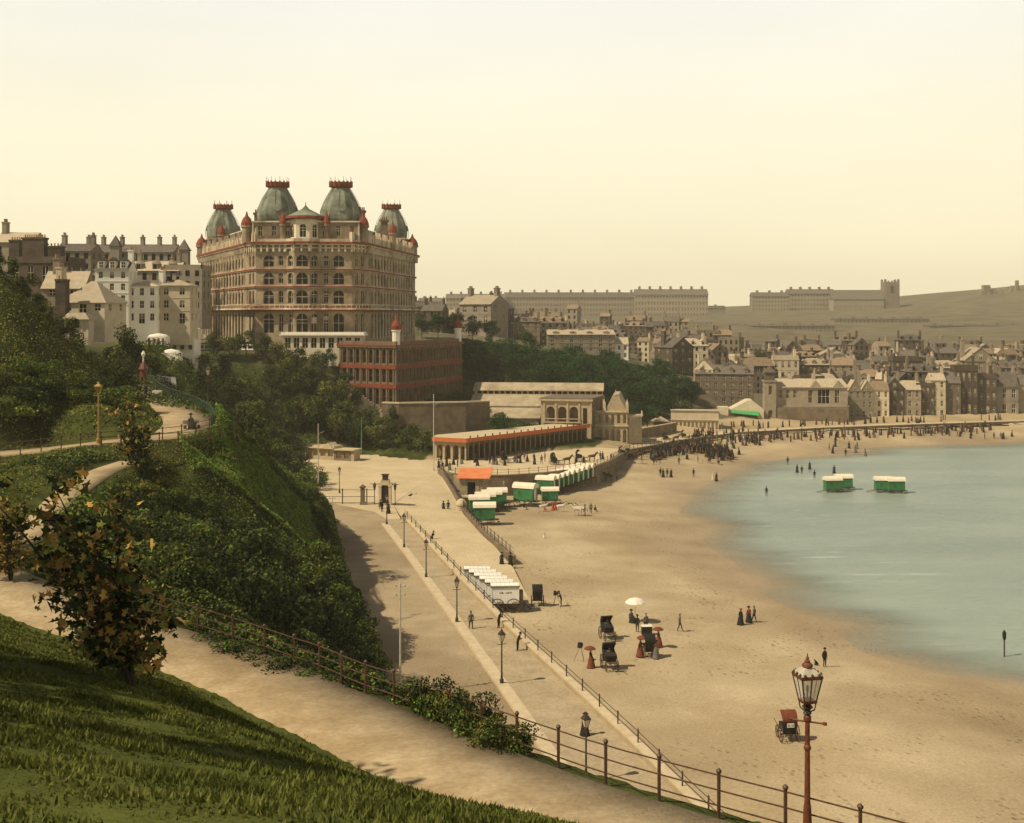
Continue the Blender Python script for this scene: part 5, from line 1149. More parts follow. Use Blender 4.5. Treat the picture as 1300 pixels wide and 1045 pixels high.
w_.prism([hx(.3, -2.7), hx(30.6, -2.7), hx(30.6, 4.6), hx(.3, 4.6)], 6, 14.1); w_.prism([hx(.3, -9.2), hx(30.6, -9.2), hx(30.6, -2.9), hx(.3, -2.9)], 4, 10.9); w_.prism([hx(-1.8, -15.6), hx(16.6, -15.6), hx(16.6, -9.4), hx(-1.8, -9.4)], 4, 8.6)
vb_(w_, 'wall', M_ARCP, HB, ha); vb_(rf, 'roof', M_PR, HB, ha)
fq = Facade(hx(.3, -2.7), hx(30.6, -2.7)); 
for k in range(22): b = MB(); fq.slab(b, .8+k*1.36, 1.7+k*1.36, 13.35, 14.0, .05, .0); vb_(b, 'clerestory_window', M_GLASS, HB, ha)
# ornate gabled entrance at its end
GB = Vector((24, 262, 4)); ga = empty('gabled_entrance', GB, 0, 'ornate pale gabled entrance building with pinnacles and arcaded porch', 'building'); w_ = MB(); t_ = MB()
g0, g1, g2 = (18.9, 281), (20.4, 262.5), (25.6, 261.8)
fa, fb = Facade((16.8, 264), g1), Facade(g1, g2)
for f_, n_ in ((fa, 2), (fb, 4)):
    f_.band(w_, 3.5, 7.4, [(f_.L*(k+.5)/n_, f_.L/n_*.6, 3.7, 6.6, True) for k in range(n_)], .6); f_.band(w_, 7.4, 10.6, [(f_.L*(k+.5)/n_, f_.L/n_*.5, 8, 9.9, True) for k in range(n_)], .4)
    f_.slab(t_, -.2, f_.L+.2, 7.3, 7.6, .3); f_.slab(t_, -.2, f_.L+.2, 10.4, 10.7, .3)
w_.prism([(17.2, 264.6), (20.5, 263.2), (25.2, 262.6), (26.5, 276), (18.6, 278)], 3.5, 10.4)
cx0 = fb.L/2; w_.add([fb.pt(.2, 10.6), fb.pt(fb.L-.2, 10.6), fb.pt(cx0+.6, 14.3), fb.pt(cx0-.6, 14.3), fb.pt(.2, 10.6, 12), fb.pt(fb.L-.2, 10.6, 12), fb.pt(cx0+.6, 14.3, 12), fb.pt(cx0-.6, 14.3, 12)], [(0, 1, 2, 3), (1, 5, 6, 2), (3, 2, 6, 7), (0, 3, 7, 4)])
for u in (.1, fb.L-.1): p = fb.pt(u, 10.6); t_.box(p, (.6, .6, 1.6)); t_.box((p[0], p[1], 12.2), (.6, .6, 1.2), top=.05)
p = fb.pt(cx0, 14.3); t_.box(p, (.4, .4, 1.2), top=.1)
p = (27.5, 268); w_.prism([(25.9, 263), (29, 264), (29.5, 270), (26.5, 270)], 3.3, 9.4)
for dx, dy in ((0, 0), (3.1, 1)): t_.box((25.9+dx, 263+dy, 9.4), (.5, .5, 1.3), top=.3)
fg = Facade((25.9, 263), (29, 264)); fg.slab(t_, 0, fg.L, 9.2, 9.6, .2)
vb_(w_, 'wall', M_ARCP, GB, ga); vb_(t_, 'pinnacle', M_STONE, GB, ga)
# refreshment booth at the back of the forecourt
P0, P1, P2 = Wz(387, 582, 4), Wz(424, 584.5, 4), Wz(446, 585.5, 4)
bo = empty('refreshment_booth', (P1[0], P1[1], 4), 0, 'long low timber refreshment booth with a small gable under the trees', 'booth'); BB = Vector((P1[0], P1[1], 4)); w_ = MB(); r_ = MB(); d_ = MB()
fa = Facade(P0, P1); fa.band(w_, 3.9, 6.2, [(fa.L*(k+.5)/4, fa.L/4*.7, 4.7, 5.9, False) for k in range(4)], .4); fa.slab(r_, -.4, fa.L+.1, 6.2, 6.4, .6, 3); fa.slab(r_, 0, fa.L, 6.4, 6.75, .0, 2.6)
r_.add([fa.pt(fa.L*.68, 6.4, -.5), fa.pt(fa.L*.98, 6.4, -.5), fa.pt(fa.L*.83, 7.35, -.5), fa.pt(fa.L*.68, 6.4, 2), fa.pt(fa.L*.98, 6.4, 2), fa.pt(fa.L*.83, 7.35, 2)], [(0, 1, 2), (1, 4, 5, 2), (3, 0, 2, 5), (5, 4, 3)])
fb = Facade(P1, P2); fb.band(w_, 3.9, 6.0, [(fb.L*.28, 1.1, 4.5, 5.5, False), (fb.L*.72, 1.1, 4.5, 5.5, False)], .3, 1); fb.slab(r_, -.1, fb.L+.8, 6.0, 6.2, .5, 3); fb.slab(w_, fb.L-.01, fb.L+.6, 3.9, 6.0, .1, 2.5)
for f_ in (fa, fb): f_.slab(d_, .1, f_.L-.1, 4.0, 6.0, -.42, .5 if f_ is fa else .6)
vb_(w_, 'wall', [M_ARCP, M_STONED], BB, bo); vb_(r_, 'roof', M_STONE, BB, bo); vb_(d_, 'counter_front', M_STONE, BB, bo)
P = Wz(395, 588, 4); b = MB(); b.box((0, 0, 0), (1.0, .9, 2.2)); b.box((0, 0, 2.2), (1.3, 1.2, .25)); tag(b.build('gate_pier', M_STONE, loc=(P[0]-.8, P[1]-5, 4)), 'short stone pier at the left end of the booth', 'gate pier')
# upper walk: white wall and red drinking fountain
P = W(182, 479, 152); gz = Gs(P[0], P[1]); fo = empty('drinking_fountain', (P[0], P[1], gz), 0, 'red painted pillar fountain topped by a white lamp on the upper walk', 'fountain'); b = MB()
b.lathe([(.62, 0), (.62, .3), (.45, .4), (.42, 1.7), (.62, 1.8), (.55, 2.0), (.30, 2.5), (.12, 2.8)], n=8); b.build('pillar', M_RED, fo); b = MB(); b.lathe([(.1, 2.8), (.1, 3.3), (.26, 3.7), (.28, 3.8), (.05, 4.2)], n=6); b.build('lamp', M_WHITE, fo)
wl = [(-55, 152, 22.5), (-49.5, 158, 23.5), (-45, 157, 23.8), (-43.0, 152.5, 23.5)]; wallthing([(p[0], p[1], Gs(p[0], p[1])-.1) for p in wl], .5, 1.5, 'white rendered wall closing the head of the upper walk', M_WHITE, .15, M_WHITE, name='garden_wall', base=-1)
# ------------------------------------------------------------------ houses
def wm(n, a, b, s=.6): return mat('house_'+n, a, b, s, .9, .02, 3, rand=.18)
HW = {'brown': wm('brown', (.14, .105, .07), (.21, .165, .115)), 'dark': wm('dark', (.06, .045, .03), (.11, .08, .055)), 'cream': wm('cream', (.50, .41, .27), (.60, .50, .34)),
      'buff': wm('buff', (.25, .20, .135), (.32, .26, .18)), 'grey': wm('grey', (.19, .155, .115), (.26, .22, .16)), 'white': wm('white', (.80, .74, .60), (.86, .80, .66))}
HR = {'slate': mat('roof_slate', (.085, .07, .055), (.14, .115, .09), 1.2, .8, .02, 6, rand=.25), 'pantile': mat('roof_tile', (.19, .13, .08), (.25, .18, .11), 1.2, .85, .02, 6, rand=.2), 'pale': mat('roof_pale', (.34, .27, .18), (.42, .34, .23), 1.2, .85, .02, 6, rand=.2)}
RW = {'slate': 'dark slate', 'pantile': 'brown tile', 'pale': 'pale'}
M_POT = mat('chimney_pot', (.36, .20, .11), rand=.2)
def house(w, d, h, fl, bays, roof='side', rh=2.6, chim=((-.42, 0), (.42, 0)), dorm=0, small=False, sb=2, arch=False, gw=.95, wh=.55, base=1.2, wall='brown', rf='slate', name='house', bay=0, glabel='x'):
    """front faces -y; origin at the middle of the front foot"""
    rt = empty(name, (0, 0, -80), 0, glabel, 'house'); wl = MB(); B_ = [(-w/2, 0), (w/2, 0), (w/2, d), (-w/2, d)]; wins = []; fh = h/fl
    for k in range(4):
        f = Facade(B_[k], B_[(k+1) % 4]); n = (bays, sb, 0, sb)[k]
        f.band(wl, -4, 0, [])
        for j in range(fl):
            o = [(f.L*(i+.5)/n, gw, fh*j+fh*.25, fh*j+fh*(.25+wh), arch) for i in range(n)]
            if k == 0 and j == 0 and n > 1: o[n//2] = (o[n//2][0], 1.1, .05, fh*.8, False)
            f.band(wl, fh*j, fh*(j+1), o, .18); wins += [(f, q) for q in o]
        if not small and k < 4:
            for j in range(1, fl): f.slab(wl, 0, f.L, fh*j-.08, fh*j+.08, .06)
            f.slab(wl, -.12, f.L+.12, h-.25, h, .16)
    rm = MB(); e = .35
    if roof == 'side':
        rm.add([(-w/2-.1, -e, h-.1), (w/2+.1, -e, h-.1), (w/2+.1, d/2, h+rh), (-w/2-.1, d/2, h+rh), (w/2+.1, d+e, h-.1), (-w/2-.1, d+e, h-.1)], [(0, 1, 2, 3), (3, 2, 4, 5), (0, 5, 4, 1)])
        for x in (-w/2, w/2): wl.add([(x, 0, h), (x, d, h), (x, d/2, h+rh-.12)], [(0, 1, 2)])
    elif roof == 'front':
        rm.add([(-w/2-e, -.15, h-.15), (0, -.15, h+rh), (w/2+e, -.15, h-.15), (-w/2-e, d+.1, h-.15), (0, d+.1, h+rh), (w/2+e, d+.1, h-.15), (-w/2-e+.1, -.15, h-.35), (w/2+e-.1, -.15, h-.35)], [(0, 1, 4, 3), (1, 2, 5, 4), (0, 3, 5, 2)])
        wl.add([(-w/2, 0, h), (w/2, 0, h), (0, 0, h+rh-.1)], [(0, 1, 2)]); wl.add([(-w/2, d, h), (w/2, d, h), (0, d, h+rh-.1)], [(0, 2, 1)])
        f = Facade((-w/2, -.01), (w/2, -.01)); wins.append((f, (w/2, .8, h+rh*.12, h+rh*.5, False)))
    elif roof == 'hip':
        rm.add([(-w/2-e, -e, h-.1), (w/2+e, -e, h-.1), (w/2+e, d+e, h-.1), (-w/2-e, d+e, h-.1), (-w/2+d*.4, d/2, h+rh), (w/2-d*.4, d/2, h+rh)], [(0, 1, 5, 4), (1, 2, 5), (2, 3, 4, 5), (3, 0, 4), (3, 2, 1, 0)])
    elif roof == 'twin':
        for s in (-1, 1):
            x0 = s*w/4; rm.add([(x0-w/4-.15, -.2, h-.1), (x0, -.2, h+rh), (x0+w/4+.15, -.2, h-.1), (x0-w/4-.15, d, h-.1), (x0, d, h+rh), (x0+w/4+.15, d, h-.1)], [(0, 1, 4, 3), (1, 2, 5, 4), (0, 3, 5, 2)])
            wl.add([(x0-w/4, 0, h), (x0+w/4, 0, h), (x0, 0, h+rh-.1)], [(0, 1, 2)]); wl.add([(x0-w/4, d, h), (x0+w/4, d, h), (x0, d, h+rh-.1)], [(0, 2, 1)])
            wins.append((Facade((x0-1, -.01), (x0+1, -.01)), (1, .7, h+.2, h+rh*.5, False)))
    else:
        rm.add([(-w/2+.2, .2, h), (w/2-.2, .2, h), (w/2-.2, d-.2, h), (-w/2+.2, d-.2, h)], [(0, 1, 2, 3)])
        for k in range(4): Facade(B_[k], B_[(k+1) % 4]).slab(wl, 0, Facade(B_[k], B_[(k+1) % 4]).L, h, h+.8, .0, .25)
    for i in range(dorm):
        x = -w/2+w*(i+.5)/dorm; z = h+.1; wl.box((x, d*.2, z), (1.2, d*.3, 1.5)); rm.add([(x-.8, d*.04, z+1.4), (x+.8, d*.04, z+1.4), (x, d*.04, z+2.2), (x-.8, d*.45, z+1.4), (x+.8, d*.45, z+1.4), (x, d*.45, z+2.2)], [(0, 1, 2), (0, 2, 5, 3), (2, 1, 4, 5)])
        wins.append((Facade((x-.6, d*.05-.01), (x+.6, d*.05-.01)), (.6, .8, z+.25, z+1.25, False)))
    if small:
        for f, (u, ww, a, b, ar) in wins: f.add_ = 0; wl.add([f.pt(u-ww/2, a, -.02), f.pt(u+ww/2, a, -.02), f.pt(u+ww/2, b, -.02), f.pt(u-ww/2, b, -.02)] if b > h else [f.pt(u-ww/2, a, .16), f.pt(u+ww/2, a, .16), f.pt(u+ww/2, b, .16), f.pt(u-ww/2, b, .16)], [(0, 1, 2, 3)], 1)
        wo = wl.build('wall', [HW[wall], M_GLASS], rt)
    else:
        wo = wl.build('wall', HW[wall], rt)
        for f, (u, ww, a, b, ar) in wins:
            m_ = MB(); f.pane(m_, u, ww, a, b, ar, .18 if b <= h else 0.0, (1, 1), rnd.choice([0, 0, .4])); m_.build('window', WM, rt)
    ro = rm.build('roof', HR[rf], rt)
    for (cx_, cy_) in chim:
        c = MB(); zz = h+.2; ht = rh+1.5 if roof != 'flat' else 2.2; c.box((cx_*w, d/2+cy_*d, zz), (.8, 1.5, ht)); c.box((cx_*w, d/2+cy_*d, zz+ht), (1.0, 1.7, .2))
        for k in (-.5, 0, .5): c.lathe([(.17, 0), (.13, .6)], (cx_*w, d/2+cy_*d+k, zz+ht+.2), 6, 1)
        c.build('chimney', [HW[wall], M_POT], ro)
    return rt
def recolor(root, wall=None, rf=None):
    def rec(o):
        for ch in KIDS.get(o.name, []):
            key = ch.name.split('.')[0]; m = None
            if wall and key in ('wall', 'chimney'): m = HW[wall]
            if rf and key == 'roof': m = HR[rf]
            if m is not None and ch.material_slots: ch.material_slots[0].link = 'OBJECT'; ch.material_slots[0].material = m
            rec(ch)
    rec(root)
BIG = {'side3': dict(w=8, d=8, h=8.6, fl=3, bays=3), 'front3': dict(w=7, d=9, h=8.4, fl=3, bays=3, roof='front', rh=3, chim=((-.4, .1),)), 'hip4': dict(w=11, d=9, h=11, fl=4, bays=4, roof='hip', dorm=3),
       'cot2': dict(w=7, d=6, h=5.2, fl=2, bays=3, rh=2.2, chim=((-.44, 0),)), 'flat3': dict(w=9, d=8, h=9, fl=3, bays=4, roof='flat', chim=((.4, 0),)), 'twin3': dict(w=10, d=8, h=7.6, fl=3, bays=4, roof='twin', rh=2.8, chim=((0, 0),)),
       'narrow4': dict(w=5.5, d=8, h=11, fl=4, bays=2, rh=2, chim=((.42, 0),)), 'long4': dict(w=17, d=9, h=10.5, fl=4, bays=7, rh=2.8, chim=((-.3, 0), (0, 0), (.3, 0)), dorm=4)}
SHAPE = {'side3': 'three-storey', 'front3': 'gable-fronted three-storey', 'hip4': 'hipped four-storey', 'cot2': 'low two-storey', 'flat3': 'flat-roofed', 'twin3': 'twin-gabled', 'narrow4': 'tall narrow', 'long4': 'long four-storey'}
PB_, PS_ = {}, {}
def hproto(kind, small):
    D = PS_ if small else PB_
    if kind not in D: D[kind] = house(small=small, **BIG[kind])
    return D[kind]
HG = 'houses of the harbour town'
def put_house(px, Y, kind, wall, rf, label, small, sc=1.0, rz=0.0, hs=1.0, group=HG, z=None, dz=0.0):
    X = (px-CX)/F*Y; face = math.atan2(X, Y)*.6
    o = place(hproto(kind, small), (X, Y, (Gs(X, Y) if z is None else z)+dz), rz-face*.5, label, group, (sc, sc, sc*hs)); recolor(o, wall, rf); return o
# individually placed buildings of the front and second rows: px, Y, kind, wall, roof, scale, rz, height scale, what
SPEC = [
 (919, 346, 'long4', 'brown', 'slate', 1.0, -.15, .86, 'long four-storey brown lodging block with dormers behind the low seafront hall'),
 (893, 348, 'front3', 'cream', 'pale', .82, -.3, 1.1, 'pale gable end with few windows touching the wooded cliff'),
 (1093, 334, 'twin3', 'buff', 'pale', .62, 0, 1.0, 'buff twin-gabled house on the foreshore right of the market hall'),
 (1116, 335, 'side3', 'cream', 'pantile', .62, 0, .9, 'cream three-storey foreshore house between the twin gables and a dark house'),
 (1136, 336, 'front3', 'dark', 'slate', .70, 0, .85, 'dark gabled foreshore house third from the market hall'),
 (1155, 336, 'side3', 'buff', 'pale', .70, 0, .80, 'buff foreshore house with pale roof fourth from the market hall'),
 (1175, 337, 'flat3', 'dark', 'slate', .50, 0, 1.2, 'dark flat-topped foreshore house left of the narrow pale one'),
 (1191, 337, 'narrow4', 'cream', 'pale', .68, 0, .85, 'narrow cream house on the far foreshore'),
 (1207, 338, 'side3', 'brown', 'slate', .62, 0, 1.1, 'brown foreshore house right of the narrow cream one'),
 (1227, 339, 'flat3', 'dark', 'slate', .62, 0, 1.45, 'tall dark block rising over the far foreshore'),
 (1250, 340, 'flat3', 'dark', 'slate', .68, .05, 1.1, 'broad dark block to the right of the tallest foreshore block'),
 (1275, 341, 'cot2', 'grey', 'slate', 1.0, 0, 1.0, 'low grey foreshore building with a long slate roof near the right edge'),
 (1302, 342, 'side3', 'buff', 'slate', .7, 0, .9, 'buff house at the right edge of the foreshore row'),
 (1330, 343, 'side3', 'brown', 'slate', .8, 0, 1, 'brown house just beyond the right edge of the foreshore row'),
 (1153, 372, 'flat3', 'dark', 'slate', 1.0, 0, 1.35, 'very tall dark windowed block behind the foreshore houses'),
 (1202, 374, 'hip4', 'grey', 'pale', 1.0, 0, .85, 'grey block under a broad pale hipped roof behind the foreshore'),
 (1245, 376, 'front3', 'buff', 'pale', 1.35, 0, 1.0, 'huge blank buff gable standing over the foreshore'),
 (1283, 377, 'long4', 'dark', 'slate', .62, 0, 1.35, 'tall dark warehouse range near the right edge'),
 (998, 395, 'flat3', 'cream', 'pale', .95, 0, 1.3, 'tall cream house with many small windows behind the market hall'),
 (1034, 396, 'hip4', 'dark', 'pale', .9, 0, .9, 'dark house with a dormered mansard behind the market hall'),
 (1071, 398, 'side3', 'buff', 'pantile', .95, 0, 1.0, 'buff house with brown tiled roof beside the dormered one'),
 (945, 430, 'flat3', 'cream', 'pale', .80, .2, 1.0, 'pale square villa with a flat roof above the town'),
 (962, 395, 'side3', 'dark', 'pantile', 1.35, 0, .75, 'broad dark house with a long brown roof behind the tower'),
 (1107, 375, 'side3', 'brown', 'pantile', .9, .1, .9, 'brown house with tiled roof between dark block and dormered one'),
 (867, 392, 'front3', 'dark', 'slate', 1.2, .5, .9, 'dark gabled house at the top end of the wooded cliff'),
 (845, 402, 'side3', 'buff', 'pale', .9, .2, .7, 'small buff house with sunlit roof above the wooded cliff'),
 (603, 392, 'side3', 'grey', 'pale', 1.5, -.5, .8, 'large grey house with sloping pale roof behind the hotel'),
 (628, 400, 'front3', 'dark', 'slate', 1.1, -.3, 1.0, 'dark gabled house behind the hotel trees'),
 (665, 404, 'hip4', 'brown', 'slate', 1.0, -.1, .6, 'brown house with slate roof above the middle of the wooded cliff'),
 (738, 400, 'long4', 'grey', 'pale', 1.35, .06, .42, 'long low grey building with pale roof on the cliff edge'),
 (786, 402, 'cot2', 'white', 'pale', .9, 0, 1.1, 'small white house at the end of the long low building')]
for (px, Y, kd, w, r, sc, rz, hs, lb) in SPEC:
    if Y < 345 and px > 1080: sc *= 1.12; hs *= 1.5
    put_house(px, Y, kd, w, r, lb, False, sc, rz, hs, z=None if Y > 345 else 2.75)
# the rest of the town in rows up the hill
rh_ = random.Random(21)
ROWS = [('first hillside row', 362, 1096, 1345, 24), ('second hillside row', 388, 905, 1345, 23), ('third hillside row', 412, 880, 1350, 22), ('fourth hillside row', 438, 868, 1350, 21), ('fifth hillside row', 466, 840, 1350, 20), ('sixth hillside row', 498, 820, 1350, 19),
        ('seventh hillside row', 535, 800, 930, 19), ('near cliff-top row', 425, 548, 830, 24), ('middle cliff-top row', 470, 540, 820, 23), ('upper cliff-top row', 520, 540, 810, 22), ('highest town row', 600, 540, 900, 21)]
kinds_ = ['side3', 'side3', 'front3', 'cot2', 'flat3', 'twin3', 'narrow4', 'hip4', 'side3', 'cot2']
for (rn, Y, a, b, st) in ROWS:
    x = a; i = 0
    while x < b:
        kd = rh_.choice(kinds_); w = rh_.choice(['brown', 'brown', 'dark', 'dark', 'buff', 'cream', 'grey', 'dark']); r = rh_.choice(['slate', 'slate', 'slate', 'pantile', 'pale']); s = rh_.uniform(.72, 1.0)*(1.15 if Y > 500 else 1)
        if i < len(WH):
            put_house(x, Y+rh_.uniform(-6, 6), kd, w, r, '%s %s house, %s roof, %s from left, %s' % (SHAPE[kd], w, RW[r], WH[i], rn), True, s, rh_.uniform(-.4, .4), rh_.uniform(.7, 1.05), dz=-.6)
        x += st*rh_.uniform(.75, 1.35); i += 1
# town trees
for i, (px, Y, h_) in enumerate(((852, 440, 8), (868, 470, 8), (905, 462, 7), (963, 425, 10), (972, 428, 9), (990, 455, 7), (1012, 470, 6), (572, 430, 7), (556, 450, 6), (686, 440, 6), (800, 470, 7), (1060, 450, 6))):
    X = (px-CX)/F*Y; put('dark', (X, Y, Gs(X, Y)), 'dark tree among the houses of the town, %s counted from the front' % WH[i], 'trees among the town houses', h_/8)
# market hall, tower, low hall with awning, promenade shelter
b0 = Vector((68.8+8, 325, 2.7)); mh = empty('market_hall', ((1030-CX)/F*325, 325, 2.7), -.05, 'wide buff seafront hall with two gables over a dark colonnade', 'building'); w = 19.6; wl = MB(); wn = []
B_ = [(-w/2, 0), (w/2, 0), (w/2, 9), (-w/2, 9)]
for k in range(4):
    f = Facade(B_[k], B_[(k+1) % 4]); n = 13 if k == 0 else 5
    f.band(wl, -1, 4.0, [(f.L*(i+.5)/n, f.L/n*.68, 0, 3.4, True) for i in range(n)], .8)
    o = [(1.4, 1.0, 6.6, 8.6, False), (3.4, 1.0, 6.6, 8.6, False), (5.4, 1.0, 6.6, 8.6, False), (9.6, 1.2, 5.2, 8.6, False), (13.2, 3.2, 5.0, 8.8, False), (16.8, 1.2, 5.2, 8.6, False)] if k == 0 else []
    f.band(wl, 4.0, 9.4, o, .3); f.slab(wl, -.2, f.L+.2, 4.0, 4.35, .5); f.slab(wl, -.2, f.L+.2, 9.1, 9.4, .3); wn += [(f, q) for q in o]
for gx in (1.2, 7.4): wl.add([(gx-1.9, -.25, 9.0), (gx+1.9, -.25, 9.0), (gx, -.25, 11.4), (gx-1.9, 4, 9.0), (gx+1.9, 4, 9.0), (gx, 4, 11.4)], [(0, 1, 2), (1, 4, 5, 2), (0, 2, 5, 3)])
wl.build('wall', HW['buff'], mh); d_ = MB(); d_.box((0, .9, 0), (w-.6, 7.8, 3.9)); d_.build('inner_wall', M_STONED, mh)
r_ = MB(); r_.add([(-w/2-.4, -.4, 9.4), (w/2+.4, -.4, 9.4), (w/2-.5, 4.5, 11.6), (-w/2+.5, 4.5, 11.6), (w/2+.4, 9.4, 9.4), (-w/2-.4, 9.4, 9.4)], [(0, 1, 2, 3), (3, 2, 4, 5), (1, 4, 2), (0, 3, 5), (0, 5, 4, 1)]); r_.box((1.5, 4.5, 11.2), (.9, .9, 1.8)); r_.box((-5, 4.5, 11.2), (.9, .9, 1.8)); r_.build('roof', HR['pale'], mh)
for f, (u, ww, a, b, ar_) in wn: m_ = MB(); f.pane(m_, u, ww, a, b, ar_, .3, (2, 1)); m_.build('window', WM, mh)
tw = empty('clock_tower', ((978-CX)/F*324, 324, 2.7), -.05, 'square buff tower with a dark pointed belfry beside the market hall', 'tower'); wl = MB()
B_ = [(-1.6, 0), (1.6, 0), (1.6, 3.2), (-1.6, 3.2)]
for k in range(4):
    f = Facade(B_[k], B_[(k+1) % 4]); f.band(wl, -1, 6.5, [(1.6, 1.2, .2, 3.2, True)], .5); f.band(wl, 6.5, 11.2, [(1.6, .9, 7.5, 10, True)], .4); f.slab(wl, -.2, f.L+.2, 11.0, 11.4, .25)
wl.build('shaft', HW['buff'], tw); b = MB(); b.box((0, 1.6, -.5), (2.4, 2.4, 11.3)); b.build('inner_core', M_STONED, tw); b = MB(); b.box((0, 1.6, 11.4), (2.6, 2.6, 2.0)); b.box((0, 1.6, 13.4), (3.2, 3.2, .25)); b.box((0, 1.6, 13.65), (2.8, 2.8, 1.6), top=.1); b.build('belfry', HR['slate'], tw)
lh = empty('seafront_hall', ((948-CX)/F*322, 322, 2.7), -.12, 'low pale gabled hall with a slanting bright green awning on the foreshore', 'building'); wl = MB()
f = Facade((-5, 0), (4.6, 0)); f.band(wl, -1, 3.6, [(5.6, 1.4, .1, 2.6, False)], .3); wl.prism([(-5, .31), (4.6, .31), (4.6, 8), (-5, 8)], -1, 3.6); wl.add([(-4.2, 0, 3.6), (4.6, 0, 3.6), (1.5, 0, 6.0), (0.2, 0, 6.0), (-4.2, 8, 3.6), (4.6, 8, 3.6), (1.5, 8, 6.0), (.2, 8, 6.0)], [(0, 1, 2, 3), (1, 5, 6, 2), (3, 2, 6, 7), (0, 3, 7, 4)]); wl.box((-6.4, 1, -1), (2.8, 4, 5.2)); wl.build('wall', HW['cream'], lh)
b = MB(); b.add([(-4.2, -.1, 3.4), (3.2, -.1, 3.0), (3.2, -2.0, 2.1), (-4.2, -2.2, 2.8), (-4.2, -.1, 3.3), (3.2, -.1, 2.9), (3.2, -2.0, 2.0), (-4.2, -2.2, 2.7)], [(0, 3, 2, 1), (4, 5, 6, 7), (3, 7, 6, 2)]); b.build('awning', mat('green_awning', (.05, .28, .08), (.07, .34, .11), 2), lh); b = MB(); b.box((-.6, -.04, .1), (7, .1, 2.4)); b.build('shopfront', M_STONED, lh)
sh_ = empty('promenade_shelter', ((882-CX)/F*300, 300, 2.8), -.16, 'long pale two-tier shelter standing in front of the lodging block', 'building'); wl = MB(); f = Facade((-6, 0), (6, 0)); f.band(wl, -.5, 2.6, [(f.L*(i+.5)/12, .6, .1, 2.1, False) for i in range(12)], .4); f.band(wl, 2.6, 4.9, [], .2); f.slab(wl, -.2, 12.2, 2.5, 2.7, .3); f.slab(wl, -.2, 12.2, 4.9, 5.1, .3); wl.prism([(-6, .41), (6, .41), (6, 5), (-6, 5)], -.5, 4.88); wl.build('wall', HW['cream'], sh_)
ht = empty('shelter_hut', ((838-CX)/F*296, 296, 3.0), 0, 'small dark hut under a pale pyramid roof by the cliff foot', 'hut'); b = MB(); b.box((0, 0, 0), (3.4, 3, 2.4)); b.build('wall', M_STONED, ht); b = MB(); b.box((0, 0, 2.4), (4.4, 4, .15)); b.box((0, 0, 2.55), (4.2, 3.8, 1.1), top=.08); b.build('roof', HR['pale'], ht)
wallthing([((795-CX)/F*272, 272, 3), ((830-CX)/F*284, 284, 3), ((858-CX)/F*294, 294, 3)], .5, 2.2, 'dark garden wall at the foot of the wooded cliff', M_STONED, .15, M_STONE, name='garden_wall', base=-1)
# long road edge seen across the town and the far skyline
def skyline(px0, px1, ytop, ybot, Y, label, gaps=7, name='terrace_block', mat_=None, bays=30, chim=8):
    x0, x1 = (px0-CX)/F*Y, (px1-CX)/F*Y; zb, zt = z_at(ybot, Y), z_at(ytop, Y); w = x1-x0; r = empty(name, ((x0+x1)/2, Y, zb), 0, label, 'terrace'); wl = MB(); f = Facade((-w/2, 0), (w/2, 0)); n = bays; hh = zt-zb; fl = 4
    f.band(wl, -20, 0, [])
    for j in range(fl): f.band(wl, hh*.8*j/fl, hh*.8*(j+1)/fl, [(f.L*(i+.5)/n, w/n*.42, hh*.8*j/fl+hh*.06, hh*.8*(j+1)/fl-hh*.03, False) for i in range(n)], .5)
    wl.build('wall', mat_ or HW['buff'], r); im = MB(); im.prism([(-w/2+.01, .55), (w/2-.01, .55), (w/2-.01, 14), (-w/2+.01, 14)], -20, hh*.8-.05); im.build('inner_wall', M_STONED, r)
    rm = MB(); rm.add([(-w/2-.5, -.8, hh*.8), (w/2+.5, -.8, hh*.8), (w/2+.5, 15, hh*.8), (-w/2-.5, 15, hh*.8), (-w/2, 7, hh), (w/2, 7, hh)], [(0, 1, 5, 4), (1, 2, 5), (2, 3, 4, 5), (3, 0, 4)]); ro = rm.build('roof', HR['slate'], r)
    for i in range(chim): c = MB(); c.box((-w/2+w*(i+.5)/chim, 7, hh*.85), (2.2, 3.5, hh*.25)); c.build('chimney', HW['brown'], ro)
    return r
skyline(531, 560, 378, 402, 1150, 'short pale terrace on the skyline just right of the hotel', bays=8, chim=2)
skyline(566, 642, 373, 402, 1240, 'hazy terrace with chimneys on the skyline, left part of the long range', bays=18, chim=6)
skyline(640, 810, 371, 404, 1250, 'very long hazy crescent of houses on the skyline above the wooded cliff', bays=44, chim=11)
skyline(806, 899, 367, 404, 1235, 'tall right end of the long hazy range on the skyline', bays=24, chim=7)
skyline(898, 921, 388, 402, 1300, 'low hazy building in the gap of the skyline', bays=6, chim=1)
skyline(955, 1002, 371, 396, 1270, 'square hazy block at the right side of the skyline gap', bays=12, chim=3)
skyline(1000, 1060, 367, 396, 1290, 'taller hazy terrace left of the church', bays=15, chim=5)
skyline(700, 905, 408, 416, 900, 'long low hazy terrace whose roof makes a pale line under the skyline', bays=40, chim=4, mat_=HW['cream'])
skyline(905, 1060, 412, 421, 880, 'long dim terrace under the skyline gap', bays=30, chim=9)
skyline(1060, 1180, 404, 412, 980, 'long dim terrace below the church', bays=24, chim=7)
skyline(560, 690, 404, 413, 860, 'dim terrace right behind the hotel below the skyline', bays=26, chim=7)
skyline(1180, 1320, 412, 420, 900, 'long dim terrace on the castle slope', bays=26, chim=7)
Y = 1260; ch = empty('church', ((1098-CX)/F*Y, Y, z_at(398, Y)), 0, 'hazy church with a long nave and a square tower on the skyline', 'church'); s = Y/F; wl = MB()
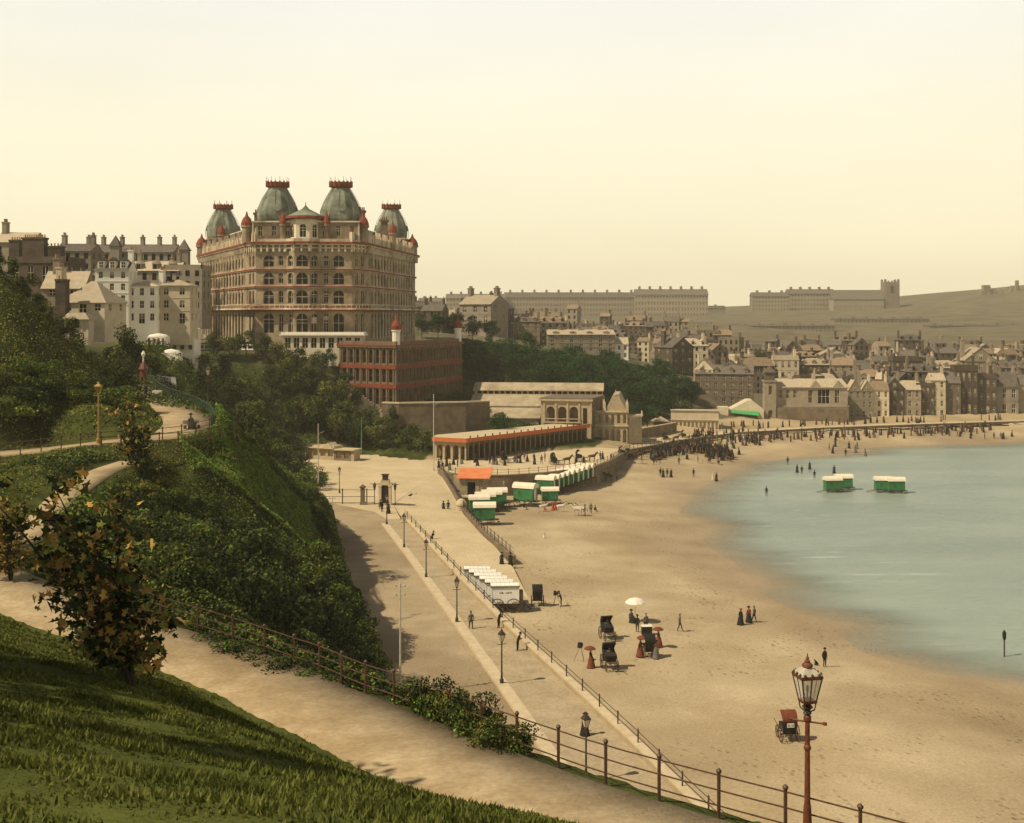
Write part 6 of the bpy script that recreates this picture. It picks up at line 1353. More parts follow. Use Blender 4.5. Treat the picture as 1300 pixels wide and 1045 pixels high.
wl.prism([(-40*s, 0), (24*s, 0), (24*s, 16), (-40*s, 16)], -15, 18*s); f = Facade((-40*s, -.3), (24*s, -.3)); f.band(wl, -15, 16*s, [(f.L*(i+.5)/10, 3.0, 2, 10*s, True) for i in range(10)], .3); wl.build('nave', HW['buff'], ch)
b = MB(); b.add([(-41*s, -1, 18*s), (25*s, -1, 18*s), (25*s, 17, 18*s), (-41*s, 17, 18*s), (-39*s, 8, 30*s), (24*s, 8, 30*s)], [(0, 1, 5, 4), (1, 2, 5), (2, 3, 4, 5), (3, 0, 4)]); b.build('nave_roof', HR['slate'], ch)
b = MB(); b.box((35*s, 8, -15), (19*s, 14, 15+40*s))
for dx in (-1, 1):
    for dy in (-1, 1): b.box((35*s+dx*8.3*s, 8+dy*5.8, 40*s), (2.4*s, 2.4*s, 3.5*s))
for k in (-.5, 0, .5): b.box((35*s+k*9*s, 1.6, 40*s), (2*s, 1, 1.6*s))
b.build('tower', HW['brown'], ch); b = MB(); b.box((35*s, .9, 26*s), (4*s, .4, 9*s)); b.build('belfry_opening', M_GLASS, ch)
Y = 1290; ca = empty('castle_ruin', ((1275-CX)/F*Y, Y, z_at(382, Y)), 0, 'ragged castle ruin with a thin tower on the grassy headland', 'castle'); s = Y/F; b = MB(); rr = random.Random(5)
for k in range(22): b.box(((-28+k*2.7)*s, rr.uniform(-2, 6), -10), (3.0*s, 5, 10+s*(rr.uniform(8, 14)+(6 if k in (4, 5, 6, 15, 16, 17) else 0))))
b.build('curtain_wall', HW['brown'], ca); b = MB(); b.box((18*s, 4, -5), (3*s, 4, 5+26*s)); b.box((-22*s, 3, -5), (8*s, 7, 5+20*s)); b.build('keep', HW['brown'], ca)
# big pitched hall roof on the hill
Y = 455; X = (1060-CX)/F*Y; bh = empty('drill_hall', (X, Y, Gs(X, Y)), -.1, 'large pale hall with a wide pitched roof above the market hall', 'building'); b = MB(); b.box((0, 5, -2), (16, 10, 7)); b.add([(-8, 0, 5), (8, 0, 5), (0, 0, 8.6)], [(0, 1, 2)]); b.build('wall', HW['cream'], bh); b = MB(); b.add([(-8.6, -.5, 4.8), (0, -.5, 8.9), (8.6, -.5, 4.8), (-8.6, 10.4, 4.8), (0, 10.4, 8.9), (8.6, 10.4, 4.8)], [(0, 1, 4, 3), (1, 2, 5, 4)]); b.build('roof', HR['pale'], bh)
# ------------------------------------------------------------------ villas and lodging houses at the upper left
def villa(px, Y, pyb, spec, lb, rz=0.0, sc=1.0, hs=1.0, **k):
    X = (px-CX)/F*Y; o = house(**spec, **k); o.location = (X, Y, z_at(pyb, Y)); o.rotation_euler.z = rz; o.scale = (sc, sc, sc*hs); o['label'] = lb; return o
villa(142, 215, 402, dict(w=5.9, d=8, h=8.6, fl=4, bays=3, gw=.75, roof='side', rh=1.8, chim=((.44, 0),), dorm=3), 'white four-storey lodging house with dormers above the left trees', .12, wall='white', rf='slate')
villa(117, 222, 402, dict(w=2.6, d=8, h=7.8, fl=4, bays=2, gw=.6, roof='side', rh=1.0, chim=((.4, 0),)), 'narrow grey house squeezed left of the white lodging house', -.35, wall='grey', rf='slate')
villa(180, 218, 411, dict(w=5.6, d=7, h=7.0, fl=3, bays=3, gw=.8, roof='hip', rh=1.1, chim=((.5, 0),)), 'pale three-storey house right of the white lodging house', .05, wall='white', rf='pale')
villa(221, 220, 411, dict(w=5.9, d=7, h=7.2, fl=3, bays=2, gw=1.0, roof='hip', rh=1.1, chim=((-.5, 0),)), 'grey three-storey house nearest the hotel', .05, wall='cream', rf='pale')
villa(105, 165, 398, dict(w=6.4, d=7, h=1.6, fl=1, bays=3, roof='hip', rh=3.0, chim=((-.6, -.3),)), 'low villa with a large pale hipped roof behind the brow', -.1, wall='cream', rf='pale')
villa(80, 172, 378, dict(w=6.0, d=7, h=1.4, fl=1, bays=2, roof='side', rh=2.6, chim=((-.3, 0),)), 'low villa roof with a square chimney farther back', .1, wall='buff', rf='pale')
villa(48, 190, 362, dict(w=9.6, d=8, h=3.8, fl=1, bays=4, roof='flat', rh=1, chim=()), 'dark parapeted house carrying huge chimney stacks', 0, wall='dark', rf='slate')
vk = bpy.context.scene.objects
def stack(px0, px1, py0, py1, Y, lb, pots=8):
    x0, x1 = (px0-CX)/F*Y, (px1-CX)/F*Y; z0, z1 = z_at(py1, Y), z_at(py0, Y); o = empty('chimney_stack', ((x0+x1)/2, Y+3, z0), 0, lb, 'chimney'); b = MB(); w = x1-x0; b.box((0, 0, -7), (w, 1.6, z1-z0+6.4)); b.box((0, 0, z1-z0-.7), (w*1.08, 1.8, .3)); b.build('stack', HW['dark'], o); p = MB()
    for k in range(pots): p.lathe([(.13, 0), (.1, .5)], (-w/2+w*(k+.5)/pots, 0, z1-z0-.4), 6)
    p.build('pots', M_POT, o)
stack(21, 49, 297, 336, 190, 'very wide dark chimney stack with a long row of pots', 10); stack(54, 71, 308, 338, 190, 'square dark chimney stack right of the widest one', 4); stack(4, 17, 300, 336, 192, 'dark chimney stack at the far left edge', 4); stack(62, 75, 350, 395, 160, 'slender brown chimney rising before the pale villa roof', 3)
bw = empty('glazed_bay', ((104-CX)/F*160, 158, z_at(428, 160)), 0, 'small glazed bay with pale roof peeping over the trees', 'building'); b = MB(); f = Facade((-1.6, 0), (1.6, 0)); f.band(b, -1, 2.4, [(.5+k*.72, .5, .7, 2.0, False) for k in range(4)], .1); b.prism([(-1.6, .11), (1.6, .11), (1.6, 2), (-1.6, 2)], -1, 2.38); b.build('wall', HW['cream'], bw); b = MB(); b.box((0, .9, 2.4), (3.8, 2.8, .9), top=.6); b.build('roof', HR['pale'], bw)
# long ridge building with turrets at the back
Y = 300; o = villa(160, Y, 348, dict(w=24, d=9, h=5.6, fl=2, bays=12, roof='side', rh=2.2, chim=((-.46, 0), (-.3, 0), (-.1, 0), (.12, 0), (.3, 0), (.46, 0)), small=True), 'long grey range of houses with many chimneys against the sky', 0, wall='grey', rf='slate')
for px, t, lb in ((147, 299, 'thin slate spire on the long grey range'), (234, 304, 'square turret with pyramid roof left of the hotel')):
    x = (px-CX)/F*298; z1 = z_at(t, 298); o = empty('turret', (x, 298, z1-9), 0, lb, 'turret'); b = MB(); b.box((0, 0, 0), (2.4, 2.4, 6.2)); b.build('shaft', HW['grey'], o); b = MB(); b.box((0, 0, 6.2), (3, 3, .2)); b.box((0, 0, 6.4), (2.6, 2.6, 2.6), top=.05); b.build('cap', HR['slate'], o)
villa(92, 260, 345, dict(w=8, d=8, h=4.6, fl=2, bays=4, roof='side', rh=1.8, chim=((-.4, 0), (.4, 0)), small=True), 'small grey house left of the long range against the sky', 0, wall='grey', rf='slate')
villa(15, 215, 335, dict(w=7, d=8, h=4.0, fl=1, bays=3, roof='side', rh=2.0, chim=((-.4, 0),), small=True), 'buff house behind the widest chimneys at the far left', 0, wall='buff', rf='pale')
villa(232, 262, 395, dict(w=8.5, d=8, h=9.5, fl=4, bays=4, roof='flat', rh=1.8, chim=((-.4, 0),), small=True), 'shaded tall house tucked beside the hotel', 0, wall='grey', rf='slate')
villa(196, 262, 392, dict(w=11, d=8, h=8.5, fl=3, bays=5, roof='side', rh=2.2, chim=((-.4, 0), (.4, 0)), small=True, dorm=3), 'pale grey terrace behind the three-storey houses', 0, wall='grey', rf='pale')
# white canopied buildings by the steps
for i, (px, Y, pyb, w_, h_, lb) in enumerate(((232, 232, 428, 5.5, 1.6, 'white rounded canopy beside the hotel steps'), (226, 222, 446, 6.0, 2.2, 'white flat kiosk with dark openings below the rounded canopy'), (198, 215, 440, 3.4, 1.8, 'small white shelter left of the steps'), (214, 196, 474, 3.0, 3.4, 'white gatehouse with one small window beside the upper walk'))):
    x = (px-CX)/F*Y; o = empty('white_kiosk', (x, Y, z_at(pyb, Y)), 0, lb, 'kiosk'); b = MB(); f = Facade((-w_/2, 0), (w_/2, 0)); n = 4 if i < 3 else 1; f.band(b, -5, h_, [(w_*(k+.5)/n, w_/n*.55 if n > 1 else .6, .3 if n > 1 else 1.4, h_*.85 if n > 1 else 2.2, False) for k in range(n)], .3)
    for s in (-1, 1): Facade((s*w_/2, 0), (s*w_/2, 3)).band(b, -5, h_, [])
    b.build('wall', M_WHITE, o); d_ = MB(); d_.box((0, 1.6, -1), (w_-.1, 2.4, h_+.9)); d_.build('inside', M_STONED, o)
    r_ = MB(); r_.lathe([(w_*.56, 0), (w_*.52, .12), (w_*.45, .5 if i == 0 else .35), (w_*.2, .8 if i == 0 else .5), (.1, .95 if i == 0 else .6)], (0, 1.4, h_), 12, sy=.6); r_.build('canopy', M_WHITE, o)
st_ = MB()
for k in range(12): st_.box((0, k*1.1, k*.42), (4.2, 1.12, .42+1.5), mi=0)
X = (205-CX)/F*172; tag(st_.build('white_steps', M_STONE, loc=(X, 166, Gs(X, 166)-1.2)), 'pale broad steps climbing to the hotel from the upper walk', 'stairs')
# ------------------------------------------------------------------ people and animals (skinned joint chains)
def skinned(name, chains, mats, matfn, sub=1, root0=0):
    """chains: list of [(pos, radius)] joined where positions coincide"""
    vs = []; rs = []; es = []; idx = {}
    def vid(p, r):
        k = tuple(round(c, 4) for c in p)
        if k not in idx: idx[k] = len(vs); vs.append(p); rs.append(r)
        return idx[k]
    for ch in chains:
        pv_ = None
        for p, r in ch:
            v = vid(p, r)
            if pv_ is not None: es.append((pv_, v))
            pv_ = v
    me = bpy.data.meshes.new('tmp'); me.from_pydata(vs, es, []); o = bpy.data.objects.new('tmp', me); COL.objects.link(o)
    sk = o.modifiers.new('s', 'SKIN'); sk.use_smooth_shade = True
    for i, d in enumerate(me.skin_vertices[0].data):
        r = rs[i]; d.radius = r if hasattr(r, '__len__') else (r, r); d.use_root = (i == root0)
    if sub: s = o.modifiers.new('u', 'SUBSURF'); s.levels = sub; s.render_levels = sub
    dg = bpy.context.evaluated_depsgraph_get(); dg.update(); m2 = bpy.data.meshes.new_from_object(o.evaluated_get(dg)); bpy.data.objects.remove(o); bpy.data.meshes.remove(me)
    m2.name = name; m2.materials.clear()
    for m in mats: m2.materials.append(m)
    for p in m2.polygons: p.material_index = matfn(p.center); p.use_smooth = True
    return m2
def cloth(n, c, c2=None): return mat('cloth_'+n, c, c2 or tuple(min(1, x*1.5) for x in c), 4, .95)
SKIN = mat('skin', (.42, .24, .15)); HAIR = mat('hair', (.03, .02, .012))
CL = {'black': cloth('black', (.016, .014, .012)), 'brown': cloth('brown', (.09, .04, .02)), 'grey': cloth('grey', (.10, .09, .075)), 'cream': cloth('cream', (.5, .42, .3)), 'red': cloth('red', (.30, .05, .025)), 'navy': cloth('navy', (.03, .035, .045)), 'rust': cloth('rust', (.13, .038, .018))}
def human(pose='stand', coat='black', legs='black', hat='bowler', skirt=None, name='person', h=1.72, arm=None, label='x', group=None, extra=None):
    s = h/1.72; rt = empty(name, (0, 0, -60), 0, label, 'person', group)
    def P(*a): return tuple(c*s for c in a)
    bend = .35 if pose == 'lean' else .6 if pose == 'bend' else 0
    px_ = 0.0; py_ = -bend
    hip = P(0, 0, .92); 
    if pose == 'sit': hip = P(0, .1, .46)
    up = hip[2]/s
    def T(x, dy, dz): # a torso point leaning forwards (-y)
        return P(x, hip[1]/s-dz*bend+dy, up+dz*(1-bend*.25))
    neck = T(0, 0, .52); headc = T(0, -.02, .68); top = T(0, -.01, .80)
    ch = [[(hip, (.15, .115)), (T(0, 0, .18), (.135, .105)), (T(0, .01, .38), (.17, .12)), (T(0, 0, .47), (.12, .09)), (neck, .055), (T(0, -.015, .60), (.075, .085)), (headc, (.082, .098)), (top, (.06, .07))]]
    fore = {'hold': 1, 'camera': 1}.get(arm, 0)
    for sd in (-1, 1):
        sh = T(sd*.17, 0, .44)
        if arm == 'parasol' and sd == 1: el, wr, hd = T(.24, -.10, .22), T(.17, -.22, .38), T(.16, -.24, .44)
        elif fore: el, wr, hd = T(sd*.25, -.06, .20), T(sd*.12, -.28, .26), T(sd*.08, -.35, .28)
        else: el, wr, hd = T(sd*.26, .03, .16), T(sd*.27, -.04+.02*sd, -.08), T(sd*.26, -.06, -.17)
        ch.append([(T(0, .01, .38), (.17, .12)), (sh, .062), (el, .048), (wr, .033), (hd, (.038, .022))])
        ft = [T(0, 0, 0)]
        if pose == 'sit': kn, an, toe = P(sd*.12, -.36, .50), P(sd*.12, -.40, .10), P(sd*.12, -.56, .05)
        elif pose == 'walk': kn, an, toe = P(sd*.10, -.10*sd-.04, .50), P(sd*.10, -.24*sd, .09), P(sd*.10, -.24*sd-.17, .045)
        else: kn, an, toe = P(sd*.105, -.02, .50), P(sd*.11, .02, .09), P(sd*.13, -.14, .045)
        ch.append([(hip, (.15, .115)), (P(sd*.10, hip[1]/s, up-.08), .095), (kn, .062), (an, .042), (toe, (.04, .032))])
    hz = headc[2]-.09*s
    lo_ = up*s-.03
    hands = [c_[-1][0] for c_ in ch if len(c_) == 5 and c_[1][0][2] > hip[2]+.3*s]
    def mf(c):
        if c.z > hz and abs(c.x) < .13: return 2 if (c.y > headc[1]+.03*s or c.z > headc[2]+.07*s) else 0
        if any((c-Vector(q)).length < .07 for q in hands): return 0
        return 1 if c.z > lo_ else 3
    me = skinned('body', ch, [SKIN, CL[coat], HAIR, CL[legs]], mf); link(bpy.data.objects.new('body', me), rt)
    hx_, hy_, hzz = headc[0], headc[1], headc[2]
    fb = MB(); fb.lathe([(.012*s, 0), (.016*s, .03*s), (.004, .045*s)], (hx_, hy_-.10*s, hzz-.02*s), 6); fb.build('nose', SKIN, rt)
    if hat:
        b = MB(); c = (hx_, hy_+.005, hzz+.055*s); hm_ = CL['black']
        if hat == 'bowler': b.lathe([(.15*s, 0), (.155*s, .015), (.10*s, .02), (.098*s, .08*s), (.07*s, .12*s), (.02*s, .135*s)], c, 10)
        elif hat == 'cap': b.lathe([(.10*s, 0), (.12*s, .03), (.11*s, .06*s), (.02, .075*s)], c, 10); hm_ = CL['grey']
        elif hat in ('wide', 'redhat'):
            b.lathe([(.22*s, 0), (.225*s, .02), (.10*s, .03), (.09*s, .10*s), (.02, .12*s)], c, 12)
            for k in range(5): b.lathe([(.03, 0), (.045, .03), (.01, .07)], (c[0]+.08*math.cos(k*1.3), c[1]+.08*math.sin(k*1.3), c[2]+.05), 6)
            hm_ = CL['red'] if hat == 'redhat' else CL['black']
        elif hat == 'straw': b.lathe([(.17*s, 0), (.172*s, .015), (.095*s, .02), (.09*s, .08*s), (.01, .085*s)], c, 10); hm_ = CL['cream']
        b.build('hat', hm_, rt)
    if skirt:
        b = MB(); z0 = .0
        if pose == 'sit': b.lathe([(.36*s, 0), (.34*s, .05), (.30*s, .3*s), (.24*s, .5*s), (.14*s, .62*s), (.12*s, .66*s)], (0, -.14*s, 0), 14, sy=1.3)
        else: b.lathe([(.40*s, .01), (.36*s, .12*s), (.29*s, .45*s), (.235*s, .78*s), (.185*s, .95*s), (.125*s, 1.06*s), (.13*s, 1.12*s)], (0, .04*s, 0), 16, sy=1.12)
        b.smooth = True; b.build('dress', CL[skirt], rt)
    if arm == 'parasol':
        b = MB(); wr = (.16*s, -.24*s, up*s+.44*s); b.tube([(wr[0], wr[1], wr[2]-.1), (wr[0]-.05, wr[1]+.1, wr[2]+.62)], .012, 5)
        b2 = MB(); b2.lathe([(.52, -.22), (.50, -.16), (.34, -.05), (.15, .02), (.02, .05)], (wr[0]-.05, wr[1]+.1, wr[2]+.62), 10); b2.build('parasol', CL[extra or 'brown'], rt); b.build('parasol_stick', M_WOODP, rt)
    return rt
MANB = human(label='x'); MANG = human(coat='grey', legs='black', hat='cap', label='x', pose='walk'); WOMB = human(coat='black', skirt='black', hat='wide', h=1.62, label='x'); WOMN = human(coat='brown', skirt='grey', hat='wide', h=1.62, label='x')
WOMR = human(coat='red', skirt='black', hat='wide', h=1.62, label='x'); WRH = human(coat='black', skirt='black', hat='redhat', h=1.62, label='x'); CHILD = human(coat='cream', skirt='cream', hat='straw', h=1.2, label='x'); MSIT = human('sit', 'black', hat='bowler', label='x'); WSIT = human('sit', 'grey', hat='wide', skirt='black', label='x')
LEAN = human('lean', 'black', hat='bowler', arm='hold', label='x'); WPAR = human(coat='brown', skirt='rust', hat='wide', arm='parasol', extra='rust', h=1.62, label='x'); CRED = human(coat='red', skirt='red', hat=None, h=1.3, label='x'); MCAM = human('lean', 'black', hat='bowler', arm='camera', label='x')
def man(pr, px, py, label, rz=0, group=None, sc=1.0, dz=0): P = hit(px, py); return place(pr, (P[0], P[1], P[2]+dz), rz, label, group, sc)
man(MANB, 1047, 847, 'man in black standing with a small dog on the sands behind the big lantern', .5)
man(WRH, 940.5, 793, 'woman in black with a red hat, left one of three on the open sands', 2.2)
man(WOMR, 950.5, 790, 'woman in a red bodice between two dark figures on the open sands', 3.4)
man(MANG, 957.5, 790.5, 'man in grey at the right of the red bodiced woman', 4.0)
man(MANG, 863, 801.5, 'lone man walking on the open sands right of the parasol group', 1.2)
man(MANB, 809, 803, 'man in black standing before the sand stall', 2.6); man(MANG, 820, 801, 'man leaning behind the white topped stall', .4)
man(WSIT, 802, 790, 'woman sitting under the big white parasol', .6)
man(WPAR, 813, 834, 'woman in rust dress under a brown parasol beside the crowded hire carriage', .8)
man(WOMN, 833, 836, 'woman in brown at the right wheel of the crowded hire carriage', 2.9); man(WPAR, 836, 822, 'woman with a rust parasol behind the crowded hire carriage', 5.2)
man(WPAR, 750, 848, 'woman in rust dress with a parasol just left of a hire carriage', -1.2)
man(MCAM, 712.5, 770.5, 'photographer in black bending to his camera near the white vans', R(-90))
man(WOMB, 637, 718.5, 'woman in black at the end of the slipway railing, left of a pair', .3); man(WOMB, 648, 718.5, 'woman in black at the end of the slipway railing, right of a pair', .1, sc=.97)
man(WOMB, 563, 650, 'woman in a black dress walking up the slipway', 3.3); man(MANB, 569, 650, 'man in black walking beside a woman up the slipway', 3.2)
for i, (px, py, pr) in enumerate(((838.5, 605, MANB), (842, 606, WOMB), (847, 606, MANB), (852, 606, WOMB))): man(pr, px, py, ['man at the left end of a line of four on the sands below the crowd', 'woman second in the line of four on the sands', 'man third in the line of four on the sands', 'woman at the right end of the line of four on the sands'][i], .2)
man(MANB, 880.5, 606, 'lone man at the water edge right of the line of four', 0); man(CHILD, 905, 609, 'pale child paddling beside a dark figure', 0); man(WOMB, 909.5, 611, 'dark figure paddling beside a child', 0)
man(CHILD, 691, 683, 'child in white sitting on the sands below the green vans', .5, sc=.75)
man(MANB, 742.5, 655, 'man holding the white horses beside the green vans', 1.5); man(CRED, 692, 648, 'child in red riding clothes left of two in red by the green vans', 0); man(CRED, 702, 648, 'child in red in the middle below the green van', 0, sc=1.1); man(CRED, 706, 647, 'child in red at the right below the green van', .5)
man(MSIT, 756, 650, 'small dark figure sitting alone on the sands right of the white horses', .5, sc=.8); man(MANG, 750, 652, 'man in grey right of the white horses', 0)
man(MSIT, 666, 647, 'man sitting by the wheel of the largest green van', 1.0); man(MANB, 783, 612, 'dark stooping figure right of the horse rider', 0, sc=.8)
man(MANG, 598, 800, 'man in grey walking on the footway between the lamps', R(200)); man(LEAN, 633, 799, 'man in black leaning on the sea wall behind a lamp', R(60)); man(LEAN, 657, 828, 'stooping man at the sea wall past the second lamp', R(70)); man(LEAN, 548.5, 690, 'pair of shoulders leaning on the sea wall by the third lamp', R(60)); man(WOMB, 743, 936, 'dark woman at the sea wall behind the nearest lamp', R(40))
man(MANB, 485, 650, 'man in black beside the toll gate', 1.0); man(WOMB, 493, 652, 'woman in black in front of the toll gate', 0); man(MSIT, 483, 646, 'seated toll keeper at the toll gate', 0)
P = W(176, 505, 137); g_up = Gs(P[0], P[1]); place(MANB, (P[0], P[1], g_up), .3, 'left one of two men in black strolling on the upper walk'); P = W(185, 505, 137.5); place(MANB, (P[0], P[1], Gs(P[0], P[1])), -.2, 'right one of two men in black strolling on the upper walk')
P = W(196, 503, 139); place(WOMN, (P[0]+.2, P[1]+.3, Gs(P[0], P[1])), 1.5, 'woman in grey pushing a white pram on the upper walk')
P = W(243, 547, 107.5); place(WSIT, (P[0], P[1], Gs(P[0], P[1])), .8, 'person in black sitting on a bench at the bend of the terrace walk', None, 1.15)
bn = empty('bench', (P[0]+.05, P[1]+.15, Gs(P[0], P[1])), .8, 'plain bench under the seated person on the terrace walk', 'bench'); b = MB(); b.box((0, .1, .38), (1.7, .42, .05)); b.build('seat', M_WOODP, bn); b = MB(); b.box((0, .32, .5), (1.7, .05, .35)); b.build('backrest', M_WOODP, bn)
for s_ in (-.7, .7): b = MB(); b.box((s_, .1, 0), (.08, .4, .38)); b.build('leg', M_IRON, bn)
# groups
def crowd(name_lab, group, pts, seed=1, protos=None):
    rg = random.Random(seed); pr = protos or [MANB, WOMB, MANB, WOMN, MANG, WOMB, WOMB, MANB]
    for px, py in pts:
        P = hit(px, py); p = rg.choice(pr); dup(p, P, rg.uniform(0, 6.28), name_lab % {'MANB': 1} if '%' in name_lab else name_lab, group, rg.uniform(.9, 1.04))
rg = random.Random(77)
c1 = []
while len(c1) < 105:
    t = rg.uniform(0, 1); x = 828+t*92; y = 583-9*math.sin(t*3.1)+rg.gauss(0, 2.6)-(1-t)*2; c1.append((x, y))
crowd('dark dressed person in the dense crowd on the sands below the wooded cliff', 'dense crowd on the sands', c1, 2)
c2 = [(rg.uniform(868, 960), rg.uniform(553, 572)) for _ in range(34)]; crowd('person strolling between the dense crowd and the low shelter', 'strollers on the foreshore', c2, 3)
def mass(pts, label):
    b = MB(); r2 = random.Random(5)
    for px, py in pts:
        P = hit(px, py); h = r2.uniform(1.5, 1.78); w = r2.random() < .55; a = r2.uniform(0, 6)
        b.lathe([(.36 if w else .17, 0), (.24 if w else .18, .45*h), (.15, .6*h), (.21, .78*h), (.08, .84*h), (.09, .88*h), (.09, .95*h)], P, 7, r2.choice([0, 0, 0, 1, 1, 2]), sy=.75, rz=a)
        b.lathe([(.2 if w else .14, .94*h), (.10, .96*h), (.08, 1.03*h)], P, 6, 0)
    tag(b.build('crowd', [CL['black'], CL['brown'], CL['grey']]), label, 'crowd', kind='stuff')
c3 = [(x, 560-(x-950)*.045+rg.gauss(0, 2.5)) for x in (rg.uniform(950, 1260) for _ in range(150))]; c4 = [(x, 543-(x-950)*.03+rg.uniform(-2, 2)) for x in (rg.uniform(900, 1290) for _ in range(55))]
cx_ = []
while len(cx_) < 230:
    t = rg.uniform(0, 1); cx_.append((826+t*104, 582-10*math.sin(t*3.1)+rg.gauss(0, 2.8)-(1-t)*2))
mass(c3+c4+cx_+[(rg.uniform(875, 975), rg.uniform(548, 566)) for _ in range(70)], 'throng of tiny dark people spread along the far sands and foreshore road')
c5 = [(rg.uniform(1215, 1298), rg.uniform(552, 558)) for _ in range(10)]+[(rg.uniform(1050, 1100), rg.uniform(566, 582)) for _ in range(9)]; crowd('tiny bather at the edge of the sea', 'bathers at the sea edge', c5, 6)
c6 = [(557, 594), (562, 597), (567, 592), (571, 597), (576, 590), (581, 593), (586, 589), (560, 588)]; crowd('person standing at the curved wall beside the tallest flagpole', 'people at the curved wall', c6, 7)
c7 = [(rg.uniform(600, 735), 592-rg.uniform(0, 8)) for _ in range(22)]; crowd('person on the roadway in front of the dark arcade', 'people before the arcade', c7, 8)
c8 = [(808, 582), (817, 580), (830, 590), (815, 588), (862, 590), (886, 588), (872, 583), (924, 574), (930, 580), (938, 577), (779, 588), (786, 575), (741, 590), (762, 584), (765, 583), (776, 586)]; crowd('person on the foreshore near the end of the railings', 'people near the end of the railings', c8, 9)
man(MANB, 973, 630, 'lone bather standing in the shallow sea', 0); man(WOMB, 1059, 601, 'figure in the sea behind the left bathing vans', 0)
for i, (px, py) in enumerate(((1000, 590), (1012, 600), (1018, 602), (1028, 596), (1034, 608))): man([MANB, WOMB][i % 2], px, py, 'wading figure in the shallows left of the sea vans, %s from the left' % WH[i], 0, 'waders')
ter_pts = [(248, 446), (262, 448), (275, 447), (290, 446), (300, 447), (318, 445), (330, 444)]
for i, (px, py) in enumerate(ter_pts): X, Y_, Z = W(px, py, 271); dup([MANB, WOMB, WOMN][i % 3], (X, Y_, 24.35), i*1.1, 'tiny guest on the hotel terrace, %s from the left' % WH[i], 'guests on the hotel terrace')

# horse: one continuous skinned body
def horse(coat, label, rider=False, rider_m='black'):
    rt = empty('horse', (0, 0, -60), 0, label, 'horse'); m = mat('horse_'+coat, {'bay': (.07, .035, .018), 'white': (.55, .48, .36)}[coat], rough=.7, rand=.1)
    ch = [[((0, .55, 1.12), (.24, .26)), ((0, .1, 1.06), (.26, .30)), ((0, -.38, 1.12), (.23, .29)), ((0, -.66, 1.38), (.12, .19)), ((0, -.88, 1.66), (.09, .13)), ((0, -1.02, 1.72), (.09, .11)), ((0, -1.22, 1.55), (.065, .08)), ((0, -1.34, 1.44), (.05, .06))]]
    for s in (-1, 1):
        ch.append([((0, -.38, 1.12), (.23, .29)), ((s*.15, -.42, .88), (.09, .11)), ((s*.15, -.42, .52), .055), ((s*.15, -.43, .12), .038), ((s*.15, -.48, .03), .055)])
        ch.append([((0, .55, 1.12), (.24, .26)), ((s*.16, .55, .88), (.11, .15)), ((s*.16, .50, .72), (.08, .10)), ((s*.16, .66, .46), .055), ((s*.16, .60, .12), .04), ((s*.16, .55, .03), .055)])
        ch.append([((0, -1.02, 1.72), (.09, .11)), ((s*.06, -1.0, 1.86), .025)])
    ch.append([((0, .55, 1.12), (.24, .26)), ((0, .84, 1.18), .05), ((0, .96, .9), .06), ((0, .98, .55), .03)])
    me = skinned('body', ch, [m, HAIR], lambda c: 1 if (c.y > .9 or c.z < .09) else 0, sub=1, root0=1); link(bpy.data.objects.new('body', me), rt)
    b = MB()
    for k in range(6): b.box((0, -.56-.09*k, 1.50+.075*k), (.05, .12, .14))
    b.build('mane', HAIR, rt); return rt
HB_, HW_ = horse('bay', 'x'), horse('white', 'x')
def hs(pr, px, py, lb, rz, group=None, sc=1.0): P = hit(px, py); return place(pr, P, rz, lb, group, sc)
hs(HB_, 772, 611, 'dark horse carrying a rider on the sands near the wall end', R(-85))
P = hit(772, 611); place(MSIT, (P[0]+.05, P[1], P[2]+.82), R(-85), 'rider in black mounted on the dark horse')
hs(HW_, 733, 655, 'white horse at the right of the green vans', R(-100)); hs(HW_, 738, 654, 'second white horse close behind the first', R(-95), sc=.95); hs(HW_, 712, 650, 'white pony beside the children in red', R(80), sc=.85); hs(HW_, 690, 650, 'white pony below the small green van', R(100), sc=.85)
for i, (px, py) in enumerate(((822, 578), (836, 588), (901, 588), (912, 590), (925, 586))): hs(HB_, px, py, 'tiny donkey by the dense crowd, %s from the left' % WH[i], R(60+i*40), 'donkeys on the sands', .8)
# dog
dg_ = empty('dog', hit(1036, 845), R(-60), 'small dark dog sitting before the man in black', 'dog'); me = skinned('body', [[((0, .16, .18), (.12, .13)), ((0, -.02, .32), (.10, .12)), ((0, -.12, .48), .06), ((0, -.18, .56), (.06, .065)), ((0, -.30, .54), .032)]]+[[((0, -.02, .32), (.10, .12)), ((s*.07, -.10, .2), .035), ((s*.07, -.12, .02), .03)] for s in (-1, 1)]+[[((0, .16, .18), (.12, .13)), ((s*.11, .08, .10), .05), ((s*.11, -.06, .03), .032)] for s in (-1, 1)]+[[((0, .16, .18), (.12, .13)), ((0, .32, .08), .02)]], [CL['black']], lambda c: 0); link(bpy.data.objects.new('body', me), dg_)

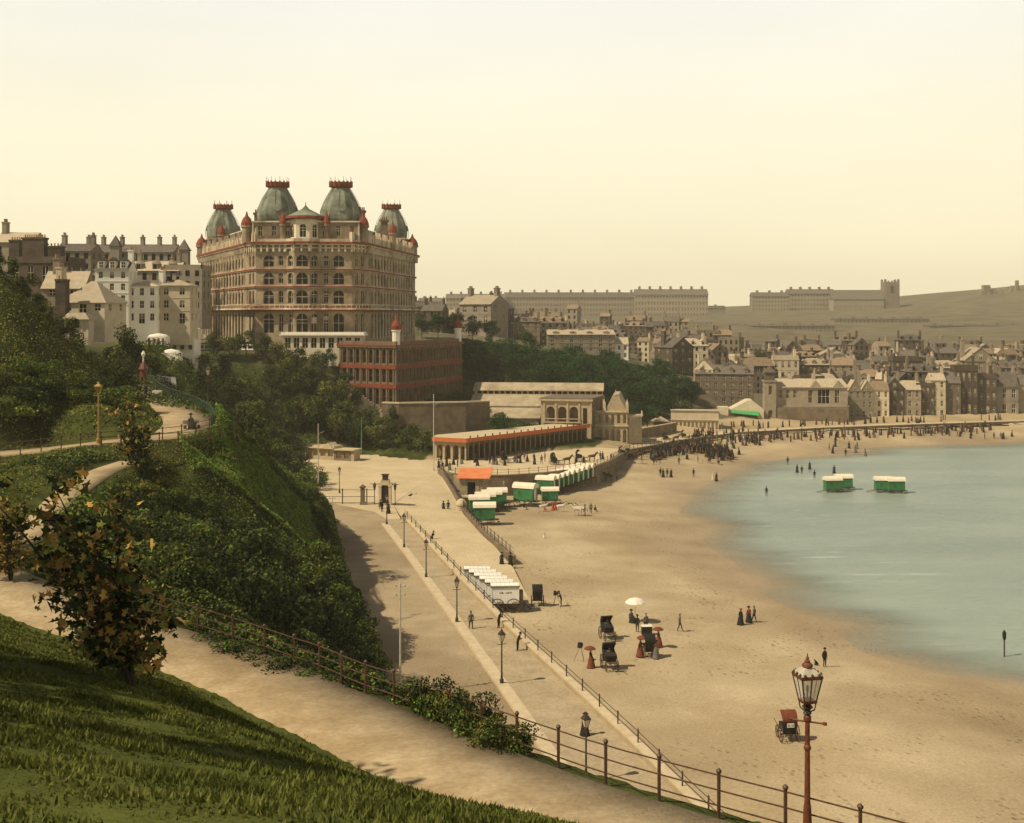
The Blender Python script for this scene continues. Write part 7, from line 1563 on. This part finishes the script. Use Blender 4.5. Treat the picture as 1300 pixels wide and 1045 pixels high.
# ------------------------------------------------------------------ wheeled things
def wheel(r, w=.06, n=16, sp=10, m=None):
    b = MB(); 
    for k in range(n):
        a, a2 = 2*math.pi*k/n, 2*math.pi*(k+1)/n
        vs = [(x, rr*math.cos(t), rr*math.sin(t)) for t in (a, a2) for rr in (r, r*.89) for x in (-w/2, w/2)]
        b.add(vs, [(0, 1, 5, 4), (2, 6, 7, 3), (0, 4, 6, 2), (1, 3, 7, 5)])
    for k in range(sp):
        a = 2*math.pi*k/sp; b.tube([(0, 0, 0), (0, r*.9*math.cos(a), r*.9*math.sin(a))], .016, 4, cap=False)
    b.tube([(-w*.9, 0, 0), (w*.9, 0, 0)], .07, 8); return b
def add_wheels(rt, pos, r, m, name='wheel'):
    w0 = None
    for p in pos:
        if w0 is None: w0 = wheel(r).build(name, m, rt); w0.location = p; w0.rotation_euler = (rnd.random(), 0, 0)
        else: c = w0.copy(); link(c, rt); c.location = p; c.rotation_euler = (rnd.random(), 0, 0)
M_GRN = mat('van_green', (.035, .17, .055), (.055, .22, .08), 2.5, .6, rand=.12, col3=(.03, .10, .04), scale3=1.2); M_CANV = mat('van_roof', (.66, .57, .42), (.74, .66, .50), 1.5, .8, rand=.06); M_VBR = mat('van_brown', (.06, .04, .025), (.10, .07, .045), 2, .7)
def green_van(label):
    rt = empty('bathing_machine', (0, 0, -60), 0, label, 'bathing machine'); b = MB(); L_, w, z0, z1 = 3.0, 1.8, .85, 2.6   # length along x
    b.box((0, 0, z0), (L_, w, z1-z0))
    for k in range(11): b.box((-L_/2+.12+k*(L_-.24)/10, 0, z0+.02), (.035, w+.03, z1-z0-.04))
    b.build('body', M_GRN, rt); r_ = MB(); n = 6; vs = []
    for x in (-L_/2-.18, L_/2+.18):
        for k in range(n+1): a = math.pi*k/n; vs.append((x, -math.cos(a)*(w/2+.12), z1+.75*math.sin(a)))
    r_.add(vs, [(k, k+1, k+1+n+1, k+n+1) for k in range(n)]+[tuple(range(n, -1, -1)), tuple(range(n+1, 2*n+2)), (0, n+1, 2*n+1, n)]); r_.build('roof', M_CANV, rt)
    b = MB(); b.box((L_/2+.02, 0, z0+.05), (.05, .7, 1.55)); d = b.build('door', M_CANV, rt); b = MB(); b.box((L_/2+.3, 0, z0-.12), (.6, 1.2, .06)); b.box((L_/2+.55, 0, z0-.45), (.3, .7, .05)); b.box((L_/2+.7, 0, z0-.75), (.3, .7, .05)); b.build('step', M_VBR, rt)
    b = MB(); b.box((0, 0, z0-.2), (L_*.95, .9, .16)); b.tube([(-.95, -.85, .55), (-.95, .85, .55)], .05, 6); b.tube([(.95, -.85, .55), (.95, .85, .55)], .05, 6); b.tube([(-L_/2, -.4, .7), (-L_/2-1.6, -.35, .35)], .04, 5); b.tube([(-L_/2, .4, .7), (-L_/2-1.6, .35, .35)], .04, 5); b.build('undercarriage', M_VBR, rt)
    w0 = None
    for x in (-.95, .95):
        for y in (-.93, .93):
            if w0 is None: w0 = wheel(.55).build('wheel', M_VBR, rt); c = w0
            else: c = w0.copy(); link(c, rt)
            c.location = (x, y, .55); c.rotation_euler = (0, 0, R(90))
    b = MB(); b.box((-.6, -w/2-.02, 1.9), (.35, .04, .3)); b.build('window', M_VBR, rt); return rt
GV = green_van('x'); gv = 'green bathing machines'
def van(px, py, rz, lb, sc=1.0, dz=0): P = hit(px, py); return place(GV, (P[0], P[1], P[2]+dz), rz, lb, gv, sc)
van(615, 666, R(3), 'green bathing machine parked foremost beside the round bollard', 1.0)
for i, (px, py) in enumerate(((608, 654), (616, 650), (624, 647), (631, 644))): van(px, py, R(8), 'green bathing machine behind the bollard one, %s in its row' % WH[i+1], .95)
van(667, 642, R(-24), 'largest green bathing machine with a tall white roof standing by the dark wall', 1.12); van(698, 640, R(6), 'green bathing machine right of the tall roofed one', .85)
for i in range(9): van(693+i*6.2, 628-i*2.1, R(-18), 'green bathing machine in the row along the wall, %s from the near end' % WH[i], 1.0)
for px, py, rz, lb in ((1057, 625, 6, 'left green bathing machine of the left pair in the sea'), (1071, 622, 2, 'right green bathing machine of the left pair in the sea'), (1121, 625, -4, 'left green bathing machine of the right pair in the sea'), (1137, 626, 0, 'right green bathing machine of the right pair in the sea')): van(px, py, R(rz), lb, .95, -.25)
M_VW = mat('van_white', (.82, .77, .66), (.86, .82, .72), 2, .7, rand=.05)
def white_van(label, lettered=False):
    rt = empty('bathing_van', (0, 0, -60), 0, label, 'bathing van'); b = MB(); L_, w, z0, z1 = 2.9, 1.35, .95, 2.75; b.box((0, 0, z0), (L_, w, z1-z0))
    for k in range(2): b.box(((-1, 1)[k]*L_/2*.985, 0, z0), (.1, w+.06, z1-z0))
    b.build('body', M_VW, rt); b = MB(); b.box((0, 0, z1+.04), (L_+.12, w+.12, .08)); b.build('roof', M_VW, rt); b = MB(); b.box((0, 0, z1-.06), (L_+.2, w+.2, .1)); b.build('roof_edge', M_VBR, rt); b = MB()
    for k in range(7):
        for s in (-1, 1): b.tube([(-L_/2+.1+k*(L_-.2)/6, s*w/2*.8, z1+.1), (-L_/2+.1+k*(L_-.2)/6, s*w/2*.8, z1+.42)], .012, 4)
    for s in (-1, 1): b.tube([(-L_/2+.1, s*w*.4, z1+.42), (L_/2-.1, s*w*.4, z1+.42)], .016, 4)
    b.build('roof_rail', M_WOODP, rt); b = MB(); b.box((L_/2+.2, 0, z0), (.5, w*.95, 1.2)); b.build('rear_box', M_VBR, rt); b = MB(); b.box((0, 0, z0-.3), (L_, .8, .28)); b.tube([(-.8, -.85, .75), (-.8, .85, .75)], .05, 6); b.tube([(.9, -.85, .75), (.9, .85, .75)], .05, 6)
    for k in range(4): b.box((L_/2+.55+k*.22, 0, z0-.1-.22*k), (.24, .7, .05))
    b.build('undercarriage', M_VBR, rt); w0 = None
    for x in (-.8, .9):
        for y in (-.82, .82):
            if w0 is None: w0 = wheel(.76, sp=12).build('wheel', M_VBR, rt); c = w0
            else: c = w0.copy(); link(c, rt)
            c.location = (x, y, .76); c.rotation_euler = (0, 0, R(90))
    if lettered:
        b = MB(); t = random.Random(2)
        for k in range(8):
            if k == 3: continue
            x = -.55+k*.155; b.box((x, -w/2-.012, 2.02), (.03, .012, .17)); b.box((x+.06, -w/2-.012, 2.02+t.choice([0, .07, .14])), (.09, .012, .03)); 
            if k % 2: b.box((x+.11, -w/2-.012, 2.02), (.025, .012, .17))
        b.build('lettering', M_VBR, rt)
    return rt
WV1 = white_van('x', True); WV = white_van('x'); P = hit(641, 776)
place(WV1, P, R(2), 'white bathing van with lettering on its side, foremost of the row by the sea wall', 'white bathing vans', .98)
for i in range(5): place(WV, (P[0]-.62*(i+1), P[1]+1.62*(i+1), P[2]), R(2), 'white railed bathing van standing %s behind the lettered one' % WH[i], 'white bathing vans', .98)
def carriage(label, hood='black', plate=False):
    rt = empty('hire_carriage', (0, 0, -60), 0, label, 'carriage'); b = MB(); b.add([(-.48, -.55, .62), (.48, -.55, .62), (.55, .5, .55), (-.55, .5, .55), (-.55, -.6, 1.05), (.55, -.6, 1.05), (.62, .62, 1.35), (-.62, .62, 1.35)], [(3, 2, 1, 0), (4, 5, 6, 7), (0, 1, 5, 4), (1, 2, 6, 5), (2, 3, 7, 6), (3, 0, 4, 7)]); b.build('body', CL['black'], rt)
    b = MB(); n = 6; vs = []
    for x in (-.62, .62):
        for k in range(n+1): a = math.pi*.62*k/n; vs.append((x, .62-.0-(1-math.cos(a))*.55, 1.3+.62*math.sin(a)))
    b.add(vs, [(k, k+1, k+n+2, k+n+1) for k in range(n)]+[tuple(range(n+1)), tuple(range(2*n+1, n, -1))]); b.build('hood', CL[hood], rt); b = MB(); b.box((0, .1, 1.0), (1.0, .7, .16)); b.build('seat', CL['brown'], rt); b = MB(); b.box((0, -1.0, .62), (.9, .45, .05)); b.tube([(-.4, -1.0, .6), (-.35, -2.2, .75)], .03, 5); b.tube([(.4, -1.0, .6), (.35, -2.2, .75)], .03, 5); b.tube([(-.7, .35, .52), (.7, .35, .52)], .04, 5); b.tube([(-.6, -.8, .38), (.6, -.8, .38)], .04, 5); b.build('chassis', M_VBR, rt)
    add_wheels(rt, [(-.72, .35, .52), (.72, .35, .52)], .52, M_VBR); add_wheels(rt, [(-.6, -.8, .38), (.6, -.8, .38)], .38, M_VBR, 'front_wheel')
    if plate: b = MB(); b.box((0, .665, .98), (.6, .02, .26)); pl = b.build('number_plate', M_WHITE, rt); b = MB(); [b.box((-.2+k*.1, .68, 1.04), (.05, .012, .13)) for k in (0, 1, 3, 4)]; b.build('lettering', M_VBR, pl)
    return rt
CA1 = carriage('x', 'rust', True); CA2 = carriage('x', 'black'); 
def car(pr, px, py, rz, lb, sc=1.1): P = hit(px, py); return place(pr, P, R(rz), lb, 'hire carriages on the sands', (sc*.8, sc*.9, sc*1.08))
car(CA1, 1000, 940, 186, 'hire carriage with rust red hood and white plate left of the big lantern', 1.08)
car(CA2, 682, 769, 184, 'dark hire carriage between the white vans and the photographer', 1.1); car(CA2, 771, 811, 15, 'dark hire carriage with people left of the white parasol', 1.05); car(CA2, 774, 849, 10, 'dark hire carriage nearest the water side tripod', 1.1); car(CA2, 824, 834, 190, 'dark hire carriage crowded by women with parasols', 1.0)
for (px, py, rz, lb) in ((771, 811, 15, 'passenger in the carriage left of the white parasol'), (774, 849, 10, 'passenger in the carriage beside the rust dressed woman'), (824, 834, 190, 'passenger in the crowded carriage')): P = hit(px, py); place(WSIT, (P[0], P[1]+.05, P[2]+.62), R(rz), lb)
for i, (px, py, rz) in enumerate(((703, 590, 100), (735, 586, 95), (640, 588, 100), (790, 580, 80), (798, 583, 110), (845, 561, 100), (868, 558, 80))): P = hit(px, py); place(CA2, P, R(rz), 'open carriage waiting on the foreshore road, %s from the arcade end' % WH[i], 'carriages on the foreshore road'); dup(HB_, (P[0]+2.6*math.sin(R(rz)), P[1]-2.6*math.cos(R(rz)), P[2]), R(rz), 'dark horse harnessed to the %s open carriage on the foreshore road' % WH[i], 'carriage horses', .95)
# pram, parasol, stall, tripods, marker
pm = empty('pram', (W(199.5, 503, 138.5)[0], 138.5, g_up), R(90), 'white pram on the upper walk beside the two men', 'pram'); b = MB(); b.box((0, 0, .5), (.5, .9, .35), top=1.15); b.build('body', M_WHITE, pm); b = MB(); b.tube([(0, .45, .8), (0, .85, 1.0)], .02, 5); b.build('handle', M_IRON, pm); add_wheels(pm, [(-.28, -.3, .28), (.28, -.3, .28), (-.28, .3, .28), (.28, .3, .28)], .28, M_IRON)
P = hit(806, 790); pa_ = empty('parasol', P, 0, 'big white parasol over the seated woman', 'parasol'); b = MB(); b.tube([(0, 0, 0), (.05, 0, 2.3)], .025, 6); b.build('pole', M_WOODP, pa_); b = MB(); b.lathe([(1.05, 1.95), (1.0, 2.05), (.7, 2.28), (.3, 2.42), (.02, 2.48)], (.05, 0, 0), 10); b.lathe([(1.0, 1.93), (.2, 2.35)], (.05, 0, 0), 10); b.build('canopy', M_WHITE, pa_)
P = hit(821, 806); sl_ = empty('sand_stall', P, .1, 'small dark stall with a white top on the sands', 'stall'); b = MB(); b.box((0, 0, .05), (.95, .6, .8)); b.build('box', CL['black'], sl_); b = MB(); b.box((0, 0, .85), (1.05, .7, .05)); b.build('top', M_WHITE, sl_)
def tripod(px, py, lb, rz):
    P = hit(px, py); o = empty('camera_tripod', P, rz, lb, 'camera'); 
    for k in range(3): a = 2*math.pi*k/3+.5; b = MB(); b.tube([(.6*math.cos(a), .6*math.sin(a), 0), (.05*math.cos(a), .05*math.sin(a), 1.25)], .02, 5); b.build('leg', M_VBR, o)
    b = MB(); b.box((0, 0, 1.25), (.3, .38, .32)); b.lathe([(.05, 0), (.06, .1)], (0, -.24, 1.35), 8); b.build('camera_box', CL['black'], o); b = MB(); b.box((0, .14, 1.2), (.36, .3, .45), top=.8); b.build('dark_cloth', CL['black'], o)
tripod(706, 770, 'camera on a tripod beside the photographer', R(90)); tripod(737, 839, 'camera on a tripod standing alone left of the rust dressed woman', R(150))
P = hit(1275, 834); mk = empty('marker_post', (P[0], P[1], -.6), 0, 'dark topped marker post standing in the sea', 'marker'); b = MB(); b.lathe([(.07, 0), (.07, 2.2)], n=6); b.build('post', M_VBR, mk); b = MB(); b.lathe([(.12, 2.2), (.17, 2.5), (.17, 2.9), (.05, 3.1)], n=6); b.build('head', CL['black'], mk)
# throw away prototypes that never found a place
for o in list(SC.objects):
    if o.parent is None and o.get('label') in ('x',) and o.name not in USED:
        def kill(q):
            for c in KIDS.get(q.name, []): kill(c)
            bpy.data.objects.remove(q)
        kill(o)
